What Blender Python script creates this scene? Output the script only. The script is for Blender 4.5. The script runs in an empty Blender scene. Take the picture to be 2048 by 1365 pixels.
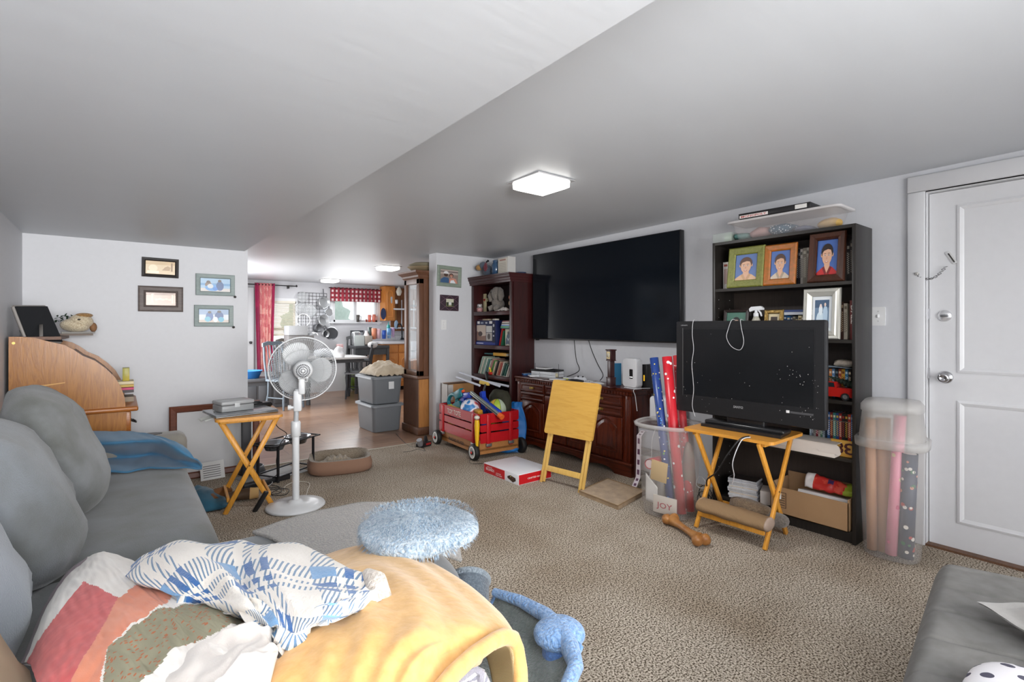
import bpy, bmesh, math, random
from mathutils import Vector, Matrix, noise
S = bpy.context.scene; COL = S.collection
PI = math.pi
# ---------------------------------------------------------------- camera
F, HC = 1010.0, 1.28
_n = math.hypot(784, 1010); SN, CS = 784/_n, 1010/_n
cd = bpy.data.cameras.new('camera'); cam = bpy.data.objects.new('camera', cd); COL.objects.link(cam)
cd.sensor_width = 36; cd.lens = F/2048*36; cd.shift_y = -27.5/2048; cd.clip_start = .02
cam.location = (0, 0, HC); cam.rotation_euler = (PI/2, 0, -math.atan2(SN, CS)); S.camera = cam
# ---------------------------------------------------------------- world, lights, exposure
w = bpy.data.worlds.new('daylight'); S.world = w; w.use_nodes = True
w.node_tree.nodes['Background'].inputs[0].default_value = (.93, .96, 1, 1)
w.node_tree.nodes['Background'].inputs[1].default_value = 1.0
S.view_settings.view_transform = 'Standard'; S.view_settings.look = 'None'
S.view_settings.gamma = 1; S.view_settings.use_curve_mapping = False; S.view_settings.exposure = 0.55
def area(name, loc, tgt, sx, sy, power, color=(1, 1, 1), spread=PI):
    l = bpy.data.lights.new(name, 'AREA'); l.shape = 'RECTANGLE'; l.size = sx; l.size_y = sy; l.energy = power; l.color = color; l.spread = spread
    o = bpy.data.objects.new(name, l); COL.objects.link(o); o.location = loc
    d = Vector(tgt)-Vector(loc); o.rotation_euler = d.to_track_quat('-Z', 'Y').to_euler(); return o
area('rear_fill', (1.0, -2.1, 1.25), (.9, 5, 1.2), 2.8, 1.6, 53, (1, .99, .98), 1.95)  # added fill light behind the camera, no modelled window there
area('soffit_fill', (.05, -1.3, 1.55), (.15, .1, 2.75), 1.0, .4, 70, (1, 1, 1), 1.95)  # unseen light added to brighten the low left ceiling near the camera
area('kitchen_window_light', (3.7, 10.05, 1.55), (3.2, 6, .4), 1.1, .5, 9, (.95, .98, 1))
area('kitchen_side_fill', (1.0, 8.3, 1.2), (4, 7.4, .6), 1.8, 1.8, 60, (.97, .98, 1))  # added fill inside the kitchen's left side, not placed at any door
# ---------------------------------------------------------------- picture plane helpers
def ray(px, py):
    u = (px-1024)/F; v = (655-py)/F
    return Vector((SN+CS*u, CS-SN*u, v))
def zp(px, py, z=0.0):
    r = ray(px, py); return r*((z-HC)/r.z)+Vector((0, 0, HC))
def xp(px, py, x):
    r = ray(px, py); return r*(x/r.x)+Vector((0, 0, HC))
def yp(px, py, y):
    r = ray(px, py); return r*(y/r.y)+Vector((0, 0, HC))
# ---------------------------------------------------------------- materials
def lin(h):
    if isinstance(h, tuple): return h
    h = h.lstrip('#'); o = []
    for i in (0, 2, 4):
        c = int(h[i:i+2], 16)/255; o.append(c/12.92 if c <= .04045 else ((c+.055)/1.055)**2.4)
    return tuple(o)
_mats = {}
def mat(h, rough=.6, metal=0., kind='plain', h2=None, sc=1., bump=.0, name=None, ax=0, alpha=1., coat=0., trans=0.):
    key = (h, rough, metal, kind, h2, sc, bump, ax, alpha, coat, trans)
    if key in _mats: return _mats[key]
    m = bpy.data.materials.new(name or ('%s_%s' % (kind, h if isinstance(h, str) else 'c'))); m.use_nodes = True
    nt = m.node_tree; N = nt.nodes; L = nt.links; b = N['Principled BSDF']
    c = lin(h); c2 = lin(h2) if h2 else tuple(x*.86 for x in c)
    b.inputs['Roughness'].default_value = rough; b.inputs['Metallic'].default_value = metal
    b.inputs['Base Color'].default_value = (*c, 1)
    if coat: b.inputs['Coat Weight'].default_value = coat; b.inputs['Coat Roughness'].default_value = .15
    if trans: b.inputs['Transmission Weight'].default_value = trans; b.inputs['IOR'].default_value = 1.1
    if alpha < 1: b.inputs['Alpha'].default_value = alpha
    tc = N.new('ShaderNodeTexCoord'); mp = N.new('ShaderNodeMapping'); L.new(tc.outputs['Object'], mp.inputs[0])
    def mix(fac, a, d):
        x = N.new('ShaderNodeMix'); x.data_type = 'RGBA'; L.new(fac, x.inputs[0])
        x.inputs[6].default_value = (*a, 1); x.inputs[7].default_value = (*d, 1); return x
    def bumpn(src, st, dist=.01):
        bn = N.new('ShaderNodeBump'); bn.inputs['Strength'].default_value = st; bn.inputs['Distance'].default_value = dist
        L.new(src, bn.inputs['Height']); L.new(bn.outputs[0], b.inputs['Normal'])
    nz = N.new('ShaderNodeTexNoise'); L.new(mp.outputs[0], nz.inputs['Vector'])
    if kind == 'plain':
        nz.inputs['Scale'].default_value = 12*sc; nz.inputs['Detail'].default_value = 4
        x = mix(nz.outputs[0], c2 if h2 else tuple(k*.94 for k in c), c); L.new(x.outputs[2], b.inputs['Base Color'])
        if bump: bumpn(nz.outputs[0], bump, .004)
    elif kind == 'wood':
        s = [9*sc]*3; s[ax] = .9*sc; mp.inputs['Scale'].default_value = s
        nz.inputs['Scale'].default_value = 2.2; nz.inputs['Detail'].default_value = 6; nz.inputs['Distortion'].default_value = 1.6
        wv = N.new('ShaderNodeMath'); wv.operation = 'MULTIPLY'; wv.inputs[1].default_value = 9; L.new(nz.outputs[0], wv.inputs[0])
        fr = N.new('ShaderNodeMath'); fr.operation = 'PINGPONG'; fr.inputs[1].default_value = 1; L.new(wv.outputs[0], fr.inputs[0])
        n2 = N.new('ShaderNodeTexNoise'); n2.inputs['Scale'].default_value = 14; n2.inputs['Detail'].default_value = 3; L.new(mp.outputs[0], n2.inputs['Vector'])
        ad = N.new('ShaderNodeMath'); ad.operation = 'MULTIPLY'; L.new(fr.outputs[0], ad.inputs[0]); L.new(n2.outputs[0], ad.inputs[1])
        x = mix(ad.outputs[0], c, c2); L.new(x.outputs[2], b.inputs['Base Color'])
        if bump: bumpn(ad.outputs[0], bump, .002)
    elif kind == 'fabric':
        nz.inputs['Scale'].default_value = 7*sc; nz.inputs['Detail'].default_value = 5
        n2 = N.new('ShaderNodeTexNoise'); n2.inputs['Scale'].default_value = 420*sc; n2.inputs['Detail'].default_value = 2; L.new(mp.outputs[0], n2.inputs['Vector'])
        rp = N.new('ShaderNodeValToRGB'); rp.color_ramp.elements[0].position = .35; rp.color_ramp.elements[1].position = .65
        L.new(nz.outputs[0], rp.inputs[0]); x = mix(rp.outputs[0], c2, c); L.new(x.outputs[2], b.inputs['Base Color'])
        bumpn(n2.outputs[0], bump or .35, .003)
        b.inputs['Sheen Weight'].default_value = .25
    elif kind == 'plush':
        n2 = N.new('ShaderNodeTexNoise'); n2.inputs['Scale'].default_value = 130*sc; n2.inputs['Detail'].default_value = 3; L.new(mp.outputs[0], n2.inputs['Vector'])
        rp = N.new('ShaderNodeValToRGB'); rp.color_ramp.elements[0].position = .38; rp.color_ramp.elements[1].position = .62
        L.new(n2.outputs[0], rp.inputs[0]); x = mix(rp.outputs[0], c2, c); L.new(x.outputs[2], b.inputs['Base Color'])
        bumpn(n2.outputs[0], bump or .7, .01); b.inputs['Sheen Weight'].default_value = .3
    elif kind == 'speck':
        vo = N.new('ShaderNodeTexVoronoi'); vo.inputs['Scale'].default_value = 60*sc; L.new(mp.outputs[0], vo.inputs['Vector'])
        lt = N.new('ShaderNodeMath'); lt.operation = 'LESS_THAN'; lt.inputs[1].default_value = .28; L.new(vo.outputs['Distance'], lt.inputs[0])
        x = mix(lt.outputs[0], c, c2); L.new(x.outputs[2], b.inputs['Base Color'])
    elif kind == 'check':
        ck = N.new('ShaderNodeTexChecker'); ck.inputs['Scale'].default_value = 40*sc; L.new(mp.outputs[0], ck.inputs['Vector'])
        ck.inputs[1].default_value = (*c, 1); ck.inputs[2].default_value = (*c2, 1); L.new(ck.outputs[0], b.inputs['Base Color'])
    elif kind == 'weave':
        wv = N.new('ShaderNodeTexWave'); wv.inputs['Scale'].default_value = 40*sc; wv.inputs['Distortion'].default_value = 1; wv.bands_direction = 'XYZ'[ax]; L.new(mp.outputs[0], wv.inputs['Vector'])
        x = mix(wv.outputs[1], c2, c); L.new(x.outputs[2], b.inputs['Base Color']); bumpn(wv.outputs[1], bump or .5, .004)
    elif kind == 'emit':
        b.inputs['Emission Color'].default_value = (*c, 1); b.inputs['Emission Strength'].default_value = sc
    _mats[key] = m; return m
# ---------------------------------------------------------------- mesh builder
class MB:
    def __init__(s): s.v = []; s.f = []; s.mi = []; s.sm = []; s.mats = []; s.T = Matrix.Identity(4)
    def add(s, vs, fs, m, smooth=False):
        if m not in s.mats: s.mats.append(m)
        k = s.mats.index(m); n = len(s.v)
        s.v += [s.T @ Vector(p) for p in vs]
        for f in fs: s.f.append([n+i for i in f]); s.mi.append(k); s.sm.append(smooth)
        return s
    def box(s, a, b, m, bev=0., seg=2):
        """corner to corner"""
        c = [(a[i]+b[i])/2 for i in range(3)]; d = [abs(b[i]-a[i]) for i in range(3)]
        if bev <= 0:
            vs = [(c[0]+x*d[0]/2, c[1]+y*d[1]/2, c[2]+z*d[2]/2) for x in (-1, 1) for y in (-1, 1) for z in (-1, 1)]
            return s.add(vs, [(0, 1, 3, 2), (4, 6, 7, 5), (0, 4, 5, 1), (2, 3, 7, 6), (0, 2, 6, 4), (1, 5, 7, 3)], m)
        bm = bmesh.new(); bmesh.ops.create_cube(bm, size=1)
        for v in bm.verts: v.co = Vector((v.co.x*d[0], v.co.y*d[1], v.co.z*d[2]))+Vector(c)
        bmesh.ops.bevel(bm, geom=bm.edges[:], offset=min(bev, min(d)*.49), segments=seg, affect='EDGES', profile=.5)
        bm.verts.index_update(); vs = [v.co[:] for v in bm.verts]; fs = [[v.index for v in f.verts] for f in bm.faces]; bm.free()
        return s.add(vs, fs, m, True)
    def loft(s, rings, m, cap=True, smooth=True, closed=True, loop=False):
        n = len(rings[0]); vs = [p for r in rings for p in r]; fs = []
        R = len(rings)
        for i in range(R if loop else R-1):
            for j in range(n if closed else n-1):
                a = i*n+j; b_ = i*n+(j+1) % n; i2 = (i+1) % R; fs.append((a, b_, i2*n+(j+1) % n, i2*n+j))
        s.add(vs, fs, m, smooth)
        if cap and not loop and closed:
            s.add(rings[0], [list(range(n))[::-1]], m); s.add(rings[-1], [list(range(n))], m)
        return s
    def cyl(s, p0, p1, r, m, r2=None, n=16, cap=True):
        return s.tube([p0, p1], [r, r if r2 is None else r2], m, n, cap)
    def tube(s, pts, r, m, n=8, cap=True, loop=False, flat=1.):
        P = [Vector(p) for p in pts]; N_ = len(P); rs = r if isinstance(r, (list, tuple)) else [r]*N_
        T = []
        for i in range(N_):
            a = P[i-1] if (i > 0 or loop) else P[i]; b_ = P[(i+1) % N_] if (i < N_-1 or loop) else P[i]
            T.append((b_-a).normalized())
        u = Vector((0, 0, 1)) if abs(T[0].z) < .9 else Vector((1, 0, 0))
        u = (u-T[0]*u.dot(T[0])).normalized(); rings = []
        for i in range(N_):
            u = (u-T[i]*u.dot(T[i])).normalized(); w_ = T[i].cross(u)
            rings.append([P[i]+(u*math.cos(2*PI*k/n)*flat+w_*math.sin(2*PI*k/n))*rs[i] for k in range(n)])
        return s.loft(rings, m, cap, True, True, loop)
    def lathe(s, prof, m, o=(0, 0, 0), n=24, sx=1., sy=1.):
        rings = [[(o[0]+r*sx*math.cos(2*PI*k/n), o[1]+r*sy*math.sin(2*PI*k/n), o[2]+z) for k in range(n)] for r, z in prof]
        return s.loft(rings, m, True)
    def prism(s, poly, m, pl='xz', a=0., b=.01, smooth=False):
        def q(p, d): return {'xz': (p[0], d, p[1]), 'xy': (p[0], p[1], d), 'yz': (d, p[0], p[1])}[pl]
        n = len(poly); vs = [q(p, a) for p in poly]+[q(p, b) for p in poly]
        s.add(vs, [(i, (i+1) % n, n+(i+1) % n, n+i) for i in range(n)], m, smooth)
        s.add(vs[:n], [list(range(n))], m); s.add(vs[n:], [list(range(n))[::-1]], m); return s
    def ell(s, c, r, m, n=20, e=1., fn=None):
        rs = []
        def sg(x, p): return math.copysign(abs(x)**p, x)
        k = max(6, n//2)
        for i in range(k+1):
            t = -PI/2+PI*i/k; ct = sg(math.cos(t), e); st = sg(math.sin(t), e)
            ring = []
            for j in range(n):
                a = 2*PI*j/n; p = Vector((sg(math.cos(a), e)*ct*r[0], sg(math.sin(a), e)*ct*r[1], st*r[2]))
                if fn: p = fn(p)
                ring.append(Vector(c)+p)
            rs.append(ring)
        return s.loft(rs, m, False)
    def grid(s, fn, nu, nv, m, smooth=True, mf=None):
        vs = [fn(i/nu, j/nv) for j in range(nv+1) for i in range(nu+1)]
        if mf is None:
            return s.add(vs, [(j*(nu+1)+i, j*(nu+1)+i+1, (j+1)*(nu+1)+i+1, (j+1)*(nu+1)+i) for j in range(nv) for i in range(nu)], m, smooth)
        n0 = len(s.v); s.v += [s.T @ Vector(p) for p in vs]
        for j in range(nv):
            for i in range(nu):
                q = mf((i+.5)/nu, (j+.5)/nv)
                if q not in s.mats: s.mats.append(q)
                s.f.append([n0+k for k in (j*(nu+1)+i, j*(nu+1)+i+1, (j+1)*(nu+1)+i+1, (j+1)*(nu+1)+i)]); s.mi.append(s.mats.index(q)); s.sm.append(smooth)
        return s
    def ring(s, W, H, prof, m, cx=0, cz=0):
        """picture-frame sweep in xz, facing -y; prof = [(inset, forward)]"""
        R = []
        for i, d in prof:
            x, z = W/2-i, H/2-i; R.append([(cx-x, -d, cz-z), (cx+x, -d, cz-z), (cx+x, -d, cz+z), (cx-x, -d, cz+z)])
        return s.loft(R, m, False, False)
    def build(s, name, parent=None, loc=None, rot=None, solid=0., sub=0, weld=False, label=None, bev=0., up=False, uv=None):
        me = bpy.data.meshes.new(name); me.from_pydata([tuple(p) for p in s.v], [], s.f)
        for m in s.mats: me.materials.append(m)
        me.polygons.foreach_set('material_index', s.mi); me.polygons.foreach_set('use_smooth', s.sm); me.update()
        bm = bmesh.new(); bm.from_mesh(me)
        if weld: bmesh.ops.remove_doubles(bm, verts=bm.verts[:], dist=1e-5)
        bmesh.ops.recalc_face_normals(bm, faces=bm.faces[:])
        if up and sum(f.normal.z*f.calc_area() for f in bm.faces) < 0: bmesh.ops.reverse_faces(bm, faces=bm.faces[:])
        if uv:
            nu, nv = uv; ul = bm.loops.layers.uv.new('UVMap')
            for f in bm.faces:
                for l in f.loops: i = l.vert.index; l[ul].uv = ((i % (nu+1))/nu, (i//(nu+1))/nv)
        bm.to_mesh(me); bm.free()
        o = bpy.data.objects.new(name, me); COL.objects.link(o)
        if parent: o.parent = parent
        if loc is not None: o.location = loc
        if rot is not None: o.rotation_euler = rot
        if solid:
            q = o.modifiers.new('thickness', 'SOLIDIFY'); q.thickness = abs(solid); q.offset = -1 if solid > 0 else 1
        if bev:
            q = o.modifiers.new('bevel', 'BEVEL'); q.width = bev; q.segments = 2; q.limit_method = 'ANGLE'
        if sub:
            q = o.modifiers.new('smooth', 'SUBSURF'); q.levels = sub; q.render_levels = sub
        if label: o['label'] = label
        return o
def thing(name, label, cat, loc=(0, 0, 0), rz=0., group=None, rot=None):
    o = bpy.data.objects.new(name, None); COL.objects.link(o); o.empty_display_size = .05
    o.location = loc; o.rotation_euler = rot if rot else (0, 0, rz); o['label'] = label; o['category'] = cat
    if group: o['group'] = group
    return o
def tag(o, label, cat, group=None, kind=None):
    o['label'] = label; o['category'] = cat
    if group: o['group'] = group
    if kind: o['kind'] = kind
    return o
def struct(o): o['kind'] = 'structure'; return o
def txt(s, w_, h_, m, parent, loc, rot=(PI/2, 0, 0), name='lettering', ext=.0006, shear=0., spacing=1.):
    """text scaled into a w_ x h_ box centred on loc; default faces local -y"""
    cu = bpy.data.curves.new('t', 'FONT'); cu.body = s; cu.extrude = 0; cu.shear = shear; cu.offset = .012; cu.space_character = spacing; cu.resolution_u = 2
    t = bpy.data.objects.new('t', cu); COL.objects.link(t)
    me = bpy.data.meshes.new_from_object(t.evaluated_get(bpy.context.evaluated_depsgraph_get()))
    bpy.data.objects.remove(t); bpy.data.curves.remove(cu)
    xs = [v.co.x for v in me.vertices]; ys = [v.co.y for v in me.vertices]
    x0, x1, y0, y1 = min(xs), max(xs), min(ys), max(ys)
    for v in me.vertices:
        v.co.x = (v.co.x-(x0+x1)/2)*w_/(x1-x0); v.co.y = (v.co.y-(y0+y1)/2)*h_/(y1-y0); v.co.z = ext
    me.name = name; me.materials.clear(); me.materials.append(m)
    for p in me.polygons: p.material_index = 0
    o = bpy.data.objects.new(name, me); COL.objects.link(o); o.parent = parent; o.location = loc; o.rotation_euler = rot
    return o
def dup(root, loc, rz=None, label=None, group=None, name=None, rot=None):
    r = root.copy(); COL.objects.link(r); r.location = loc
    if rz is not None: r.rotation_euler = (0, 0, rz)
    if rot is not None: r.rotation_euler = rot
    if label: r['label'] = label
    if group: r['group'] = group
    for ch in list(root.children):
        c = ch.copy(); COL.objects.link(c); c.parent = r
        for g in list(ch.children):
            d = g.copy(); COL.objects.link(d); d.parent = c
    return r
def oval(cx, cz, rx, rz, n=14, a0=0., a1=2*PI):
    return [(cx+rx*math.cos(a0+(a1-a0)*k/n), cz+rz*math.sin(a0+(a1-a0)*k/n)) for k in range(n)]
def rrect(x0, z0, x1, z1, r, n=4):
    o = []
    for cx, cz, a in ((x1-r, z1-r, 0), (x0+r, z1-r, PI/2), (x0+r, z0+r, PI), (x1-r, z0+r, 1.5*PI)):
        o += [(cx+r*math.cos(a+PI/2*k/n), cz+r*math.sin(a+PI/2*k/n)) for k in range(n+1)]
    return o
def flat(mb, layers, y0=0., st=.0004, pl='xz'):
    """stacked printed shapes facing -y: [(poly, material)]"""
    for k, (poly, m) in enumerate(layers):
        y = y0-st*(k+1)
        mb.add([(p[0], y, p[1]) if pl == 'xz' else (p[0], p[1], -y) for p in poly], [list(range(len(poly)))], m)
    return mb
def rect(x0, z0, x1, z1): return [(x0, z0), (x1, z0), (x1, z1), (x0, z1)]
def nz3(x, y, z, s=1.): return noise.noise(Vector((x*s, y*s, z*s)))
def attach(o, par):
    """make a mesh built in world space a part of a thing"""
    M = Matrix.Translation(par.location) @ par.rotation_euler.to_matrix().to_4x4(); o.data.transform(M.inverted()); o.parent = par
    for k in ('label', 'category', 'group'):
        if k in o: del o[k]
    return o
# ================================================================ the room
M_wall = mat('d2d3d7', .55, bump=.05, sc=3, name='wall_paint')
def ceil_mat():
    m = mat('c9ccd0', .42, bump=.0, sc=.2, name='ceiling_satin_paint'); nt = m.node_tree; N = nt.nodes; L = nt.links
    b = N['Principled BSDF']; n = N.new('ShaderNodeTexNoise'); n.inputs['Scale'].default_value = 1; n.inputs['Detail'].default_value = 3
    mp = N.new('ShaderNodeMapping'); mp.inputs['Scale'].default_value = (2.2, 9, 1); tc = N.new('ShaderNodeTexCoord'); L.new(tc.outputs['Object'], mp.inputs[0]); L.new(mp.outputs[0], n.inputs['Vector'])
    bn = N.new('ShaderNodeBump'); bn.inputs['Strength'].default_value = .12; bn.inputs['Distance'].default_value = .012; L.new(n.outputs[0], bn.inputs['Height']); L.new(bn.outputs[0], b.inputs['Normal'])
    return m
M_ceil = ceil_mat()
def carpet_mat():
    m = bpy.data.materials.new('carpet_pile'); m.use_nodes = True; nt = m.node_tree; N = nt.nodes; L = nt.links; b = N['Principled BSDF']
    b.inputs['Roughness'].default_value = .95; b.inputs['Specular IOR Level'].default_value = .1
    tc = N.new('ShaderNodeTexCoord')
    def nzn(sc, det): 
        n = N.new('ShaderNodeTexNoise'); n.inputs['Scale'].default_value = sc; n.inputs['Detail'].default_value = det; L.new(tc.outputs['Object'], n.inputs['Vector']); return n
    n1 = nzn(135, 2); n2 = nzn(1.3, 3); n3 = nzn(420, 2)
    r = N.new('ShaderNodeValToRGB'); e = r.color_ramp.elements
    e[0].position = .38; e[0].color = (*lin('4a3f34'), 1); e[1].position = .60; e[1].color = (*lin('cfc4b5'), 1)
    k = r.color_ramp.elements.new(.47); k.color = (*lin('978b7b'), 1)
    L.new(n1.outputs[0], r.inputs[0])
    r2 = N.new('ShaderNodeValToRGB'); e = r2.color_ramp.elements; e[0].position = .33; e[0].color = (.72, .67, .62, 1); e[1].position = .58; e[1].color = (1, 1, 1, 1)
    L.new(n2.outputs[0], r2.inputs[0])
    mx = N.new('ShaderNodeMix'); mx.data_type = 'RGBA'; mx.blend_type = 'MULTIPLY'; mx.inputs[0].default_value = 1
    L.new(r.outputs[0], mx.inputs[6]); L.new(r2.outputs[0], mx.inputs[7]); L.new(mx.outputs[2], b.inputs['Base Color'])
    bn = N.new('ShaderNodeBump'); bn.inputs['Strength'].default_value = .35; bn.inputs['Distance'].default_value = .008
    ad = N.new('ShaderNodeMath'); L.new(n1.outputs[0], ad.inputs[0]); L.new(n3.outputs[0], ad.inputs[1]); L.new(ad.outputs[0], bn.inputs['Height']); L.new(bn.outputs[0], b.inputs['Normal'])
    return m
def vinyl_mat():
    m = bpy.data.materials.new('vinyl_planks'); m.use_nodes = True; nt = m.node_tree; N = nt.nodes; L = nt.links; b = N['Principled BSDF']
    b.inputs['Roughness'].default_value = .28
    tc = N.new('ShaderNodeTexCoord'); br = N.new('ShaderNodeTexBrick'); L.new(tc.outputs['Object'], br.inputs['Vector'])
    br.inputs['Scale'].default_value = 1; br.inputs['Brick Width'].default_value = .9; br.inputs['Row Height'].default_value = .3; br.inputs['Mortar Size'].default_value = .003
    br.inputs[1].default_value = (*lin('8a6a55'), 1); br.inputs[2].default_value = (*lin('977862'), 1); br.inputs[3].default_value = (*lin('5a4436'), 1)
    n = N.new('ShaderNodeTexNoise'); n.inputs['Scale'].default_value = 4; n.inputs['Detail'].default_value = 6
    mp = N.new('ShaderNodeMapping'); mp.inputs['Scale'].default_value = (1, 5, 1); L.new(tc.outputs['Object'], mp.inputs[0]); L.new(mp.outputs[0], n.inputs['Vector'])
    mx = N.new('ShaderNodeMix'); mx.data_type = 'RGBA'; mx.blend_type = 'OVERLAY'; mx.inputs[0].default_value = .5
    L.new(br.outputs[0], mx.inputs[6]); L.new(n.outputs[0], mx.inputs[7]); L.new(mx.outputs[2], b.inputs['Base Color'])
    return m
XL, XR, YP, YH, YK, XK = -.56, 3.74, 5.07, 5.20, 10.2, 5.2
struct(MB().box((XL-.1, -2.2, -.1), (XK, YP, 0), carpet_mat()).build('floor'))
struct(MB().box((XL-.1, YP, -.1), (XK, YK, -.004), vinyl_mat()).build('floor_kitchen'))
struct(MB().prism([(.93, -.002), (.93, .006), (2.9, .006), (2.9, -.002)], mat('b9b2a4', .4, .3), 'xz', YP-.012, YP+.012).build('trim_1'))
struct(MB().box((XL-.1, -2.2, -.1), (XL, YP, 2.3), M_wall).build('wall_left'))
struct(MB().box((XL-.1, YP, -.1), (.912, YP+.13, 2.3), M_wall).build('wall_back'))
struct(MB().box((2.915, YH, -.1), (XK, YH+.17, 2.3), M_wall).build('wall_partition'))
# right wall with a door opening
DY0, DY1, DZ = -.02, .853, 2.075
mb = MB()
mb.box((XR, DY1, -.1), (XR+.14, YH, 2.4), M_wall).box((XR, -2.2, -.1), (XR+.14, DY0, 2.4), M_wall).box((XR, DY0, DZ), (XR+.14, DY1, 2.4), M_wall)
struct(mb.build('wall_right'))
# kitchen walls: far wall with two windows
W1 = (2.10, 2.67, .93, 1.77); W2 = (3.38, 4.30, 1.39, 1.95)
mb = MB(); xs = [XL-.1, W1[0], W1[1], W2[0], W2[1], XK]
mb.box((xs[0], YK, -.1), (xs[1], YK+.14, 2.3), M_wall).box((xs[2], YK, -.1), (xs[3], YK+.14, 2.3), M_wall).box((xs[4], YK, -.1), (xs[5], YK+.14, 2.3), M_wall)
for W_ in (W1, W2):
    mb.box((W_[0], YK, -.1), (W_[1], YK+.14, W_[2]), M_wall).box((W_[0], YK, W_[3]), (W_[1], YK+.14, 2.3), M_wall)
struct(mb.build('wall_far'))
struct(MB().box((XK, YH, -.1), (XK+.1, YK, 2.3), M_wall).build('wall_kitchen_right'))
struct(MB().box((XL-.1, YP+.13, -.1), (XL, YK, 2.3), M_wall).build('wall_kitchen_left'))
# ceilings: low soffit on the left, higher panel on the right
struct(MB().box((XL-.1, -2.2, 1.965), (.885, YP+.13, 2.3), M_ceil).build('ceiling_left'))
zc = lambda y: 2.15+.0125*max(0, 5.2-y)
mb = MB(); mb.add([(.8, -2.2, zc(-2.2)), (XK, -2.2, zc(-2.2)), (XK, 5.2, 2.15), (.8, 5.2, 2.15), (.8, -2.2, 2.42), (XK, -2.2, 2.42), (XK, 5.2, 2.42), (.8, 5.2, 2.42)],
       [(0, 1, 2, 3), (4, 5, 6, 7), (0, 1, 5, 4), (1, 2, 6, 5), (2, 3, 7, 6), (3, 0, 4, 7)], M_ceil)
mb.box((XL-.1, 5.2, 2.15), (XK, YK+.14, 2.42), M_ceil); struct(mb.build('ceiling'))
# ---- door on the right wall
M_door = mat('dcdcde', .3, bump=.05, sc=2, name='door_gloss_paint'); M_trim = mat('d8d8da', .4)
M_chrome = mat('c9c9cc', .18, 1.)
mb = MB(); xd = 3.785
mb.box((xd, DY0+.005, .012), (xd+.04, DY1-.006, DZ-.008), M_door)
dr = struct(mb.build('door_1'))
def panel(y0, y1, z0, z1):
    q = MB(); q.T = Matrix.Translation((xd, (y0+y1)/2, (z0+z1)/2)) @ Matrix.Rotation(-PI/2, 4, 'Z')
    W_, H_ = y1-y0, z1-z0
    q.ring(W_, H_, [(0, 0), (0, .006), (.012, .010), (.024, .004), (.03, 0.)], M_door); q.build('door_moulding', dr)
panel(.13, .72, 1.02, 1.98); panel(.13, .72, .16, .86)
# casing
q = MB(); q.box((XR-.022, DY1, 0), (XR, DY1+.085, DZ+.004), M_trim, .006).box((XR-.022, -.15, DZ+.005), (XR, DY1+.085, DZ+.1), M_trim, .006)
q.box((XR, DY1-.002, 0), (XR+.09, DY1+.012, DZ), M_trim); q.box((XR, DY0, DZ-.004), (XR+.09, DY1, DZ+.01), M_trim); struct(q.build('trim_2'))
struct(MB().box((XR-.01, DY0, 0), (XR+.12, DY1, .012), mat('6b4a33', .5, kind='wood', h2='4a3323')).build('trim_3'))
# knob, deadbolt, chain
def kn(px, py): return xp(px, py, xd-.0)
p = kn(1891, 755); q = MB(); q.T = Matrix.Translation(p) @ Matrix.Rotation(-PI/2, 4, 'Y')
q.lathe([(.036, 0), (.036, .004), (.03, .010), (.014, .012), (.013, .028), (.024, .036), (.029, .05), (.025, .06), (.012, .063), (.010, .058), (.004, .058)], M_chrome, n=28); q.build('door_knob', dr)
p = kn(1890, 632); q = MB(); q.T = Matrix.Translation(p) @ Matrix.Rotation(-PI/2, 4, 'Y')
q.lathe([(.033, 0), (.033, .006), (.028, .012), (.0, .012)], mat('e8e8ea', .25, .6), n=28); q.T = Matrix.Translation(p)
q.box((-.022, -.019, -.007), (-.012, .019, .006), mat('8e8e90', .3, .9), .003); q.build('deadbolt', dr)
a = xp(1833, 548, XR-.026); b_ = xp(1893, 532, xd-.014); q = MB(); n = 15
for i in range(n):
    t = (i+.5)/n; c = a.lerp(b_, t)+Vector((0, 0, -.052*math.sin(PI*t)))
    d = (b_-a)/n; q.T = Matrix.Translation(c) @ d.to_track_quat('X', 'Z').to_matrix().to_4x4() @ Matrix.Rotation(PI/2*(i % 2), 4, 'X')
    q.tube([(.009*math.cos(k*PI/5), .0045*math.sin(k*PI/5), 0) for k in range(10)], .0014, mat('2c2a28', .4, .8), 5, loop=True)
q.T = Matrix.Identity(4); ch = q.build('door_chain', dr)
c = xp(1903, 516, xd-.004); q = MB(); q.T = Matrix.Translation(c) @ Matrix.Rotation(-PI/2, 4, 'Z') @ Matrix.Rotation(-math.radians(28), 4, 'Y')
q.prism(rrect(-.011, -.038, .011, .042, .004), mat('dcdcdc', .35, .3), 'xz', -.002, .004); q.box((-.003, -.006, -.03), (.003, -.002, .03), mat('4a4845', .4, .7), .001)
q.build('chain_track', dr)
q = MB(); q.box(a-Vector((.004, .008, .008)), a+Vector((.006, .008, .008)), mat('bdbab5', .4, .6), .002); q.build('chain_anchor', dr)
q = MB(); q.box((XR+.03, DY1-.010, 1.33), (XR+.05, DY1-.001, 1.39), M_chrome).box((XR+.03, DY1-.010, .98), (XR+.05, DY1-.001, 1.04), M_chrome); q.build('strike_plate', dr)
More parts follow.
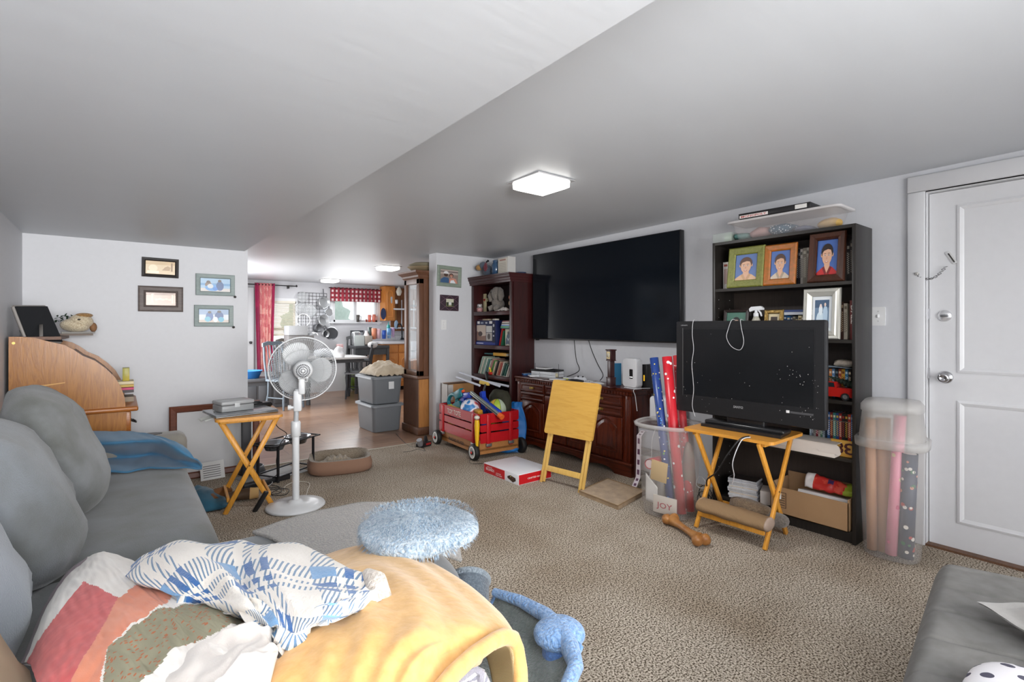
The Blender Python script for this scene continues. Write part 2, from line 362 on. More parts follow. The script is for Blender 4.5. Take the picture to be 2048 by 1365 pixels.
# light switches
def switch(p, rz, label):
    t = thing('light_switch', label, 'light switch', p, rz)
    q = MB(); q.prism(rrect(-.036, -.058, .036, .058, .006), mat('e9e9e9', .25), 'xz', -.007, 0); q.build('switch_plate', t)
    q = MB(); q.box((-.005, -.014, -.009), (.005, -.006, .012), mat('f2f2f2', .2), .001); q.build('toggle', t)
    for z in (-.03, .03): MB().cyl((0, -.0085, z), (0, -.006, z), .0028, mat('b5b5b5', .4, .5), n=8).build('screw', t)
switch(xp(1757, 633, XR), -PI/2, 'white light switch plate on the right wall between the black bookcase and the door')
switch(yp(887, 650, YH), 0, 'white light switch on the partition wall below the purple ribbon board')
# ceiling lamps
def lamp(c, s, label, power):
    t = thing('ceiling_light', label, 'ceiling light', c, 0, 'square ceiling lights')
    q = MB(); q.box((-s, -s, -.008), (s, s, 0), mat('c4c4c6', .3, .5), .003); q.build('lamp_frame', t)
    q = MB(); k = s*.84; e = mat('fffdf8', .4, kind='emit', sc=2.4)
    q.loft([[(-k, -k, -.008), (k, -k, -.008), (k, k, -.008), (-k, k, -.008)], [(-k*.98, -k*.98, -.045), (k*.98, -k*.98, -.045), (k*.98, k*.98, -.045), (-k*.98, k*.98, -.045)], [(-k*.8, -k*.8, -.056), (k*.8, -k*.8, -.056), (k*.8, k*.8, -.056), (-k*.8, k*.8, -.056)]], e, True, False)
    q.build('lamp_shade', t)
    l = bpy.data.lights.new('lamp_bulb', 'AREA'); l.shape = 'SQUARE'; l.size = s*1.5; l.energy = power; o = bpy.data.objects.new('lamp_bulb', l); COL.objects.link(o); o.location = (0, 0, -.065); o.parent = t
lamp((2.06, 2.36, zc(2.36)), .150, 'lit square flush ceiling light in front of the large wall television, nearest of the three', 13)
lamp((3.03, 6.8, 2.15), .15, 'lit square ceiling light in the kitchen above the china cabinet side', 8)
lamp((3.02, 9.3, 2.15), .15, 'lit square ceiling light farthest away, over the kitchen far wall', 8)
# ================================================================ wall television
RW = -PI/2   # local x runs along the right wall to the viewer's right, local -y faces the room
M_blk = mat('141518', .35); M_scr = mat('0a1119', .12, name='dark_screen'); M_scr.node_tree.nodes['Principled BSDF'].inputs['Specular IOR Level'].default_value = .22
t = thing('wall_television', 'very large thin black flat television hung on the right wall above the cherry console', 'television', (3.70, 4.34, 1.147), RW)
mb = MB(); mb.box((0, -.035, 0), (1.893, .02, .945), M_blk, .004); mb.build('television_casing', t)
mb = MB(); mb.box((.008, -.038, .014), (1.885, -.034, .937), M_scr); mb.build('screen', t)
mb = MB(); mb.box((.04, -.03, -.012), (.075, 0, .002), M_blk, .003); mb.build('sensor', t)
mb = MB(); mb.box((.7, .0, .25), (1.2, .045, .7), M_blk); mb.build('wall_bracket', t)
def cable(name, label, pts, r, m, cat='cable', group=None, n=6, smooth=6):
    P = [Vector(p) for p in pts]; Q = []
    for i in range(len(P)-1):
        p0 = P[max(i-1, 0)]; p1 = P[i]; p2 = P[i+1]; p3 = P[min(i+2, len(P)-1)]
        for k in range(smooth):
            u = k/smooth; Q.append(.5*((2*p1)+(-p0+p2)*u+(2*p0-5*p1+4*p2-p3)*u*u+(-p0+3*p1-3*p2+p3)*u**3))
    Q.append(P[-1]); mb = MB(); mb.tube(Q, r, m, n); return tag(mb.build(name), label, cat, group)
M_cab = mat('17181a', .5)
W_ = lambda px, py, d=.0: xp(px, py, 3.70-d)
tvt = t
c1_ = cable('power_cable', 'black cable hanging from the wall television to behind the white game console', [W_(1148, 676, -.01), W_(1150, 700), W_(1153, 722), W_(1158, 742, .02), (3.66, 3.79, .765)], .004, M_cab)
c2_ = cable('power_cable', 'black cable slanting down from the wall television toward the miniature clock', [W_(1176, 676, -.01), W_(1183, 700), W_(1195, 728), W_(1206, 750, .02), (3.66, 3.33, .765)], .004, M_cab)
attach(c1_, tvt); attach(c2_, tvt)
# ================================================================ dark wood helpers
M_ma = mat('3a1717', .32, kind='wood', h2='1d0a0b', sc=.8, ax=2, name='mahogany'); M_mah = mat('42191a', .32, kind='wood', h2='230c0d', sc=.8, ax=0, name='mahogany_h')
M_cherry = mat('5e2310', .25, kind='wood', h2='2a0d07', sc=.8, ax=2, name='cherry'); M_cherryH = mat('55200f', .25, kind='wood', h2='260c07', sc=.8, ax=0, name='cherry_h')
M_brass = mat('b59a5a', .3, .9)
# ================================================================ hutch (left bookcase in the corner)
HX, HY = 3.40, 5.185
t = thing('hutch_bookcase', 'tall dark mahogany bookcase in the far corner left of the console', 'bookcase', (HX, HY, 0), RW)
HW, HD, HH = .80, .325, 1.885
zs = [.72, 1.07, 1.465]     # top faces of shelves
q = MB(); q.box((0, 0, 0), (.045, HD, HH-.08), M_ma, .002); q.build('side_panel', t)
q = MB(); q.box((HW-.02, .03, .02), (HW, HD, HH-.06), M_ma).box((HW-.045, 0, 0), (HW, .03, HH-.06), M_ma, .003); q.build('side_panel', t)
q = MB(); q.box((.04, HD-.012, .02), (HW-.02, HD, HH-.06), mat('241011', .5, kind='wood', h2='170a0a')); q.build('back_panel', t)
for z in zs+[.06]:
    q = MB(); q.box((.045, 0, z-.045), (HW-.045, HD-.012, z), M_mah, .003); q.build('shelf', t)
q = MB(); prof = [(0, 0), (.02, .0), (.02, .02), (.028, .028), (.028, .045), (.042, .06), (.042, .078), (.05, .085), (.05, .10)]
rings = []
for o, z in prof: rings.append([(-o, -o, HH-.10+z), (HW+o*.2, -o, HH-.10+z), (HW+o*.2, HD, HH-.10+z), (-o, HD, HH-.10+z)])
q.loft(rings, M_mah, True, False); q.build('crown_moulding', t)
def HL(px, py, d=.0): v = xp(px, py, HX+d); return (HY-v.y, d, v.z)   # local coords on a plane d behind the hutch front
def HWd(x, y, z): return (HX+y, HY-x, z)
# ================================================================ cherry console under the television
CX0, CY0 = 3.44, 4.345; CW, CDp, CH = 1.595, .285, .75
t = thing('console_cabinet', 'long low cherry wood console cabinet with arched doors below the wall television', 'cabinet', (CX0, CY0, 0), RW)
q = MB(); q.box((.01, .012, .10), (CW-.03, CDp, CH-.06), M_cherry); q.build('body', t)
q = MB(); q.box((-.02, -.022, CH-.028), (CW+.0, CDp, CH), M_cherryH, .006); q.build('worktop', t)
q = MB(); q.box((-.008, -.008, CH-.06), (CW-.012, CDp, CH-.026), M_cherryH, .002)
q.build('frieze', t)
for s_, n_ in ((0, 1),):
    q = MB(); n = 46
    for i in range(n):
        x = .0+(CW-.03)*i/n; q.box((x, -.017, CH-.056), (x+.017, -.006, CH-.030), M_cherryH)
    o = q.build('dentil_moulding', t)
# pilasters + base with scalloped apron
for x in (0.0, CW-.095):
    q = MB(); q.box((x+.012, -.004, .10), (x+.06, .014, CH-.06), M_cherry, .004)
    for k in range(3): q.box((x+.02+k*.012, -.008, .13), (x+.026+k*.012, -.002, CH-.09), M_cherry, .002)
    q.build('pilaster', t)
pts = [(-.01, .0), (.17, .0), (.20, .03), (.26, .045), (.34, .05), (.5, .03), (.7, .055), (.9, .055), (1.08, .03), (1.24, .05), (1.32, .045), (1.36, .03), (1.40, 0), (CW-.01, 0), (CW-.01, .11), (-.01, .11)]
q = MB(); q.prism(pts, M_cherryH, 'xz', -.018, .0); q.box((-.014, -.026, .095), (CW-.006, .012, .118), M_cherryH, .006); q.box((CW-.03, 0, 0), (CW-.01, CDp, .1), M_cherryH); q.box((-.01, 0, 0), (.01, CDp, .1), M_cherryH); q.build('base', t)
def knob_plate(p, par):
    q = MB(); q.lathe([(.011, 0), (.010, .004), (.005, .008), (.005, .014), (.011, .020), (.012, .026), (.006, .03), (0, .03)], M_brass, n=12)
    q2 = MB(); q2.T = Matrix.Translation(p) @ Matrix.Rotation(PI/2, 4, 'X')
    q2.lathe([(.011, 0), (.010, .004), (.005, .008), (.005, .014), (.011, .020), (.012, .026), (.006, .03), (0, .03)], M_brass, n=12)
    q2.T = Matrix.Translation(p); q2.prism([(x*1.0, z) for x, z in [(-.04, 0), (-.03, .013), (-.02, .006), (-.012, .014), (0, .011), (.012, .014), (.02, .006), (.03, .013), (.04, 0), (.03, -.012), (.018, -.006), (0, -.013), (-.018, -.006), (-.03, -.012)]], M_brass, 'xz', -.0025, 0)
    q2.build('knob', par)
def drawer(x0, x1, z0, z1, knobs):
    q = MB(); q.T = Matrix.Translation(((x0+x1)/2, .0, (z0+z1)/2)); w2, h2 = x1-x0, z1-z0
    q.ring(w2, h2, [(0, -.01), (0, .004), (.012, .010), (.02, .010), (.03, .004)], M_cherryH); q.T = Matrix.Identity(4)
    q.box((x0+.028, -.004, z0+.028), (x1-.028, .008, z1-.028), M_cherryH); d = q.build('drawer', t)
    for k in knobs: knob_plate((k, -.006, (z0+z1)/2), d)
def cdoor(x0, x1, z0, z1, kx=None):
    q = MB(); q.box((x0, -.010, z0), (x1, .010, z1), M_cherry, .004); d = q.build('cabinet_door', t)
    cx = (x0+x1)/2; m_ = .052; hw = (x1-x0)/2-m_
    def arch(s_, top): # cathedral arch outline, inset s_
        h = hw-s_; pts = [(cx-h, z0+m_+s_), (cx+h, z0+m_+s_), (cx+h, top-.085-s_)]
        for k in range(1, 12):
            a = k/12; x = cx+h*(1-2*a); bump = .062*math.sin(PI*a)**1.2; pts.append((x, top-.075-s_+bump+.0))
        pts.append((cx-h, top-.085-s_)); return pts
    q = MB(); R = []
    for s_, y in ((0, -.010), (.004, -.018), (.012, -.018), (.020, -.006)): R.append([(p[0], y, p[1]) for p in arch(s_, z1)])
    q.loft(R, M_cherryH, False, False)
    R = [[(p[0], y, p[1]) for p in arch(s_, z1)] for s_, y in ((.020, -.0102), (.045, -.019), (.047, -.019))]
    q.loft(R, M_cherry, True, False); q.build('door_panel', d)
drawer(.07, .455, .59, .685, [.262]); drawer(.07, .455, .50, .585, [])
cdoor(.07, .455, .13, .49)
drawer(.47, .78, .59, .685, []); drawer(.79, 1.09, .59, .685, [])
cdoor(.47, .78, .13, .58); cdoor(.79, 1.09, .13, .58)
drawer(1.105, 1.475, .59, .685, [1.22]); drawer(1.105, 1.475, .50, .585, [1.22])
cdoor(1.105, 1.475, .13, .49)
# ================================================================ black bookcase on the right
BX, BY = 3.40, 2.005; BW, BD, BH = .905, .27, 1.89
M_bb = mat('1d1a18', .4, kind='wood', h2='2e2925', sc=.7, ax=2, name='black_brown'); M_bbh = mat('23201d', .4, kind='wood', h2='332d28', sc=.7, ax=0); M_bbk = mat('3a302a', .6, kind='wood', h2='2c241f', ax=2)
t = thing('bookcase', 'tall black-brown open bookcase of six shelves beside the white door', 'bookcase', (BX, BY, 0), RW)
for x in (0, BW-.02):
    q = MB(); q.box((x, 0, 0), (x+.02, BD, BH), M_bb, .001); q.build('side_panel', t)
q = MB(); q.box((.02, 0, BH-.02), (BW-.02, BD, BH), M_bbh); q.build('top_panel', t)
q = MB(); q.box((.02, BD-.008, .05), (BW-.02, BD-.002, BH-.02), M_bbk); q.build('back_panel', t)
BS = [.075, .50, .84, 1.205, 1.555]
for z in BS:
    q = MB(); q.box((.02, .004, z-.02), (BW-.02, BD-.008, z), M_bbh); q.build('shelf', t)
q = MB(); q.box((.02, .02, 0), (BW-.02, .035, .055), M_bb); q.build('plinth', t)
q = MB()
for zz in range(22):
    z = .2+zz*.064
    for y in (.05, .2): q.cyl((.0195, y, z), (.0215, y, z), .0025, mat('cfcfcf', .4), n=6)
q.build('shelf_pin_holes', t)['kind'] = 'stuff'
def BL(px, py, d=.05): v = xp(px, py, BX+d); return (BY-v.y, d, v.z)
def BWd(x, y, z): return (BX+y, BY-x, z)
# ---- picture frames on shelves and walls
def pframe(label, W_, H_, prof, m, shapes, loc, rz=0, tilt=0., roll=0., name='framed_photo', group=None, stand=False, mat_board=None, extra=None):
    """origin at bottom centre of the frame back"""
    R = Matrix.Rotation(rz, 4, 'Z') @ Matrix.Rotation(-tilt, 4, 'X') @ Matrix.Rotation(roll, 4, 'Y')
    t = thing(name, label, 'picture frame', loc, 0, group, rot=R.to_euler())
    q = MB(); q.ring(W_, H_, [(0, 0)]+prof, m, 0, H_/2); q.build('frame', t)
    bi, bf = prof[-1]; iw, ih = W_-2*bi, H_-2*bi
    q = MB(); q.box((-iw/2, -.003, bi), (iw/2, -.001, bi+ih), mat('2a2522', .7)); q.build('backing', t)
    q = MB(); base = mat_board if mat_board else None
    L_ = []
    for s in shapes:
        poly = [(x*iw/2, H_/2+z*ih/2) for x, z in s[0]]; L_.append((poly, s[1]))
    flat(q, L_, -.0031); q.build('photo_print', t)
    return t
E1 = lambda cx, cz, rx, rz, n=16, a0=0, a1=2*PI: oval(cx, cz, rx, rz, n, a0, a1)
def boy(bg, bg2, skin, hair, shirt, collar, big=1., dark='3b2a22'):
    S_ = [(rect(-1, -1, 1, 1), mat(bg, .45)), (E1(-.05, .2, .75, .7), mat(bg2, .45))]
    S_ += [([(-.95, -1), (-.85, -.66), (-.35, -.42), (.4, -.42), (.88, -.66), (.97, -1)], mat(shirt, .45))]
    S_ += [([(-.2, -.62), (-.2, -.1), (.22, -.1), (.22, -.62), (0, -.72)], mat(skin, .45))]
    S_ += [([(-.36, -.44), (-.2, -.36), (0, -.70), (-.14, -.82)], mat(collar, .45)), ([(.38, -.44), (.24, -.36), (0, -.70), (.16, -.82)], mat(collar, .45))]
    S_ += [(E1(-.42, .16, .07, .10), mat(skin, .45)), (E1(.42, .16, .07, .10), mat(skin, .45)), (E1(0, .30, .45, .40), mat(hair, .45)), (E1(0, .10, .37, .42, 20), mat(skin, .45)),
           ([(-.41, .20), (-.42, .45), (-.2, .66), (.2, .66), (.42, .45), (.41, .20), (.32, .38), (.05, .43), (-.25, .36)], mat(hair, .45))]
    for s in (-1, 1):
        S_ += [(E1(s*.15, .14, .075, .035, 8), mat('f0e8e4', .45)), (E1(s*.15, .14, .035, .035, 8), mat(dark, .45)), ([(s*.07, .215), (s*.24, .22), (s*.24, .235), (s*.07, .235)], mat(hair, .45))]
    S_ += [([(-.05, -.03), (0, .1), (.05, -.03), (0, -.05)], mat('c98f78', .45)), ([(-.13, -.15), (.13, -.15), (.07, -.21), (-.07, -.21)], mat('b5605a', .45)), ([(-.09, -.155), (.09, -.155), (.05, -.18), (-.05, -.18)], mat('f4efe9', .45))]
    k = 1.28; cl = lambda v: max(-1, min(1, v)); return [S_[0], (S_[1][0], mat(bg, .5))]+[([(cl(x*k), cl((z-.05)*k*.95)) for x, z in P], m) for P, m in S_[2:]]
# three portraits on the top open shelf
def on_shelf(px0, px1, z, d): a = BL(px0, 560, d)[0]; b = BL(px1, 560, d)[0]; return a, b
M_olive = mat('8f9146', .45, kind='plain', h2='5c5f22', sc=6, bump=.8); M_orange = mat('c9641c', .4, kind='plain', h2='6e5a1c', sc=4); M_wal = mat('4b2a1c', .35, kind='wood', h2='2a150e', ax=2, sc=2)
def shelf_frame(label, px0, px1, z, d, H_, **k):
    a, b = on_shelf(px0, px1, z, d); W_ = b-a; return pframe(label, W_, H_, k.pop('prof'), k.pop('m'), k.pop('shapes'), BWd((a+b)/2, d, z+.002), RW, **k)
shelf_frame('olive green textured frame with a school portrait of a boy in a tan shirt', 1455, 1527, BS[4], .03, .285, prof=[(0, .014), (.008, .02), (.045, .016), (.052, .008)], m=M_olive, shapes=boy('5b76ad', '8fa9d6', 'dcae90', '5a3826', 'd8b08c', 'c49a74'), tilt=.13)
shelf_frame('orange painted frame with a school portrait of a boy in a beige shirt', 1527, 1592, BS[4], .035, .275, prof=[(0, .014), (.008, .02), (.036, .016), (.044, .008)], m=M_orange, shapes=boy('4e6fb0', '7f9fd8', 'd9a988', '4c3022', 'cbbba6', 'a8957e'), tilt=.12)
shelf_frame('brown wooden frame with a portrait of a dark haired boy in a red hooded jacket', 1616, 1690, BS[4], .02, .31, prof=[(0, .016), (.006, .026), (.03, .018), (.04, .022), (.046, .010)], m=M_wal, shapes=boy('4a6cb2', '86a5e0', 'd8a98c', '2a1c18', 'c02426', '7a1416'), tilt=.14)
# second shelf
silver = mat('cfcdc4', .3, .35)
shelf_frame('large silver white frame with a blue toned wedding couple', 1606, 1681, BS[3], .03, .315, prof=[(0, .014), (.006, .022), (.02, .02), (.026, .026), (.045, .014), (.05, .008)], m=silver, tilt=.08,
    shapes=[(rect(-1, -1, 1, 1), mat('e4e8ea', .4)), (rect(-.72, -.8, .72, .8), mat('6d87a2', .4)), (rect(-.72, .35, .72, .8), mat('415a78', .4)), (E1(-.15, -.45, .42, .6), mat('cfe0ea', .4)), (E1(-.12, .2, .2, .3), mat('dfe9ef', .4)), (E1(-.12, .45, .11, .12), mat('e9d6cc', .4)), ([(.15, -.8), (.12, .2), (.25, .42), (.5, .4), (.6, .1), (.55, -.8)], mat('b2c8da', .4)), (E1(.33, .52, .1, .11), mat('e0c9bb', .4))])
gold = mat('a8894a', .35, .6, kind='plain', h2='5c4720', sc=5, bump=1.)
shelf_frame('small ornate gold frame beside the spray bottle', 1528, 1566, BS[3], .04, .19, prof=[(0, .01), (.006, .02), (.02, .02), (.026, .01)], m=gold, tilt=.1,
    shapes=[(rect(-1, -1, 1, 1), mat('d9c9a2', .5)), (rect(-.6, -.7, .6, .7), mat('2c1a10', .4)), (E1(0, -.2, .25, .35), mat('b0552e', .4)), (E1(.05, .15, .14, .16), mat('c98b62', .4))])
shelf_frame('black frame with a portrait of a smiling dark haired person in dark clothes', 1446, 1496, BS[3], .03, .20, prof=[(0, .01), (.006, .018), (.018, .014), (.022, .008)], m=mat('1c1718', .3, kind='plain', h2='3a2f2c', sc=8), tilt=.12,
    shapes=[(rect(-1, -1, 1, 1), mat('42705f', .4)), (E1(0, -.75, .7, .45), mat('23262b', .4)), (E1(.02, .18, .42, .42), mat('191615', .4)), (E1(.05, .0, .3, .35), mat('c79a7e', .4)), (E1(-.06, .05, .035, .03, 6), mat('1a1412', .4)), (E1(.16, .05, .035, .03, 6), mat('1a1412', .4)), (E1(.05, -.16, .11, .03, 8), mat('f0e8e4', .4))])
t = thing('spray_bottle', 'white spray bottle with cloudy liquid standing in front of the small gold frame', 'spray bottle', BWd(BL(1513, 640, .05)[0], .045, BS[3]+.001), RW)
MB().lathe([(0, 0), (.032, 0), (.036, .01), (.036, .10), (.022, .135), (.014, .15), (0, .15)], mat('c6c2b2', .3, alpha=.85), n=22).build('bottle_body', t)
q = MB(); q.lathe([(.017, .148), (.017, .17), (.010, .175), (.010, .19), (0, .19)], mat('e6e7e9', .35), n=16); q.prism([(-.045, .20), (-.03, .215), (.035, .218), (.05, .205), (.05, .192), (-.01, .19), (-.04, .18)], mat('e6e7e9', .35), 'xz', -.012, .012); q.build('spray_head', t, bev=.002)
MB().prism([(.02, .192), (.035, .175), (.042, .15), (.036, .148), (.026, .172), (.012, .19)], mat('e6e7e9', .35), 'xz', -.006, .006).build('trigger', t)
# ---- books
PAGE = mat('e6dfcd', .8)
def book(label, loc, w_, d_, h_, m, rz=0., lean=0., name='book', cat='book', group=None, band=None, lay=False, rot=None):
    """upright, spine facing local -y; origin at base centre; lean tips it sideways about its base"""
    R = Matrix.Rotation(rz, 4, 'Z') @ Matrix.Rotation(lean, 4, 'Y')
    if lay: R = Matrix.Rotation(rz, 4, 'Z') @ Matrix.Rotation(PI/2, 4, 'Y')
    t = thing(name, label, cat, loc, 0, group, rot=rot or R.to_euler())
    q = MB(); c = min(.0022, w_*.2)
    q.box((-w_/2, 0, 0), (-w_/2+c, d_, h_), m).box((w_/2-c, 0, 0), (w_/2, d_, h_), m).box((-w_/2, -.0015, 0), (w_/2, c, h_), m); q.build('cover', t)
    q = MB(); q.box((-w_/2+c, c, .003), (w_/2-c, d_-.003, h_-.003), PAGE); q.build('pages', t)
    if band:
        q = MB()
        for z0, z1, bm_ in band: q.add([(-w_*.34, -.0021, h_*z0), (w_*.34, -.0021, h_*z0), (w_*.34, -.0021, h_*z1), (-w_*.34, -.0021, h_*z1)], [(0, 1, 2, 3)], bm_)
        q.build('spine_title', t)
    return t
def row(specs, px_x, z, d, dpt, cat='book', rz=RW, names='book', group=None, X=BWd, gap=.001):
    group = group or ('film cases on the black bookcase' if cat == 'film case' else 'books on the black bookcase')
    """specs: [(width, height, hex, band hex, label)] placed left to right from local x"""
    x = px_x
    for w_, h_, c, bc, lab in specs:
        b = [(.2, .75, mat(bc, .5, kind='check', h2=c, sc=4)), (.84, .92, mat(bc, .5))] if bc else None
        book(lab, X(x+w_/2, d, z), w_, dpt, h_, mat(c, .45), rz, 0, names, cat, group, b); x += w_+gap
    return x
B5, B4, B3, B2 = BS[4]+.001, BS[3]+.001, BS[2]+.001, BS[1]+.001
row([(.04, .2, 'e6e0da', '9c4a38', 'cream and red book at the far left of the portrait shelf')], BL(1449, 540, .1)[0]-.01, B5, .10, .12)
row([(.014, .24, '20222a', 'c9c9c9', 'black album just right of the orange frame'), (.012, .23, '2a2a30', '8a8a8a', 'thin dark album second from the orange frame'), (.014, .235, 'd8d2c8', '6a665e', 'cream album between orange and brown frames'), (.022, .24, 'a59c8d', 'e0dccc', 'thick tan album nearest the brown frame'), (.014, .24, 'c9c2b4', '77706a', 'pale slim album touching the brown frame')], BL(1592, 540, .12)[0], B5, .12, .12)
row([(.018, .235, '2c2624', 'b9b0a2', 'dark book right of the brown portrait frame'), (.018, .25, '3a322e', '9a9082', 'brown black book second from the end of the portrait shelf'), (.012, .24, 'e0ddd5', '6c6460', 'white slim book at the right end of the portrait shelf')], BW-.02-.055, B5, .08, .14)
x = BL(1566, 630, .12)[0]
row([(.02, .155, '2a4f7c', 'd9e4ee', 'blue hardcover right of the gold frame'), (.022, .15, '2f6fa8', 'f0e6c8', 'bright blue book second from the gold frame'), (.014, .15, '1d3a5c', 'c8c8c8', 'navy slim book third from the gold frame'), (.016, .145, 'c9c3ad', '5b5548', 'tan book fourth from the gold frame'), (.016, .14, '2c3338', 'c7b88c', 'charcoal book fifth from the gold frame'), (.02, .15, 'd8cba0', '7b5c2e', 'pale yellow book beside the silver frame'), (.014, .15, '8a7f6a', 'e6dfcf', 'olive brown book touching the silver frame')], x, B4, .13, .12)
def slab(label, loc, L_, D_, T_, m, rz, name='book', cat='book', top=None, pages=True):
    t = thing(name, label, cat, loc, rz); q = MB()
    q.box((-L_/2, -D_/2, 0), (L_/2, D_/2, T_*.12), m).box((-L_/2, -D_/2, T_*.88), (L_/2, D_/2, T_), m).box((-L_/2, -D_/2-.0005, 0), (L_/2, -D_/2+.003, T_), m); q.build('cover', t)
    q = MB(); q.box((-L_/2+.003, -D_/2+.003, T_*.12), (L_/2-.003, D_/2-.003, T_*.88), PAGE); q.build('pages', t)
    if top: q = MB(); flat(q, top, T_, pl='xy') ; q.build('cover_print', t)
    return t
a = BL(1600, 610, .13)[0]
slab('white blue book lying flat on top of the blue books, lower of two', BWd(x+.075, .19, B4+.157), .16, .11, .018, mat('dfe3ea', .4), RW+.03)
slab('blue spined book lying flat, topmost on the second shelf', BWd(x+.065, .185, B4+.176), .17, .105, .014, mat('3b4f86', .4), RW-.04)
slab('tan folder lying across the back of the second shelf', BWd(.135, .19, B4+.19), .17, .12, .008, mat('b79f80', .5), RW)
q_ = thing('box', 'dark box holding up the tan folder behind the black frame', 'box', BWd(.135, .19, B4), RW); MB().box((-.08, -.05, 0), (.08, .05, .187), mat('2a2522', .6)).build('box_body', q_)
row([(.018, .23, '4a2e22', 'c9b08c', 'brown book right of the silver frame'), (.02, .22, 'd0c6b2', '8a7c66', 'cream book before the dark red one')], BW-.02-.095, B4, .10, .13)
t = book('dark red book with large white spine letters at the end of the second shelf', BWd(BW-.037, .07, B4), .034, .15, .235, mat('6b1f1c', .45), RW)
txt('DALE', .11, .022, mat('efe6dc', .5), t, (0, -.0022, .15), (PI/2, PI/2, 0), 'spine_title')
# shelf 3: truck + DVDs (right hand part visible)
x = BL(1651, 740, .12)[0]
row([(.016, .18, '1f3352', '7fb2d8', 'navy film case at the left of the truck shelf'), (.016, .178, 'c77b3a', 'e9d2b0', 'orange spined film case above the truck'), (.016, .18, '5b84ad', 'e6eef5', 'light blue film case above the truck'), (.018, .18, '1d2226', '6f7f86', 'black film case in the middle above the truck'), (.016, .181, 'a8472f', 'e9c79c', 'rust red film case above the truck'), (.018, .18, 'd9a53c', '7a3b1e', 'yellow film case above the truck bed'), (.016, .18, '3b7ea8', 'cfe6f2', 'teal blue film case above the truck bed'), (.016, .179, '2a2422', 'd8c9a8', 'dark film case at the right end of the truck shelf')], x, B3, .13, .12, names='film_case', cat='film case')
t = thing('paper', 'pale blue paper sheet on top of the film cases', 'paper', BWd(x+.07, .18, B3+.184), RW)
MB().grid(lambda u, v: (-.09+.16*u, -.09+.15*v, .003+.006*math.sin(3*u+2*v)), 8, 6, mat('a9bccb', .6)).build('sheet', t, solid=.001)
t = thing('crumpled_cloth', 'crumpled cream cloth lying on the pale blue paper', 'cloth', BWd(x+.09, .19, B3+.195), RW)
MB().ell((0, 0, .018), (.07, .045, .024), mat('cdbfae', .8, h2='8c7f73', sc=4, bump=1.), 22, fn=lambda p: p*(1+.3*nz3(p.x*40, p.y*40, p.z*40))).build('folds', t)
# red toy truck with a green tree
tx = BL(1672, 785, .03)[0]; t = thing('toy_truck', 'red metal toy pickup truck parked in front of the film cases', 'toy truck', BWd(tx-.02, .07, B3), RW)
RED = mat('b3221c', .25, coat=.5)
q = MB(); q.prism([(-.15, .018), (-.15, .05), (-.135, .066), (-.075, .072), (-.05, .108), (.015, .108), (.024, .066), (.024, .072), (.12, .072), (.124, .03), (.12, .018)], RED, 'xz', -.04, .04); q.build('body', t, bev=.004)
q = MB(); q.box((.026, -.032, .058), (.112, .032, .074), mat('7e1713', .4)); q.build('truck_bed', t)
q = MB(); q.prism([(-.062, .075), (-.044, .102), (.008, .102), (.013, .075)], mat('222a2e', .1), 'xz', -.0412, .0412); q.build('window', t)
for wx in (-.095, .07):
    for wy in (-.042, .034):
        q = MB(); q.cyl((wx, wy-.004, .0215), (wx, wy+.012, .0215), .0215, mat('191919', .6), n=20).cyl((wx, wy-.0055, .0215), (wx, wy-.004, .0215), .013, mat('cfcfcf', .25, .8), n=16); q.build('wheel', t)
q = MB()
for k in range(7):
    r = .03*(1-k/8); q.T = Matrix.Translation((.10-k*.02, .0, .088+k*.007)) @ Matrix.Rotation(-PI/2+.3, 4, 'Y')
    q.lathe([(.002, -.006), (r, .0), (r*.45, .018), (.002, .024)], mat('25382a', .8, h2='111d15', sc=8, bump=1.), n=11)
t2 = thing('toy_tree', 'small dark green toy tree loaded on the red truck', 'toy tree', BWd(tx-.02, .07, B3), RW); q.build('foliage', t2)
q = MB(); q.cyl((.12, 0, .082), (.105, 0, .088), .004, mat('5a3a22', .7)); q.build('trunk', t2)
# shelf 2 (0.5): DVDs, white box, number plate, candy cane box
x = BL(1618, 840, .16)[0]; sp = [('9fb3c4', 'e8eef2'), ('6d7077', 'd8d8d8'), ('a9a29a', '5f5a55'), ('8a1f2a', 'e6c9c9'), ('c9c3b9', '7a5a4a'), ('5f8a70', 'e9efe0'), ('b9c6ce', '55606a')]
ds = ['pale blue', 'slate grey', 'stone grey', 'dark red', 'cream', 'sage green', 'light grey']
row([(.012, .135, c, b_, '%s small case in the low row left of the tall cases' % ds[i]) for i, (c, b_) in enumerate(sp)], x, B2+.062, .17, .07, names='film_case', cat='film case')
x = BL(1652, 850, .12)[0]
sp = [('2c5f9e', 'e9e9e9', 'blue'), ('7a1f22', 'd9a76a', 'maroon'), ('3c8f86', 'e6e6d2', 'teal'), ('2f4f93', 'd8c24a', 'royal blue'), ('b02a28', 'f0dcc0', 'red'), ('1f2327', 'b53a2e', 'black and red'), ('26201c', 'e2b33a', 'black and yellow'), ('d8432e', 'f4e9c8', 'orange red'), ('4b7fc0', 'e4eaf4', 'sky blue')]
row([(.0155, .18, c, b_, '%s film case standing above the numbered yellow plate' % d) for c, b_, d in sp], x, B2+.062, .14, .10, names='film_case', cat='film case')
t = thing('shelf_riser', 'dark wooden riser carrying the row of film cases behind the white box', 'riser', BWd(.66, .19, B2), RW); MB().box((-.2, -.055, 0), (.215, .055, .06), M_bbh).build('riser_top', t)
t = thing('green_case', 'green plastic game case lying on the film cases', 'game case', BWd(x+.045, .20, B2+.2), RW); q = MB(); q.box((-.07, -.05, 0), (.05, .05, .013), mat('2e8a32', .3), .003); q.build('case', t); MB().box((-.062, -.044, .0131), (.042, .044, .0135), mat('276f2b', .4)).build('inlay', t)
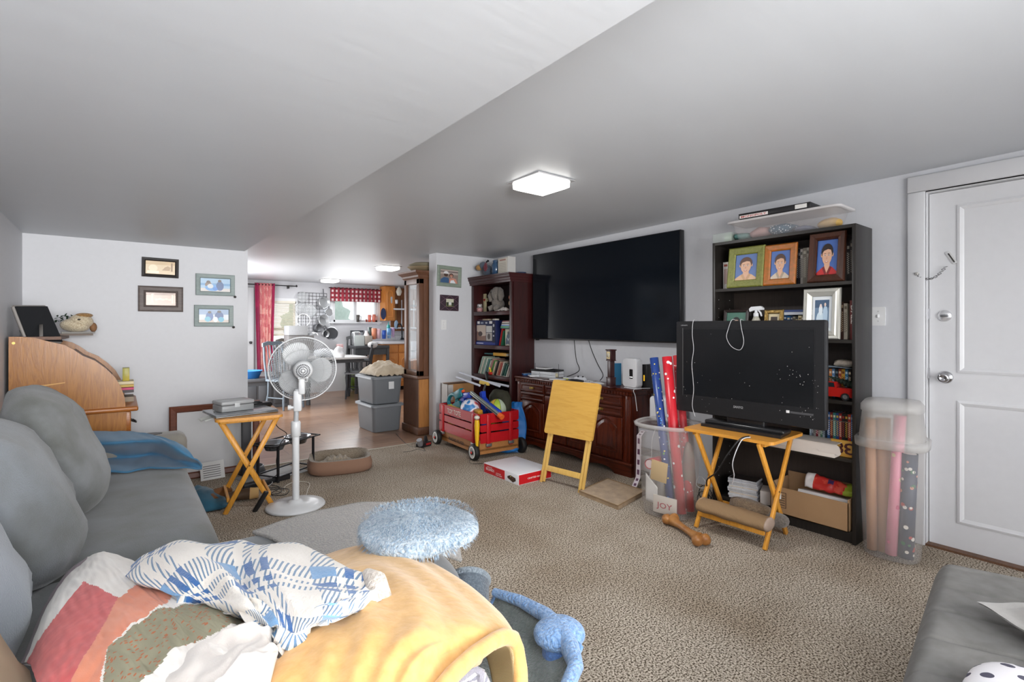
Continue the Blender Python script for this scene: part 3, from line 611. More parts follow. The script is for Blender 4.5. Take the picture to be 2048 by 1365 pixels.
t = thing('paper', 'grey card sheet lying under the green game case', 'paper', BWd(x+.07, .19, B2+.1985-.006+.0), RW); MB().box((-.09, -.06, .0), (.055, .06, .003), mat('8f8a82', .6)).build('sheet', t)
t = thing('number_plate', 'yellow wooden plate with dark numerals leaning behind the white box', 'plate', BWd(.845, .035, B2+.001), RW, rot=(0, 0, RW)); q = MB(); q.box((-.085, 0, 0), (.04, .012, .098), mat('d8a544', .5, kind='wood', h2='b98430'), .002); q.build('board', t); txt('8', .05, .07, mat('4a1a18', .5), t, (-.04, -.0008, .05), name='numeral'); txt('3', .05, .07, mat('4a1a18', .5), t, (.012, -.0008, .05), (PI/2, PI, 0), name='numeral')
M_wbox = mat('dbd3ca', .6)
t = thing('long_white_box', 'long white cardboard box lying on the shelf behind the tray table', 'box', BWd(.62, .052, B2+.001), RW)
q = MB(); q.box((-.20, -.10, 0), (.19, .05, .05), M_wbox, .001); q.build('box_body', t)
q = MB(); q.prism([(-.202, .024), (-.202, .082), (.2, .082), (.215, .07), (.225, .03), (.215, .018), (.19, .026), (.11, .024), (.1, .036), (.08, .038), (.07, .026)], M_wbox, 'xz', -.103, -.100); q.box((-.202, -.103, .08), (.2, .052, .083), M_wbox).box((-.203, -.1, .024), (-.2, .05, .082), M_wbox); q.build('lid', t)
t = thing('candy_box', 'red box with white script lettering under the tray table edge', 'box', BWd(.16, .04, B2), RW); q = MB(); q.box((-.14, -.05, 0), (.10, .03, .085), mat('8e1d22', .4, h2='6e1418', sc=3), .002); q.build('box_body', t); txt('Candy Canes', .15, .026, mat('ecd9d2', .5), t, (-.0, -.0508, .045), shear=.2)
# bottom shelf
t = thing('cardboard_box', 'open brown cardboard box with papers on the bottom shelf', 'cardboard box', BWd(.65, .13, BS[0]+.0), RW)
CB = mat('a98763', .75, h2='9a7855', sc=.6); q = MB(); bw, bd, bh = .225, .155, .17
q.box((-bw, -bd, 0), (bw, bd*.7, .004), CB).box((-bw, -bd, 0), (bw, -bd+.004, bh), CB).box((-bw, bd*.7-.004, 0), (bw, bd*.7, bh+.05), CB).box((-bw, -bd, 0), (-bw+.004, bd*.7, bh+.02), CB).box((bw-.004, -bd, 0), (bw, bd*.7, bh+.02), CB); q.build('box_body', t)
q = MB(); q.T = Matrix.Translation((-bw+.07, -bd-.001, .09)); q.ring(.06, .1, [(0, 0), (0, .0004), (.003, .0004), (.003, 0)], mat('3a2a20', .6))
for k in range(5): q.box((-.022, -.0004, -.035+k*.015), (.022, 0, -.031+k*.015), mat('3a2a20', .6))
q.build('printed_mark', t)
t = thing('paper_stack', 'thick stack of white paper slanting out of the bottom cardboard box', 'paper', BWd(.72, .03, BS[0]+.125), RW, rot=(0, .0, RW)); q = MB(); q.T = Matrix.Rotation(-.2, 4, 'X'); q.box((-.15, -.0, 0), (.148, .12, .045), mat('dad7d4', .7), .002); q.build('sheets', t)
t = thing('gift_bag', 'crumpled red and lime gift bag stuffed in the bottom cardboard box', 'bag', BWd(.72, .17, BS[0]+.15), RW)
def gb(u, v):
    x = -.14+.29*u; a = v*PI; return (x, -.05*math.cos(a)-.01+.01*nz3(u*6, v*6, 1), .02+(.085-.03*u)*math.sin(a)+.012*nz3(u*9, v*5, 3))
def gbm(u, v): k = nz3(u*5, v*5, 7); return mat('e9e3e0', .3) if u < .18 else (mat('a4b83a', .3) if u+.15*k > .78 else (mat('503a6e', .3) if .45 < u < .56 and .2 < v < .42 else (mat('c8322c', .3) if k > -.1 else mat('d8503f', .3))))
MB().grid(gb, 36, 18, None, True, gbm).build('bag_body', t, solid=.001)
t = thing('white_notepad', 'white pad of paper leaning between the game cases and the cardboard box', 'notepad', BWd(.36, .10, BS[0]+.002), RW); q = MB(); q.T = Matrix.Translation((0, 0, .008)) @ Matrix.Rotation(.35, 4, 'Z'); q.box((-.05, -.07, 0), (.06, .08, .09), mat('e3dfda', .7), .002); q.build('sheets', t)
# stack of white game cases
names = ['bottom', 'second from bottom', 'third from bottom', 'fourth from bottom', 'fifth from bottom', 'sixth from bottom', 'third from top', 'second from top', 'topmost']
cx = BL(1486, 970, .05)[0]; z = BS[0]+.002
t = thing('magazine', 'reddish magazine under the stack of white game cases', 'magazine', BWd(cx+.03, .06, z), RW+.5); MB().box((-.09, -.06, 0), (.09, .06, .003), mat('8c4a3c', .5)).build('pages', t); z += .004
for i in range(9):
    r = random.Random(i); t = thing('game_case', 'white game case, %s of the stack on the bottom shelf' % names[i], 'game case', BWd(cx+r.uniform(-.006, .006), .08+r.uniform(-.006, .006), z), RW+.22+r.uniform(-.05, .05), 'stacked white game cases')
    q = MB(); q.box((-.095, -.068, 0), (.095, .068, .0145), mat('d5d8df', .25), .0015); q.build('case', t)
    q = MB(); q.box((-.092, -.0686, .002), (.092, -.0682, .0125), mat('e9e9e9', .3, h2=['8a8a8a', '999999', 'b9a070', '7a7a7a', 'a0a0a0', 'b09a72', '8d8d8d', '777777', '333333'][i], sc=7)); q.build('spine_label', t)
    if i == 8: MB().box((-.09, -.064, .0146), (.09, .064, .015), mat('3a3634', .3, h2='151515', sc=2)).build('cover_print', t)
    z += .0152
# on top of the bookcase
GL = mat('d9d3d3', .25, alpha=.26); zt = BH+.001
a, b = BL(1468, 440, .1)[0], BL(1700, 440, .1)[0]-.03
t = thing('storage_bin', 'long clear plastic storage bin with a lid on top of the black bookcase', 'storage bin', BWd((a+b)/2, .14, zt), RW); hw = (b-a)/2
def rr(w_, d_, z, r=.04): return [(x, y, z) for x, y in rrect(-w_, -d_, w_, d_, r)]
q = MB(); q.loft([rr(hw*.82, .10, 0), rr(hw*.86, .105, .02), rr(hw*.94, .125, .12), rr(hw*.97, .13, .125)], GL, False); q.add(rr(hw*.82, .10, .001), [list(range(20))], GL); q.build('tub', t)
q = MB(); q.loft([rr(hw*.97, .13, .12), rr(hw*1.03, .14, .122), rr(hw*1.03, .14, .134), rr(hw*.95, .125, .134), rr(hw*.93, .12, .139)], mat('e6e2e2', .3, alpha=.75)); q.build('lid', t)
for i, (x, y, w_, h_, c, lab) in enumerate([(-.3, .0, .07, .06, '5f8d86', 'teal toy bundle at the left end inside the clear bin'), (-.17, 0, .08, .08, 'b8908a', 'pink plush bundle inside the clear bin'), (-.03, 0, .09, .08, '2f5a70', 'dark teal dotted fabric ball inside the clear bin'), (.12, -.01, .06, .045, '566078', 'blue grey bundle inside the clear bin'), (.26, .0, .07, .07, 'c9a35c', 'yellow round toy at the right end inside the clear bin')]):
    o = thing('toy', lab, 'toy', BWd((a+b)/2+x*hw/.36, .14+y, zt+.003), RW); k = 1.0
    MB().ell((0, 0, h_/2+.004), (w_, .075, h_/2), mat(c, .8, h2='dfe6ea' if i == 2 else None, kind='speck' if i == 2 else 'plain'), 18, fn=lambda p: p*(1+.2*nz3(p.x*25, p.y*25, p.z*25+i))).build('toy_body', o)
t = thing('board_game_box', 'black flat board game box lying on the clear bin lid near the ceiling', 'board game', BWd((a+b)/2-.03, .13, zt+.141), RW+.02)
q = MB(); q.box((-.24, -.12, 0), (.22, .11, .036), mat('1d1c1e', .4), .002); q.build('box_body', t); MB().box((-.232, -.1215, .002), (-.04, -.1203, .022), mat('e8e0dc', .4)).build('side_label', t)
txt('MONOPOLY', .17, .014, mat('b0282c', .4), t, (-.135, -.1218, .012)); MB().box((.13, -.1215, .004), (.2, -.1203, .03), mat('e8e6e2', .4)).build('price_label', t)
t = thing('clear_case', 'small clear plastic case with green contents at the left end on the bookcase', 'case', BWd(BL(1450, 470, .1)[0]+.0, .13, zt), RW)
q = MB(); q.box((-.075, -.07, 0), (.07, .07, .075), mat('c9d0cc', .25, alpha=.5), .004); q.build('case_body', t); MB().box((.01, -.055, .004), (.064, .055, .062), mat('6f9a52', .6, h2='b8c7b0', sc=3)).build('green_lining', t)
# chain of things on top of the hutch is placed in the next part
# ================================================================ hutch contents
def HX_(px, py, d=.06): return HL(px, py, d)[0]
Z1, Z2, Z3 = zs[0]+.001, zs[1]+.001, zs[2]+.001
# top shelf: jar, cross, plush rabbit, orange toy, papers
t = thing('candy_jar', 'small glass jar of red and cream sweets at the left of the top hutch shelf', 'jar', HWd(HX_(958, 620), .07, Z3), RW)
MB().lathe([(.03, 0), (.038, .006), (.04, .05), (.034, .062), (.030, .068)], mat('cfc8c8', .1, alpha=.35), n=20).build('glass', t)
MB().lathe([(.028, .003), (.035, .008), (.036, .048), (.01, .052)], mat('c2403c', .5, kind='speck', h2='efe2cc', sc=1.4), n=20).build('sweets', t)
MB().lathe([(.031, .068), (.031, .092), (.028, .096), (0, .096)], mat('bcb8b8', .2, .3), n=20).build('lid', t)
t = thing('wooden_cross', 'cream wooden cross with a red heart standing behind the candy jar', 'cross', HWd(HX_(970, 600, .15), .15, Z3), RW)
q = MB(); q.prism([(-.022, 0), (.022, 0), (.022, .13), (.062, .13), (.062, .172), (.022, .172), (.022, .225), (-.022, .225), (-.022, .172), (-.062, .172), (-.062, .13), (-.022, .13)], mat('d9cfa6', .6), 'xz', -.009, .009); q.build('cross_body', t)
hp = [(.022*.9*(math.sin(a)**3), .15+.019*(.8125*math.cos(a)-.3125*math.cos(2*a)-.125*math.cos(3*a)-.0625*math.cos(4*a))) for a in [2*PI*k/24 for k in range(24)]]
MB().prism(hp, mat('b3262a', .4), 'xz', -.012, -.009).build('heart', t)
M_gp = mat('8f8880', .9, kind='plush', h2='6d665f', sc=1.3)
t = thing('plush_rabbit', 'grey plush rabbit with long drooping ears slumped on the top hutch shelf', 'plush toy', HWd(HX_(993, 620, .12)+.02, .13, Z3), RW)
nf = lambda p: p*(1+.12*nz3(p.x*18, p.y*18, p.z*18))
MB().ell((0, 0, .085), (.085, .07, .085), M_gp, 24, fn=nf).build('body', t); hd = MB().ell((.0, -.02, .21), (.075, .065, .08), M_gp, 24, fn=nf).build('head', t)
for s in (-1, 1):
    MB().tube([(s*.03, 0, .27), (s*.075, -.02, .24), (s*.10, -.035, .18), (s*.095, -.04, .12)], [.02, .034, .04, .02], M_gp, 12).build('ear', hd)
    MB().tube([(s*.04, -.04, .05), (s*.07, -.09, .03)], [.036, .028], M_gp, 12).build('leg', t)
MB().ell((-.04, -.078, .225), (.009, .006, .009), mat('1a1715', .2), 10).build('eye', hd)
t = thing('plush_toy', 'small orange plush toy at the right end of the top hutch shelf', 'plush toy', HWd(HW-.10, .09, Z3+.025), RW)
MB().ell((0, 0, .05), (.045, .04, .055), mat('d9702a', .8, kind='plush', h2='b8521a'), 18, fn=nf).build('body', t); MB().ell((0, -.015, .125), (.036, .032, .036), mat('d9702a', .8, kind='plush', h2='b8521a'), 18).build('head', t); MB().ell((.0, -.038, .06), (.022, .008, .028), mat('ecc9a0', .8), 12).build('belly', t)
t = thing('yellow_box', 'old gold box standing behind the orange plush toy', 'box', HWd(HW-.10, .22, Z3), RW); MB().box((-.045, -.04, 0), (.045, .04, .25), mat('7a6838', .5, h2='4f4426', sc=2), .003).build('box_body', t)
t = thing('printed_cloth', 'white patterned cloth crumpled at the right front of the top hutch shelf', 'cloth', HWd(HW-.21, .06, Z3), RW)
MB().grid(lambda u, v: (-.13+.23*u, -.05+.09*v, .004+.045*math.sin(PI*u)*math.sin(PI*v)*(.6+.4*u)+.008*nz3(u*7, v*7, 2)), 24, 14, mat('d8d2cb', .7, kind='speck', h2='8b7f86', sc=1.3)).build('folds', t, solid=.002)
# middle shelf: big blue picture box + box + leaning cases
t = thing('toy_box', 'large navy picture box with grey photographs filling the left of the middle hutch shelf', 'toy box', HWd(.055, .03, Z2), RW)
q = MB(); q.box((0, 0, 0), (.40, .12, .29), mat('1b2450', .35), .002); q.build('box_body', t)
q = MB(); flat(q, [(rect(.012, .05, .205, .235), mat('cdbdb0', .4)), ([(.012, .05), (.205, .05), (.205, .11), (.10, .10), (.06, .15), (.012, .16)], mat('8a6a5c', .4)), (oval(.09, .13, .045, .03), mat('4a3a38', .4)), (rect(.215, .15, .335, .225), mat('d6d6d2', .4)), (rect(.215, .05, .335, .145), mat('b9b5b0', .4)), (oval(.27, .1, .03, .035), mat('55504e', .4)), (rect(.03, .25, .08, .28), mat('e6e6e6', .4)), (rect(.10, .252, .16, .27), mat('9aa4b8', .4)), (rect(.2, .252, .24, .27), mat('c6ccd8', .4)), (rect(.28, .25, .34, .282), mat('e0e0e0', .4)), (rect(0, 0, .40, .035), mat('2a3a8c', .4)), (rect(.02, .012, .16, .024), mat('c0c6dc', .4)), (rect(.345, .03, .395, .27), mat('12183a', .4)), (oval(.37, .23, .016, .018), mat('c8cbd4', .4)), (rect(.358, .15, .382, .17), mat('c8cbd4', .4)), (rect(.358, .1, .382, .12), mat('c8cbd4', .4))]); q.build('cover_print', t)
for i, (w_, c) in enumerate([(.05, '4a1c24'), (.06, 'b9a68c'), (.035, 'ddd5c6')]):
    o = thing('small_box', ['maroon', 'tan', 'cream'][i]+' little box lying on top of the navy picture box', 'box', HWd([.11, .22, .40][i], .08, Z2+.291), RW); MB().box((-w_, -.03, 0), (w_ if i < 2 else .02, .03, .018), mat(c, .5), .002).build('box_body', o)
t = thing('yellow_book', 'mustard book standing at the back right of the middle hutch shelf', 'book', HWd(.60, .22, Z2), RW); MB().box((-.14, 0, 0), (.13, .03, .30), mat('b8953e', .5, h2='93732c', sc=2), .002).build('cover', t)
t = thing('picture_case', 'upright picture case with a dark blue figure at the right of the middle hutch shelf', 'case', HWd(.60, .06, Z2), RW)
q = MB(); q.box((0, 0, 0), (.125, .02, .19), mat('cfcab0', .35), .002); q.build('case', t); q = MB(); flat(q, [(rect(.006, .006, .119, .184), mat('d5d2b8', .4)), ([(.01, .01), (.05, .02), (.1, .01), (.11, .07), (.085, .13), (.06, .15), (.035, .12), (.015, .07)], mat('2f4a66', .4)), (oval(.062, .145, .018, .018), mat('141c28', .4)), ([(.03, .1), (.06, .05), (.09, .1), (.06, .075)], mat('c3d0d6', .4))]); q.build('cover_print', t)
cols = ['2e8a86', '5fa04a', '3c7ec0', 'd9dde2', '5a4a42', 'cfc9bf', '7b2a2c']
nm = ['teal', 'green', 'bright blue', 'white', 'brown', 'cream', 'maroon']
for i, c in enumerate(cols):
    slab('%s thin picture book in the slanting pile above the comic case' % nm[i], HWd(.63+.006*i, .10, Z2+.196+.0125*i), .17, .13, .012, mat(c, .4), RW+.05*((i*5) % 3-1))
for i, c in enumerate([('c02a2a', 'bright red'), ('2f6e50', 'dark green')]):
    book('%s book leaning between the navy box and the comic case' % c[1], HWd(.475+.035*i, .07, Z2), .014, .14, .235-.06*i, mat(c[0], .4), RW, .28)
# bottom shelf: leaning children's books
cs = [('a9c0b2', 'grey green'), ('dcd6c6', 'cream'), ('8fb0a0', 'sage'), ('c9d2c4', 'pale sage'), ('5c8a84', 'sea green'), ('d8d0c4', 'off white'), ('b98a80', 'dusty pink'), ('3f9a3c', 'bright green'), ('cbb9a0', 'sand'), ('26282a', 'black'), ('cfa08a', 'salmon'), ('b8564a', 'brick red'), ('ddd6c8', 'ivory'), ('1f4a40', 'bottle green'), ('2c5c50', 'deep green'), ('d9cfc4', 'pale beige'), ('c7b5ac', 'rosy grey')]
x = .075
for i, (c, n_) in enumerate(cs):
    w_ = [.014, .018, .012, .022, .02][i % 5]
    book('%s children\'s book leaning in the bottom row of the corner bookcase' % n_, HWd(x, .05, Z1), w_, .18, .225-.012*(i % 3)-.0035*i, mat(c, .5), RW, .42+.02*(i % 2), group='leaning books in the corner bookcase')
    x += w_*1.12+.018
slab('yellow game box lying on top of the leaning books', HWd(.50, .12, Z1+.228), .25, .13, .035, mat('d9a42e', .4), RW)
slab('dark teal flat book lying on the leaning books at the left', HWd(.30, .13, Z1+.238), .2, .15, .015, mat('2c5a5e', .4), RW+.1)
t = thing('toy_figure', 'small red and yellow toy in front of the leaning hutch books', 'toy', HWd(.36, .025, Z1), RW)
q = MB(); q.ell((0, 0, .02), (.04, .018, .02), mat('c8281e', .4), 14).ell((.0, 0, .045), (.018, .014, .018), mat('e2b824', .4), 12); q.build('toy_body', t); MB().tube([(0, 0, .055), (-.018, 0, .085)], [.008, .01], mat('e8d23c', .4), 8).build('cap', t)
t = thing('paper_scraps', 'pale crumpled paper on the hutch ledge at its right corner', 'paper', HWd(.60, .0, Z1-.001), RW)
MB().grid(lambda u, v: (-.08+.18*u, -.0+.02*v, .004+.02*abs(nz3(u*9, v*5, 4))), 14, 6, mat('cfc9c0', .7)).build('sheet', t, solid=.001)
# hutch top
zt2 = HH+.001
t = thing('plush_animal', 'blue grey plush animal with a tan muzzle sitting on top of the hutch', 'plush toy', HWd(.17, .08, zt2), RW)
bp = mat('5c6878', .9, kind='plush', h2='474f5e')
MB().ell((.03, .02, .07), (.075, .06, .075), bp, 20, fn=nf).build('body', t); h_ = MB().ell((.0, -.02, .135), (.055, .05, .05), bp, 20, fn=nf).build('head', t); MB().ell((-.055, -.05, .115), (.045, .04, .036), mat('b98a4e', .9, kind='plush', h2='96703c'), 16).build('muzzle', h_)
MB().tube([(.045, -.02, .16), (.08, -.05, .10), (.085, -.055, .06)], [.014, .028, .012], mat('7a2c3c', .8, kind='plush', h2='5c1f2c'), 10).build('ear', h_)
MB().tube([(.0, .02, .18), (.02, .03, .20), (.045, .02, .19)], .01, mat('23242c', .9), 8).build('mane', h_)
t = thing('glass_jar', 'blue glass jar standing on the hutch beside the white card', 'jar', HWd(.395, .08, zt2), RW)
MB().lathe([(.04, 0), (.05, .01), (.052, .12), (.038, .15), (.034, .16), (.04, .165), (.04, .175), (.03, .178)], mat('3a5a7c', .08, coat=.6, alpha=.85), n=22).build('glass', t)
t = thing('greeting_card', 'white framed certificate standing on top of the hutch', 'card', HWd(.56, .05, zt2), RW, rot=(0, 0, RW))
q = MB(); q.box((-.085, 0, 0), (.10, .006, .19), mat('dcd8d2', .6), .001); q.box((.10, -.0, 0), (.105, .11, .195), mat('c9c7c4', .6)); q.build('card_body', t); q = MB(); flat(q, [(rect(-.075, .01, .09, .18), mat('e5dfd2', .6)), (rect(-.05, .155, .065, .17), mat('b98a80', .6))]+[(rect(-.06, .03+.018*k, .075, .034+.018*k), mat('b3aca0', .6)) for k in range(6)]); q.build('printed_page', t)
t = thing('blue_dish', 'low dark blue dish at the right of the hutch top', 'dish', HWd(.70, .21, zt2), RW); MB().lathe([(.04, 0), (.06, .012), (.062, .02), (.055, .016), (.0, .008)], mat('2a3d5c', .3), n=22).build('dish_body', t)
# ================================================================ partition wall pictures
def wallpic(label, p00, p10, y, H_, prof, m, shapes, roll=0, **k):
    a = yp(*p00, y); b = yp(*p10, y); return pframe(label, (b-a).length, H_, prof, m, shapes, ((a+b)/2)+Vector((0, -.0035, 0)), 0, 0, roll, **k)
sage = mat('8a9688', .5, kind='wood', h2='6f7a70', sc=2, ax=0)
couple = [(rect(-1, -1, 1, 1), mat('8d8078', .4)), (rect(-1, .3, 1, 1), mat('b3a49c', .4)), (rect(-1, .62, 1, .78), mat('6a5f60', .4)), ([(-1, -1), (-.95, -.5), (-.6, -.15), (-.1, -.2), (.1, -1)], mat('3b5a80', .4)), (E1(-.38, .25, .24, .3), mat('4a342c', .4)), ([(-.66, .38), (-.6, .68), (-.38, .8), (-.14, .68), (-.06, .38)], mat('dcdcdc', .4)), ([(-.02, -1), (.0, -.4), (.3, -.2), (.75, -.3), (.95, -1)], mat('c98b78', .4)), ([(.1, -1), (.15, -.6), (.5, -.5), (.75, -1)], mat('dfe3e8', .4)), (E1(.22, .15, .24, .34), mat('3a2622', .4)), (E1(.22, .08, .18, .25), mat('b07a66', .4)), ([(.12, -.02), (.32, -.02), (.22, -.1)], mat('f2ece8', .4))]
wallpic('sage green framed photo of a couple on the partition wall beside the hutch', (873, 571), (921, 577), YH, .245, [(0, .012), (.01, .018), (.035, .014), (.045, .006)], sage, couple, roll=.03)
a = yp(879, 620, YH); b = yp(916, 624, YH)
t = thing('ribbon_board', 'small dark purple ribbon photo board below the sage green framed couple', 'memo board', (a+b)/2+Vector((0, -.0015, 0)), 0, rot=(0, .02, 0)); W2_ = (b-a).length; H2_ = .185
MB().box((-W2_/2, -.014, 0), (W2_/2, 0, H2_), mat('38202f', .7, kind='fabric', h2='2a1624'), .004).build('board', t)
q = MB(); rb = mat('8a6a78', .5)
for (x0, z0, x1, z1) in ((-.5, 0, .5, 1), (-.5, 1, .5, 0), (-.5, .5, 0, 1), (0, 1, .5, .5), (.5, .5, 0, 0), (0, 0, -.5, .5)):
    p0 = Vector((x0*W2_*.96, -.0155, z0*H2_*.96+.003)); p1 = Vector((x1*W2_*.96, -.0155, z1*H2_*.96+.003)); q.tube([p0, p1], .0018, rb, 4)
q.build('ribbons', t)
q = MB(); flat(q, [(rect(-.05, .05, .052, .14), mat('8c8a62', .4)), (rect(-.05, .1, .052, .14), mat('c9c8b4', .4)), (oval(-.005, .085, .009, .022), mat('e6e6e6', .4)), (oval(.012, .085, .009, .022), mat('e0e0e0', .4)), (rect(-.045, .055, -.02, .1), mat('2f3a2c', .4)), (rect(.024, .055, .05, .1), mat('38402f', .4))], -.0176); q.build('photo_print', t)
# ================================================================ picture wall frames
tan = ('e2c9a0', 'c9a878')
sep = [(rect(-1, -1, 1, 1), mat('d8bf96', .25)), (rect(-1, .45, 1, 1), mat('c7a878', .25)), (E1(-.5, -.1, .3, .55), mat('ecd8b4', .25)), ([(.1, -.4), (.3, .1), (.5, .3), (.7, .1), (.62, -.4)], mat('a58254', .25)), (rect(.72, -.5, .84, .8), mat('8e6c40', .25)), (rect(-.9, -.9, -.1, -.5), mat('f0e2c4', .25))]
sep2 = [(rect(-1, -1, 1, 1), mat('b99a84', .25)), (rect(-1, .6, 1, 1), mat('8a6248', .25)), (rect(-.66, -.6, -.52, .8), mat('d9bda0', .25))]+[(E1(-.3+.22*k, -.1+.1*(k % 2), .12, .16), mat('d8bda4', .25)) for k in range(5)]+[(rect(.72, -.7, .8, .7), mat('ead8c0', .25)), (rect(.86, -.7, .92, .75), mat('e6d0b4', .25))]
wallpic('small black framed sepia print, upper left of the picture wall group', (283, 553.5), (357, 557), YP, .158, [(0, .012), (.004, .018), (.018, .014), (.026, .006)], mat('201d1d', .4, kind='plain', h2='322d2b'), sep, roll=.01)
wallpic('wide grey brown wooden framed sepia print below the black frame', (276, 622), (366, 625.5), YP, .208, [(0, .012), (.006, .018), (.012, .015), (.036, .018), (.042, .010), (.048, .014), (.052, .006)], mat('6e6460', .5, kind='wood', h2='4b4340', sc=2, ax=0), sep2, roll=.0)
blue = mat('8f9c9a', .5, kind='wood', h2='7d8a88', sc=2, ax=0)
beach = [(rect(-1, -1, 1, 1), mat('9fc0dc', .3)), (rect(-1, -.1, 1, .25), mat('6f9fca', .3)), (rect(-1, -1, 1, -.5), mat('cfcac6', .3)), (E1(-.48, .0, .22, .5), mat('7a6450', .3)), (E1(-.48, .45, .13, .2), mat('4f4038', .3)), (E1(-.2, -.45, .5, .5), mat('5d9bd6', .3)), (E1(-.35, -.2, .2, .35), mat('cfd5da', .3)), (E1(.3, -.15, .26, .72), mat('3a5a8c', .3)), (E1(.28, .62, .12, .2), mat('5a463c', .3)), (E1(-.02, -.6, .15, .3), mat('3d7fcb', .3))]
beach2 = [(rect(-1, -1, 1, 1), mat('d5dbe0', .3)), (rect(-1, .2, 1, 1), mat('8da6c6', .3)), (rect(-1, -1, 1, -.6), mat('c9bdb2', .3)), (E1(-.3, -.1, .25, .7), mat('4a6ca6', .3)), (E1(-.3, .55, .12, .2), mat('4a3c3c', .3)), (E1(.35, .0, .3, .65), mat('37588f', .3)), (E1(.35, .65, .14, .2), mat('3e3434', .3)), (E1(-.42, -.5, .2, .4), mat('62b3cc', .3)), (E1(.1, -.55, .16, .42), mat('dfe8ec', .3)), (E1(.48, -.55, .2, .4), mat('5cadc9', .3))]
t1 = wallpic('sage blue framed beach photo of a couple, upper one near the wall end', (391, 589), (469, 594.5), YP, .185, [(0, .012), (.004, .018), (.03, .014), (.036, .006)], blue, beach)
t2 = wallpic('sage blue framed beach photo of a group, lower one near the wall end', (388, 651), (466, 656), YP, .185, [(0, .012), (.004, .018), (.03, .014), (.036, .006)], blue, beach2)
for tt in (t1, t2):
    MB().ell((.15, -.012, -.006), (.011, .008, .011), mat('3a3734', .5), 12).build('rosette', tt)
# ================================================================ things on the console
zc1 = CH+.001
def CL(px, py, d=0): v = zp(px, py, CH); return (CY0-v.y, v.x-CX0)
def onc(name, label, cat, px, py, rz=0., z=0., group=None):
    v = zp(px, py, CH+z)
    if v.x > 3.60: v = xp(px, py, 3.60)
    return thing(name, label, cat, (v.x, v.y, zc1+z), RW+rz, group)
WH = mat('dcdee2', .3)
t = onc('game_console', 'white box-shaped game console lying on the left of the cherry console', 'game console', 1094, 744, .05); q = MB(); q.box((-.15, -.09, .0), (.15, .10, .028), WH, .002).box((-.15, -.09, .030), (.15, .10, .062), WH, .002).box((-.147, -.087, .026), (.147, .097, .032), mat('1b1c1e', .5)); q.build('console_body', t); MB().cyl((-.02, -.0915, .045), (-.02, -.089, .045), .004, mat('222', .4) if False else mat('222222', .4), n=10).build('power_button', t)
co = t.location.copy()
t = thing('black_tray', 'flat black tray resting on top of the white game console', 'tray', (co.x-.01, co.y-.01, co.z+.063), RW+.25)
q = MB(); q.box((-.15, -.075, 0), (.15, .085, .006), mat('1c1c1e', .3)); q.ring(.30, .16, [(0, -.0), (0, .006)], mat('1c1c1e', .3)); q.build('tray_base', t)
q = MB()
for a_, b_ in (((-.155, -.085, 0), (.155, -.073, .018)), ((-.155, .075, 0), (.155, .09, .018)), ((-.155, -.085, 0), (-.143, .09, .018)), ((.143, -.085, 0), (.155, .09, .018))): q.box(a_, b_, mat('1c1c1e', .3), .002)
q.build('tray_rim', t)
t = thing('game_case', 'grey printed white game case on the black tray above the white console', 'game case', (co.x-.01, co.y+.03, co.z+.0835), RW+.12); MB().box((-.07, -.06, 0), (.07, .06, .014), mat('dadada', .3), .002).build('case', t); MB().box((-.067, -.057, .0141), (.067, .057, .0146), mat('8a8886', .3, kind='plain', h2='4a4846', sc=6)).build('cover_print', t)
t = onc('game_case', 'blue edged game case at the far left end of the console top', 'game case', 1052, 748, -.35); MB().box((-.075, -.055, 0), (.075, .055, .014), mat('2c6fb5', .3), .002).build('case', t); MB().box((-.055, -.053, .0141), (.073, .053, .0146), mat('cfdcea', .3, h2='9fb6cf', sc=4)).build('cover_print', t)
t = onc('game_case', 'white game case overlapping the blue edged case on the console top', 'game case', 1066, 753, -.5, .0155); MB().box((-.06, -.045, 0), (.07, .05, .013), mat('dfe2e6', .3), .002).build('case', t)
def pad(m, m2, label, px, py, rz, tilt, z=0.):
    t = onc('game_controller', label, 'game controller', px, py, rz, z); t.rotation_euler = (tilt, 0, RW+rz)
    q = MB(); q.ell((0, 0, .025), (.055, .032, .016), m, 20, .8); b = q.build('body', t)
    for s in (-1, 1):
        MB().tube([(s*.03, .005, .027), (s*.055, -.01, .024), (s*.068, -.045, .012), (s*.066, -.065, .012)], [.018, .024, .018, .010], m, 14).build('grip', t)
        MB().cyl((s*.03-(.0 if s < 0 else -.0), .008-(.022 if s > 0 else 0)*0, .036), (s*.03, .008, .048), .008, m2, r2=.009, n=12).build('thumbstick', t)
    return t
pad(mat('d9dbe0', .35), mat('25262a', .5), 'white game controller standing tilted on the console top below the television cables', 1163, 752, .1, .55)
t = onc('game_case', 'white game case with green label lying in the middle of the console top', 'game case', 1117, 761, .1); MB().box((-.08, -.05, 0), (.06, .05, .013), mat('e2e3e4', .3), .002).build('case', t)
t = onc('game_case', 'thin white case behind the light wooden spool on the console', 'game case', 1140, 747, .0); MB().box((-.06, -.04, 0), (.08, .05, .02), mat('d6d8da', .3), .002).build('case', t); MB().box((-.06, -.0408, .002), (.02, -.04, .012), mat('c3cf4a', .4)).build('yellow_label', t)
t = onc('alarm_clock', 'round cream wind up clock lying on the console top near the white cases', 'clock', 1112, 752, -.3); q = MB(); q.T = Matrix.Translation((0, 0, .026)) @ Matrix.Rotation(PI/2, 4, 'X'); q.lathe([(.0, -.015), (.024, -.015), (.026, -.01), (.026, .012), (.022, .015), (0, .012)], mat('cfc6a8', .4), n=22); q.build('clock_body', t)
t = onc('pouch', 'black crumpled pouch lying on the front of the console top', 'pouch', 1152, 765, .1); MB().ell((0, 0, .014), (.10, .045, .016), mat('17171a', .35, h2='2b2b30', sc=5), 24, fn=lambda p: p*(1+.25*nz3(p.x*30, p.y*30, 1))).build('pouch_body', t)
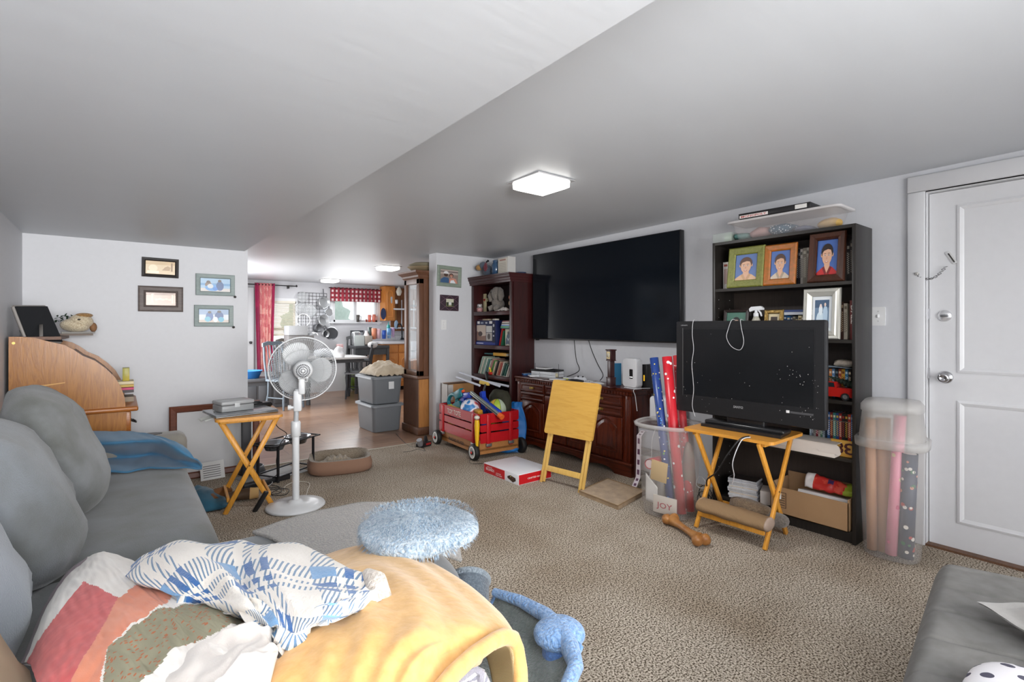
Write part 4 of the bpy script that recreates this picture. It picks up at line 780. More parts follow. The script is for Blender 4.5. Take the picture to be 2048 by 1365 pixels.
t = onc('remote_control', 'white oval remote with a hanging strap at the front edge of the console', 'remote', 1172, 770, 0); MB().ell((0, 0, .014), (.033, .028, .013), mat('dfe0e4', .3), 20).build('remote_body', t); MB().tube([(-.006, -.03, .008), (-.005, -.048, .0), (-.004, -.052, -.03), (.002, -.053, -.042), (.008, -.052, -.03), (.006, -.048, 0), (.006, -.03, .008)], .0015, mat('e8e8ea', .5), 5).build('strap', t)
t = onc('paper', 'white paper with a red corner beside the miniature clock', 'paper', 1192, 768, -.5); q = MB(); q.box((-.06, -.06, 0), (.09, .05, .012), mat('e6e6e6', .6), .001); q.build('sheets', t); MB().prism([(.03, -.061), (.09, -.061), (.09, -.02)], mat('bf2a2e', .5), 'xy', .0121, .0128).build('red_corner', t)
t = onc('paper', 'crumpled white paper behind the black pouch on the console', 'paper', 1176, 758, .4); MB().grid(lambda u, v: (-.06+.12*u, -.04+.08*v, .004+.02*abs(nz3(u*6, v*6, 9))), 12, 9, mat('dedede', .6)).build('sheet', t, solid=.001)
# miniature grandfather clock
t = onc('miniature_clock', 'miniature dark wood grandfather clock standing at the front of the console', 'clock', 1222, 776, -.25)
q = MB(); q.box((-.038, -.03, 0), (.038, .03, .012), M_mah, .002).box((-.034, -.027, .012), (.034, .027, .085), M_ma, .002).box((-.036, -.029, .083), (.036, .029, .092), M_mah, .002); q.build('base', t)
MB().box((-.024, -.021, .092), (.024, .021, .235), M_ma, .002).build('trunk', t)
q = MB(); q.box((-.036, -.03, .235), (.036, .03, .243), M_mah, .002).box((-.033, -.027, .243), (.033, .027, .325), M_ma, .002).box((-.04, -.033, .325), (.04, .033, .335), M_mah, .003); q.build('hood', t)
MB().box((-.024, -.0285, .252), (.024, -.027, .316), mat('b09a68', .4, .3)).build('dial_plate', t)
q = MB(); q.T = Matrix.Translation((0, -.0288, .284)) @ Matrix.Rotation(PI/2, 4, 'X'); q.lathe([(0, 0), (.021, 0), (.021, .001), (0, .001)], mat('d8d2bc', .4), n=24); q.build('dial', t)
q = MB(); q.box((-.001, -.0305, .284), (.001, -.03, .300), M_cab).box((0, -.0305, .283), (.010, -.03, .285), M_cab); q.build('hands', t)
# router, speaker, things right
rt_ = t = onc('wifi_router', 'white rounded upright router with a small dark screen at the right of the console', 'router', 1266, 778, -.1)
q = MB(); pr = rrect(-.085, .012, .085, .262, .032, 6); R = [[(x*k_, y, .137+(z-.137)*k_) for x, z in pr] for k_, y in ((.955, -.042), (.985, -.038), (1, -.03), (1, .02), (.98, .026))]
q.loft(R, mat('e4e5e8', .25)); q.build('router_body', t); MB().prism(rrect(-.0, .09, .038, .17, .005), mat('0d0d0e', .1), 'xz', -.0435, -.042).build('screen', t)
q = MB()
for k in range(3): q.cyl((.009+k*.011, -.0442, .103), (.009+k*.011, -.0433, .103), .004, mat('f5f5f5', .4, kind='emit', sc=1.2), n=10)
q.build('indicator_lights', t); MB().box((-.07, -.04, 0), (.075, .03, .012), mat('d4d5d8', .3), .003).build('foot', t)
t = onc('set_top_box', 'black upright ribbed box behind the white router', 'set top box', 1297, 770, 0); q = MB(); q.box((-.03, -.06, 0), (.03, .06, .21), mat('1b1b1d', .4), .006); q.build('box_body', t); MB().box((-.006, -.0615, .07), (.006, -.0602, .12), mat('d8a82a', .4, kind='emit', sc=.6)).build('amber_light', t)
t = onc('blue_folder', 'narrow light blue card standing between the clock and the router', 'card', 1236, 770, .9); MB().box((-.05, -.003, 0), (.03, .003, .2), mat('2b8ec0', .5)).build('card_body', t)
rc_ = cable('power_cable', 'white cable curving from the router over the console edge', [zp(1272, 777, CH+.004), zp(1300, 778, CH+.004)+Vector((0, 0, .004)), (3.40, 2.71, .76), (3.40, 2.70, .70), (3.41, 2.69, .58)], .0028, mat('e2e2e4', .4))
attach(rc_, rt_)
cable('usb_cable', 'short black cable lying on the console between game cases', [zp(1076, 757, CH+.004), zp(1090, 760, CH+.004), zp(1104, 757, CH+.004), zp(1125, 764, CH+.004)], .0022, M_cab)
# white air purifier right of console, lower shelf box
t = thing('air_purifier', 'white rounded appliance on a dark side stand right of the console', 'appliance', (3.53, 2.50, .515), RW); q = MB(); q.box((-.10, -.09, 0), (.10, .09, .20), mat('e4e5e8', .3), .03, 4); q.build('appliance_body', t)
t = thing('side_stand', 'dark wooden side stand behind the clear bin, holding cloths and boxes', 'stand', (3.5, 2.51, 0), RW); q = MB(); q.box((-.17, -.15, .49), (.14, .16, .513), M_ma, .003); q.build('stand_top', t)
for x_, y_ in ((-.155, -.135), (.125, -.135), (-.155, .145), (.125, .145)): MB().box((x_-.012, y_-.012, 0), (x_+.012, y_+.012, .49), M_ma).build('leg', t)
MB().box((-.15, -.13, .08), (.12, .15, .10), M_ma).build('lower_shelf', t); MB().box((-.15, -.13, .28), (.12, .15, .295), M_ma).build('lower_shelf', t)
t = thing('white_box', 'white box on the lower shelf of the side stand', 'box', (3.5, 2.52, .101), RW); MB().box((-.12, -.12, 0), (.1, .1, .13), mat('c9c4c2', .6, h2='a39c9c'), .01).build('box_body', t)
t = thing('grey_box', 'blue grey box on the middle shelf of the side stand', 'box', (3.5, 2.52, .297), RW); MB().box((-.13, -.12, 0), (.1, .1, .15), mat('a9adb8', .5, h2='8a8c98'), .006).build('box_body', t)
t = thing('patterned_strap', 'white strap with purple squares hanging over the corner of the side stand', 'strap', (3.36, 2.67, 0), 0)
pts = [xp(1305, 862, 3.42), xp(1286, 862, 3.36), xp(1278, 872, 3.31), xp(1277, 915, 3.3), xp(1276, 955, 3.27), xp(1268, 972, 3.2)]
pts[-1].z = .02
mb = MB()
Lp = []
for i in range(len(pts)-1):
    for k in range(8): Lp.append(pts[i].lerp(pts[i+1], k/8))
Lp.append(pts[-1]); O_ = Vector((3.36, 2.67, 0))
mb.grid(lambda u, v: Lp[min(int(u*(len(Lp)-1)+.5), len(Lp)-1)]-O_+Vector((.0, -.0+.045*(v-.5), 0)), len(Lp)-1, 4, None, True, lambda u, v: mat('5a3450', .6) if (int(u*(len(Lp)-1)) % 4 in (1, 2) and .2 < v < .8) else mat('d6ccd2', .6)).build('strap_band', t, solid=.002)
cable('white_cable', 'white cable hanging down beside the clear bin to the carpet', [(3.33, 2.44, .50), (3.25, 2.42, .40), (3.24, 2.42, .2), (3.16, 2.40, .05), (3.1, 2.32, .006)], .003, mat('dcdcde', .4))
# ================================================================ tray tables
M_tray = mat('d9983f', .35, kind='wood', h2='c07f2a', sc=1.1, ax=1, name='golden_wood'); M_trayl = mat('dc9c3c', .4, kind='wood', h2='bf7f24', sc=1.2, ax=2)
def leg(mb, a, b, m, w_=.032, t_=.018):
    a = Vector(a); b = Vector(b); d = b-a; L_ = d.length
    T0 = mb.T.copy(); z = d.normalized(); y = Vector((0, 1, 0)); y = (y-z*y.dot(z)).normalized(); x = y.cross(z)
    R = Matrix((x, y, z)).transposed().to_4x4(); mb.T = T0 @ Matrix.Translation(a) @ R
    mb.box((-w_/2, -t_/2, 0), (w_/2, t_/2, L_), m, .002, 1); mb.T = T0
def tray_table(label, loc, rz, H_, Wx, Wy, sx, m=M_tray, ml=M_trayl, topoff=0.):
    t = thing('tray_table', label, 'tray table', loc, rz)
    q = MB(); q.prism(rrect(-Wx/2+topoff, -Wy/2, Wx/2+topoff, Wy/2, .03, 5), m, 'xy', H_-.018, H_); q.build('tabletop', t, bev=.003)
    for s in (-1, 1):
        y = s*(Wy/2-.065)
        q = MB(); leg(q, (-sx/2, y, 0), (sx/2+.03, y, H_-.02), ml); q.build('leg', t)
        q = MB(); leg(q, (sx/2, y-s*.02, 0), (-sx/2-.03, y-s*.02, H_-.02), ml); q.build('leg', t)
        q = MB(); q.cyl((0.0, y-s*.035, H_*.475), (0.0, y+s*.012, H_*.475), .005, mat('6d5a3a', .3, .8), n=10); q.build('pivot_bolt', t)
        q = MB(); q.box((-Wx/2+.03+topoff, y-.012, H_-.04), (Wx/2-.03+topoff, y+.012, H_-.018), ml, .002); q.build('top_rail', t)
    q = MB(); yy = Wy/2-.075; q.box((-sx/2+.012, -yy, .075), (-sx/2+.03, yy, .105), ml, .002); q.build('stretcher', t)
    q = MB(); q.box((sx/2-.03, -yy, .075), (sx/2-.012, yy, .105), ml, .002); q.build('stretcher', t)
    return t
TRX, TRY = 3.085, 1.62
tray_table('golden wooden folding tray table carrying the old black television', (TRX, TRY, 0), .03, .635, .44, .56, .34)
# ---- old television with stand
tvo = t = thing('television', 'old bulky black flat television standing on the right tray table', 'television', (3.10, 1.60, .636), RW+.02)
M_tvb = mat('1b1b1d', .28, h2='232325', sc=3)
q = MB(); q.prism([(x, y) for x, y in [(-.25, -.10), (.25, -.10), (.22, .10), (-.22, .10)]], M_tvb, 'xy', 0, .018); q.box((-.25, -.06, .015), (.25, .05, .04), M_tvb, .01); q.box((-.12, -.02, .03), (.12, .03, .10), M_tvb, .01); q.build('stand', t)
q = MB(); bz0, bz1 = .072, .685
q.loft([[(x, y, z) for x, z in rrect(-.465+i, bz0+i, .465-i, bz1-i, .012, 3)] for i, y in ((.004, -.052), (0, -.046), (0, -.01), (.05, .035), (.08, .06))], M_tvb); q.build('casing', t)
q = MB(); q.ring(.825, .46, [(0, 0), (.004, -.004), (.008, -.006)], M_tvb, 0, .41); o = q.build('screen_bezel', t, (0, -.0528, 0))
MB().box((-.405, -.0545, .19), (.405, -.0525, .63), mat('141517', .16, h2='17181b'), .0).build('screen', t)
txt('SANYO', .062, .015, mat('d5d7da', .3, .5), t, (-.025, -.0535, .145), shear=.2)
txt('LCD HDTV', .05, .007, mat('a9a9ac', .4), t, (-.40, -.0535, .657))
q = MB(); q.box((.26, -.0535, .148), (.278, -.0525, .163), mat('e4e4e4', .4)).build('badge', t); q = MB(); q.box((.282, -.0533, .148), (.405, -.0525, .160), mat('4c4c4e', .4)).build('energy_label', t)
q = MB(); r = random.Random(4)
for _ in range(60):
    x, z = r.uniform(-.42, .44), r.uniform(.09, .60)
    if _ % 2: x, z = r.uniform(.2, .44), r.uniform(.09, .4)
    k = r.uniform(.0008, .002); q.add([(x-k, -.0548, z-k), (x+k, -.0548, z-k), (x+k, -.0548, z+k*1.4), (x-k, -.0548, z+k)], [(0, 1, 2, 3)], mat('b5b3b0', .7))
q.build('dust_specks', t)['kind'] = 'stuff'
TVW = lambda x, z, y=-.062: Matrix.Translation((3.10, 1.60, .636)) @ Matrix.Rotation(RW+.02, 4, 'Z') @ Vector((x, y, z))
tc1 = cable('cord', 'thin pale cord hanging down the left front of the old television', [TVW(-.33, .68, .02), TVW(-.332, .692, -.05), TVW(-.335, .6), TVW(-.325, .5), TVW(-.338, .4), TVW(-.33, .3), TVW(-.325, .22), TVW(-.335, .12), TVW(-.31, .05, -.07)], .002, mat('b9b9bb', .4))
tc2 = cable('cord', 'thin pale cord looped over the top of the old television screen', [TVW(-.06, .68, .02), TVW(-.065, .692, -.05), TVW(-.085, .63), TVW(-.095, .58), TVW(-.07, .53), TVW(-.03, .505), TVW(.0, .51), TVW(.015, .56), TVW(.0, .64), TVW(-.01, .692, -.05), TVW(-.015, .68, .02)], .002, mat('b9b9bb', .4))
attach(tc1, tvo); attach(tc2, tvo)
cable('power_cable', 'thick black cable drooping from the tray table to the floor behind the clear bin', [(2.90, 1.48, .642), (2.83, 1.50, .63), (2.80, 1.56, .53), (2.86, 1.66, .40), (2.97, 1.79, .30), (3.1, 1.86, .18), (3.22, 1.93, .05), (3.28, 2.0, .01)], .0045, M_cab)
cable('power_cable', 'thin white cable drooping beside the thick black one under the tray table', [(2.895, 1.47, .640), (2.83, 1.49, .625), (2.81, 1.53, .5), (2.88, 1.56, .40), (2.93, 1.60, .33)], .003, mat('cfcfd2', .4))
cable('usb_cable', 'thin black cable with a pale plug hanging behind the tray table', [(3.20, 1.55, .52), (3.2, 1.55, .48), (3.2, 1.53, .40), (3.2, 1.48, .33), (3.2, 1.44, .26)], .002, M_cab)
t = thing('cable_plug', 'pale plug at the end of the thin black cable under the tray table', 'plug', (3.2, 1.44, .225), 0); MB().box((-.007, -.005, 0), (.007, .005, .036), mat('cfcfcf', .4), .002).build('plug_body', t)
for i, (x, y, r_, z) in enumerate([(3.30, 2.00, .05, .08), (3.28, 2.02, .04, .15), (3.26, 1.98, .06, .04)]):
    pts = [(x+.01*math.sin(a*2), y+r_*math.cos(a), z+r_*math.sin(a)+.02) for a in [k*PI/6 for k in range(13)]]
    cable('coiled_cable', ['black', 'white', 'second black'][i]+' cable coil between the clear bin and the tray table', pts, .003, [M_cab, mat('d9d9d9', .4), M_cab][i], smooth=2)
# bed pad resting on lower stretchers
t = thing('rolled_mat', 'rolled tan carpeted mat resting on the lower bars of the right tray table', 'rolled mat', (2.95, 1.58, .10), RW+.05)
M_tanp = mat('a1835f', .9, kind='weave', h2='7d6245', sc=2., ax=0)
def rm(u, v):
    a = 2*PI*v; x = -.22+.40*u; sc_ = 1-.10*abs(u-.4)
    return (x, .075*math.cos(a)*sc_+.03*(u-.5), .055+.042*math.sin(a)*sc_+.007*nz3(u*6, v*6, 1)-.02*u)
q = MB(); q.grid(rm, 26, 22, M_tanp); q.build('mat_roll', t)
MB().ell((.18, .015, .035), (.02, .07, .04), mat('a89486', .7, h2='8a7565'), 16).build('roll_end', t); MB().ell((-.22, -.015, .055), (.016, .07, .042), mat('a08567', .8), 16).build('roll_end', t)
t = thing('folded_mat', 'brown grey folded mat piece lying behind the rolled tan mat', 'mat', (3.10, 1.58, .106), RW)
MB().ell((0, 0, .05), (.13, .05, .05), mat('7d6850', .9, kind='plush', h2='5f4d3a'), 20, .8, fn=nf).ell((.16, .01, .02), (.07, .05, .04), mat('6f665e', .9, kind='plush', h2='565049'), 16, .8).build('fold', t)
# ================================================================ folded tray leaning on the console
P1, P2 = zp(1083, 965), zp(1160, 987); mid = (P1+P2)/2; dirx = (P2-P1).normalized(); ang = math.atan2(dirx.y, dirx.x); Lw = (P2-P1).length
lean = .27
t = thing('folded_tray_table', 'light yellow wooden tray table standing folded in front of the cherry console', 'tray table', (mid.x-.0, mid.y, .0), 0, rot=(Matrix.Rotation(ang, 4, 'Z') @ Matrix.Rotation(-lean, 4, 'X')).to_euler())
M_ft = mat('d5a64e', .4, kind='wood', h2='c4923a', sc=.8, ax=0); M_fl = mat('e0b866', .45, kind='wood', h2='cfa24d', ax=2)
q = MB(); q.prism(rrect(-.245, .40, .245, .855, .02, 4), M_ft, 'xz', -.022, -.002); q.build('tabletop', t, bev=.004)
for s in (-1, 1):
    q = MB(); q.box((s*Lw/2-.022, -.002, 0), (s*Lw/2+.0, .018, .86), M_fl, .002); q.build('leg', t)
    q = MB(); q.box((s*Lw/2+.003, .0, .01), (s*Lw/2+.025, .018, .84), M_fl, .002); q.build('leg', t)
q = MB(); q.box((-Lw/2, .002, .10), (Lw/2, .016, .145), M_fl, .002); q.build('stretcher', t)
# ================================================================ billiards box
A, B_, C_ = zp(968, 945), zp(1037, 972), zp(1090, 948)
wv = (B_-A); dv = (C_-B_); ang = math.atan2(wv.y, wv.x); L1 = wv.length; L2 = .36
t = thing('board_game_box', 'white and red billiards table game box lying on the carpet by the console', 'board game', (A.x, A.y, 0), ang); hb = .085
q = MB(); q.box((0, 0, 0), (L1, L2, hb), mat('e4e4e8', .35), .001); q.build('box_body', t)
q = MB(); q.box((.004, -.0012, .004), (L1*.62, 0, hb-.006), mat('c4101c', .35)).build('red_panel', t)
q = MB(); q.box((L1, .004, .004), (L1+.0012, L2-.004, hb-.004), mat('c4101c', .35)).build('red_panel', t)
q = MB(); flat(q, [([(L1*.70, .045), (L1*.78, .06), (L1*.92, .05), (L1*.93, .028), (L1*.85, .008), (L1*.70, .03)], mat('3a2418', .4)), ([(L1*.71, .046), (L1*.78, .058), (L1*.91, .049), (L1*.84, .036)], mat('223026', .4)), (oval(L1*.79, .05, .008, .004), mat('d9b45a', .4)), (oval(L1*.85, .045, .006, .004), mat('b33a2e', .4))], -.0002); q.build('table_picture', t)
q = MB(); flat(q, [([(.06, .10), (.14, .24), (.24, .33), (.40, .20), (.36, .09), (.20, .06)], mat('221c22', .25)), ([(.08, .11), (.15, .22), (.22, .18), (.26, .10), (.19, .075)], mat('2f3c2a', .3)), ([(.24, .1), (.26, .24), (.38, .2), (.36, .1)], mat('1d2c48', .2))]+[(oval(.12+.03*k, .13+.018*(k % 3), .009, .007), mat(['d9b45a', 'c23a2e', 'e8e4dc', '3a8a5a', 'd08a3a'][k % 5], .3)) for k in range(5)], hb, pl='xy'); q.build('top_picture', t)
WT = mat('f2f0ee', .4)
txt('TABLETOP', .08, .009, WT, t, (.085, -.0018, .062)); txt('BILLIARDS', .12, .022, WT, t, (.095, -.0018, .043)); txt('WOODEN', .07, .009, WT, t, (.215, -.0018, .034)); txt('TABLE GAME', .09, .009, WT, t, (.22, -.0018, .020))
txt('CRAFTED GAMES', .17, .013, WT, t, (L1+.0016, L2*.5, .040), (PI/2, 0, PI/2))
# flat carpeted board
P = [zp(1158, 990), zp(1215, 965), zp(1290, 990), zp(1236, 1021)]
c = sum(P, Vector())/4; t = thing('scratcher_board', 'flat tan carpeted scratching board lying on the carpet in front of the console', 'scratching board', c, 0)
q = MB(); lo = [(p-c)*1.0 for p in P]; q.loft([[Vector((p.x, p.y, 0)) for p in lo], [Vector((p.x, p.y, .028)) for p in lo]], mat('a58a68', .9, kind='fabric', h2='8c7355', sc=3), True, False); q.build('board', t, bev=.004)
q = MB(); 
for i in range(4):
    a = lo[i]; b = lo[(i+1) % 4]; q.tube([Vector((a.x, a.y, .03)), Vector((b.x, b.y, .03))], .004, mat('8a6f50', .9), 6)
q.build('edge_binding', t)
# metal cup lid on floor
t = thing('glass_bowl', 'small glass dish on the carpet under the cherry console', 'dish', zp(1140, 948), 0); MB().lathe([(.02, 0), (.034, .012), (.036, .022), (.03, .02), (0, .008)], mat('b9b6c0', .1, .3), n=18).build('dish_body', t)
# ================================================================ toy cart
Wf = zp(955, 925); Wb = zp(868, 897)
c0, c1, c2 = Vector((2.73, 4.03, 0)), Vector((2.79, 4.90, 0)), Vector((3.18, 4.00, 0))
ex = (c0-c1).normalized(); ang = math.atan2(ex.y, ex.x); CLn = .87; CWd = .46
t = thing('toy_wagon', 'red toy tote wagon with slatted sides and black wheels, full of toys', 'toy wagon', (c1.x, c1.y, 0), ang)
RD = mat('b8121c', .35, h2='a50f18', sc=2); z0 = .155; z1 = .42
q = MB(); q.box((.0, .0, .08), (CLn, CWd, .10), mat('a5713a', .6, kind='wood', h2='8a5a2c')); q.box((0, 0, .05), (CLn, .012, z0+.03), mat('a8713c', .6, kind='wood', h2='8f5c2c')).box((CLn-.012, 0, .05), (CLn, CWd, z0+.03), mat('a8713c', .6, kind='wood', h2='8f5c2c')).box((0, 0, .05), (.012, CWd, z0+.03), mat('a8713c', .6)).box((0, CWd-.012, .05), (CLn, CWd, z0+.03), mat('a8713c', .6)); q.build('wooden_tray', t)
txt('RADIO FLYER', .34, .035, mat('2a1a12', .5), t, (.40, -.0012, .098), name='lettering')
def slats(par_, a, b, nrm, nm, wtop=0):
    a = Vector(a); b = Vector(b); d = (b-a); L_ = d.length; an = math.atan2(d.y, d.x)
    for k, (za, zb) in enumerate(((z0-.0, z0+.095), (z0+.11, z0+.175), (z0+.19, z1+.02))):
        q = MB(); q.T = Matrix.Translation(a) @ Matrix.Rotation(an, 4, 'Z'); ov = .012*(k-1)
        q.prism(rrect(.01, za, L_-.01, zb, .012, 3), RD, 'xz', -.008-ov*0, .008); q.build('slat', par_)
    for x in (.10, L_-.10):
        q = MB(); q.T = Matrix.Translation(a) @ Matrix.Rotation(an, 4, 'Z'); q.box((x-.022, -.02, z0-.045), (x+.022, .0, z1+.015), RD, .008); q.build('stake', par_)
        q = MB(); q.T = Matrix.Translation(a) @ Matrix.Rotation(an, 4, 'Z'); q.box((x-.03, -.026, z0-.035), (x+.03, .0, z0-.005), mat('8a8a88', .4, .7), .004); q.build('bracket', par_)
slats(t, (0, 0, 0), (CLn, 0, 0), 0, 'l'); slats(t, (CLn, 0, 0), (CLn, CWd, 0), 0, 'f'); slats(t, (CLn, CWd, 0), (0, CWd, 0), 0, 'r'); slats(t, (0, CWd, 0), (0, 0, 0), 0, 'b')
txt('TOY TOTE', .30, .05, mat('efe6dc', .4), t, (.36, -.0092, z0+.235), (PI/2, 0, 0))
for x in (.03, CLn-.02):
    for y in (-.045, CWd+.045):
        q = MB(); q.T = Matrix.Translation((x, y, .078)) @ Matrix.Rotation(PI/2, 4, 'X')
        q.lathe([(.04, -.02), (.072, -.024), (.078, -.015), (.078, .015), (.072, .024), (.04, .02)], mat('151515', .6), n=28); wl = q.build('wheel', t)
        q = MB(); q.T = Matrix.Translation((x, y, .078)) @ Matrix.Rotation(PI/2, 4, 'X'); s = 1 if y < 0 else -1
        q.lathe([(.044, .0245*s), (.054, .0262*s), (.058, .0245*s)], mat('e9e6e0', .4), n=28); q.build('white_band', wl)
        q = MB(); q.T = Matrix.Translation((x, y, .078)) @ Matrix.Rotation(PI/2, 4, 'X'); q.lathe([(0, .02*s), (.042, .02*s), (.042, .022*s), (.03, .021*s), (.014, .03*s), (0, .032*s)], mat('242424', .4), n=20); q.build('hub', wl)
        q = MB(); q.T = Matrix.Translation((x, y, .078)) @ Matrix.Rotation(PI/2, 4, 'X'); q.lathe([(.012, .031*s), (.012, .036*s), (0, .037*s)], mat('d3322a', .4), n=12); q.build('hub_cap', wl)
CT = Matrix.Translation((c1.x, c1.y, 0)) @ Matrix.Rotation(ang, 4, 'Z')
def cw(x, y, z): return CT @ Vector((x, y, z))
# toys in the wagon
t = thing('toy_ball', 'red white and blue swirled ball in the front left of the toy wagon', 'ball', cw(.50, .11, .33), .4)
sw = mat('d8d4dc', .4, name='swirl_ball'); sm_ = sw.copy(); sm_.name = 'swirled_rubber'; nt = sm_.node_tree; b_ = nt.nodes['Principled BSDF']; tc = nt.nodes.new('ShaderNodeTexCoord'); w1 = nt.nodes.new('ShaderNodeTexNoise'); w1.inputs['Scale'].default_value = 7; w1.inputs['Distortion'].default_value = 1.5; w1.inputs['Detail'].default_value = 1
rp = nt.nodes.new('ShaderNodeValToRGB'); e = rp.color_ramp.elements; e[0].position = .38; e[0].color = (*lin('2f78b8'), 1); e[1].position = .62; e[1].color = (*lin('d04a4e'), 1); k_ = e.new(.47); k_.color = (*lin('e4e2ea'), 1); k_ = e.new(.53); k_.color = (*lin('e8d8dc'), 1)
nt.links.new(tc.outputs['Object'], w1.inputs['Vector']); nt.links.new(w1.outputs[0], rp.inputs[0]); nt.links.new(rp.outputs[0], b_.inputs['Base Color'])
MB().ell((0, 0, .105), (.105, .105, .105), sm_, 32).build('ball_body', t)
t = thing('basketball', 'lime green and yellow basketball in the front right of the toy wagon', 'ball', cw(.66, .34, .33), .5)
R_ = .105
def bc(u, v): a = (u*8) % 8; return mat('a9c23e', .5) if int(a) % 4 == 0 else (mat('b9c6ae', .5) if int(a) % 4 == 1 else (mat('7fa832', .5) if int(a) % 4 == 2 else mat('d9b23a', .5)))
MB().grid(lambda u, v: (R_*math.sin(PI*v)*math.cos(2*PI*u), R_*math.sin(PI*v)*math.sin(2*PI*u), .105+R_*math.cos(PI*v)), 32, 20, None, True, bc).build('ball_body', t)
q = MB()
for a in (0, PI/4, PI/2, 3*PI/4): q.tube([((R_+.0006)*math.sin(b2)*math.cos(a), (R_+.0006)*math.sin(b2)*math.sin(a), .105+(R_+.0006)*math.cos(b2)) for b2 in [k*PI/20 for k in range(40)]], .0018, mat('1c1c1c', .5), 5, loop=True)
q.build('seams', t)
TE = mat('16717d', .35)
t = thing('toy_blaster', 'teal toy blaster with a loop handle and green darts at the left of the wagon', 'toy blaster', cw(.16, .10, .36), ang+.1, rot=(0, -.42, ang+.1))
q = MB(); q.prism(rrect(-.14, .0, .18, .075, .02), TE, 'xz', -.03, .03); q.prism([(-.17, 0), (-.11, 0), (-.12, .15), (-.165, .15)], TE, 'xz', -.028, .028)
q.tube([(.02+.085*math.cos(a), 0, .12+.065*math.sin(a)) for a in [2*PI*k/18 for k in range(18)]], .022, TE, 10, loop=True); q.build('body', t, bev=.004)
q = MB(); q.box((.10, -.028, .10), (.24, .028, .19), TE, .01); q.build('barrel', t); MB().cyl((.24, 0, .15), (.262, 0, .15), .016, mat('ea5a2c', .4), n=14).build('orange_tip', t)
for k in range(5): MB().box((-.075+.022*k, -.036, .005), (-.060+.022*k, -.03, .085), mat('a4e03a', .4), .003).build('dart', t)
BLU = mat('1e3fae', .3)
t = thing('toy_blaster', 'dark blue toy blaster grip standing in the middle of the wagon', 'toy blaster', cw(.33, .13, .42), ang, rot=(0, -.15, ang)); q = MB(); q.prism([(-.03, 0), (.03, 0), (.045, .13), (.0, .17), (-.05, .13)], BLU, 'xz', -.02, .02).box((-.06, -.024, .10), (.17, .024, .16), BLU, .01); q.build('body', t, bev=.004)
t = thing('toy_blaster', 'blue toy blaster with orange trigger leaning behind the silver blaster', 'toy blaster', cw(.54, .25, .38), ang, rot=(0, .5, ang)); q = MB(); q.prism([(-.06, .06), (-.02, .0), (.03, .02), (.05, .09), (.2, .09), (.2, .14), (-.08, .15), (-.12, .20), (-.15, .16)], BLU, 'xz', -.024, .024); q.build('body', t, bev=.005); MB().ell((.04, -.026, .11), (.018, .006, .014), mat('ea5a3a', .4), 10).build('trigger', t)
# silver-blue long blaster laid over the rim
a = cw(.50, .12, .60); b = cw(.97, .20, .405)
t = thing('toy_blaster', 'long silver and blue toy blaster with an orange tip lying across the wagon rim', 'toy blaster', a, 0); d = b-a
T_ = d.to_track_quat('X', 'Z').to_matrix().to_4x4(); L_ = d.length
q = MB(); q.T = T_; q.box((0, -.022, -.012), (L_-.04, .012, .022), mat('aeb4b0', .35, .5, h2='8d9a92'), .005).box((.0, -.024, .004), (L_-.05, -.021, .012), mat('2b3238', .4)); q.build('body', t)
q = MB(); q.T = T_; q.box((L_-.24, .004, -.01), (L_-.06, .04, .035), BLU, .01); q.build('blue_cover', t)
q = MB(); q.T = T_; q.cyl((L_-.05, 0, .002), (L_, .0, .002), .027, mat('e8682c', .4), n=18); q.build('orange_tip', t)
# chain-link/scooter handle, poles
t = thing('folding_gadget', 'black plastic folding handle standing up out of the toy wagon', 'toy handle', cw(.38, .34, .40), 0)
q = MB(); a_ = cw(.38, .34, .40); q.tube([cw(.38, .34, .40)-a_, cw(.46, .30, .62)-a_, cw(.42, .36, .72)-a_, cw(.34, .40, .78)-a_], [.014, .012, .012, .02], mat('1f2022', .5), 8); q.tube([cw(.46, .30, .62)-a_, cw(.50, .28, .55)-a_, cw(.53, .27, .45)-a_], .014, mat('1f2022', .5), 8); q.build('handle', t)
for i, (A1, B1) in enumerate([((3.05, 4.90, .765), (3.13, 4.24, .665)), ((3.15, 4.75, .70), (3.25, 4.25, .655)), ((2.98, 4.85, .72), (3.02, 4.45, .66))]):
    t = thing('white_pole', ['white tube slanting above the toys, upper one reaching the console', 'white tube slanting behind the green basketball', 'short grey tube slanting over the toys at the back'][i], 'pole', A1, 0); q = MB(); q.cyl((0, 0, 0), Vector(B1)-Vector(A1), .0125, mat('c9ccd6', .4), n=12); q.build('tube', t)
t = thing('yellow_tag', 'yellow paper tag wrapped round the white tubes above the basketball', 'tag', (3.09, 4.47, .665), 0, rot=(0, .1, -1.35)); MB().box((-.06, -.016, 0), (.07, .016, .034), mat('d8b85a', .6), .002).build('tag_body', t)
t = thing('yellow_bat', 'yellow plastic toy bat poking out of the front corner gap of the wagon', 'toy', cw(CLn+.01, -.03, .10), 0); q = MB(); q.tube([(0, 0, .0), (0, 0, .12), (0, 0, .24), (0, 0, .29)], [.010, .02, .026, .022], mat('e4b41c', .35), 14); q.build('bat_body', t); MB().ell((0, 0, .315), (.028, .028, .02), mat('cfcabc', .5), 14).build('cap', t)
t = thing('yellow_box', 'yellow toy case lying behind the lettered wagon slat', 'toy case', cw(.26, .045, .375), ang, rot=(0, .1, ang)); MB().box((-.14, -.02, 0), (.14, .05, .05), mat('e0aa2c', .4), .008).build('case', t)
t = thing('yellow_box', 'ochre toy block in the middle of the wagon beside the swirled ball', 'toy block', cw(.64, .13, .36), ang, rot=(.2, .1, ang)); MB().box((-.04, -.03, 0), (.05, .03, .09), mat('c98f2a', .4), .008).build('block', t)
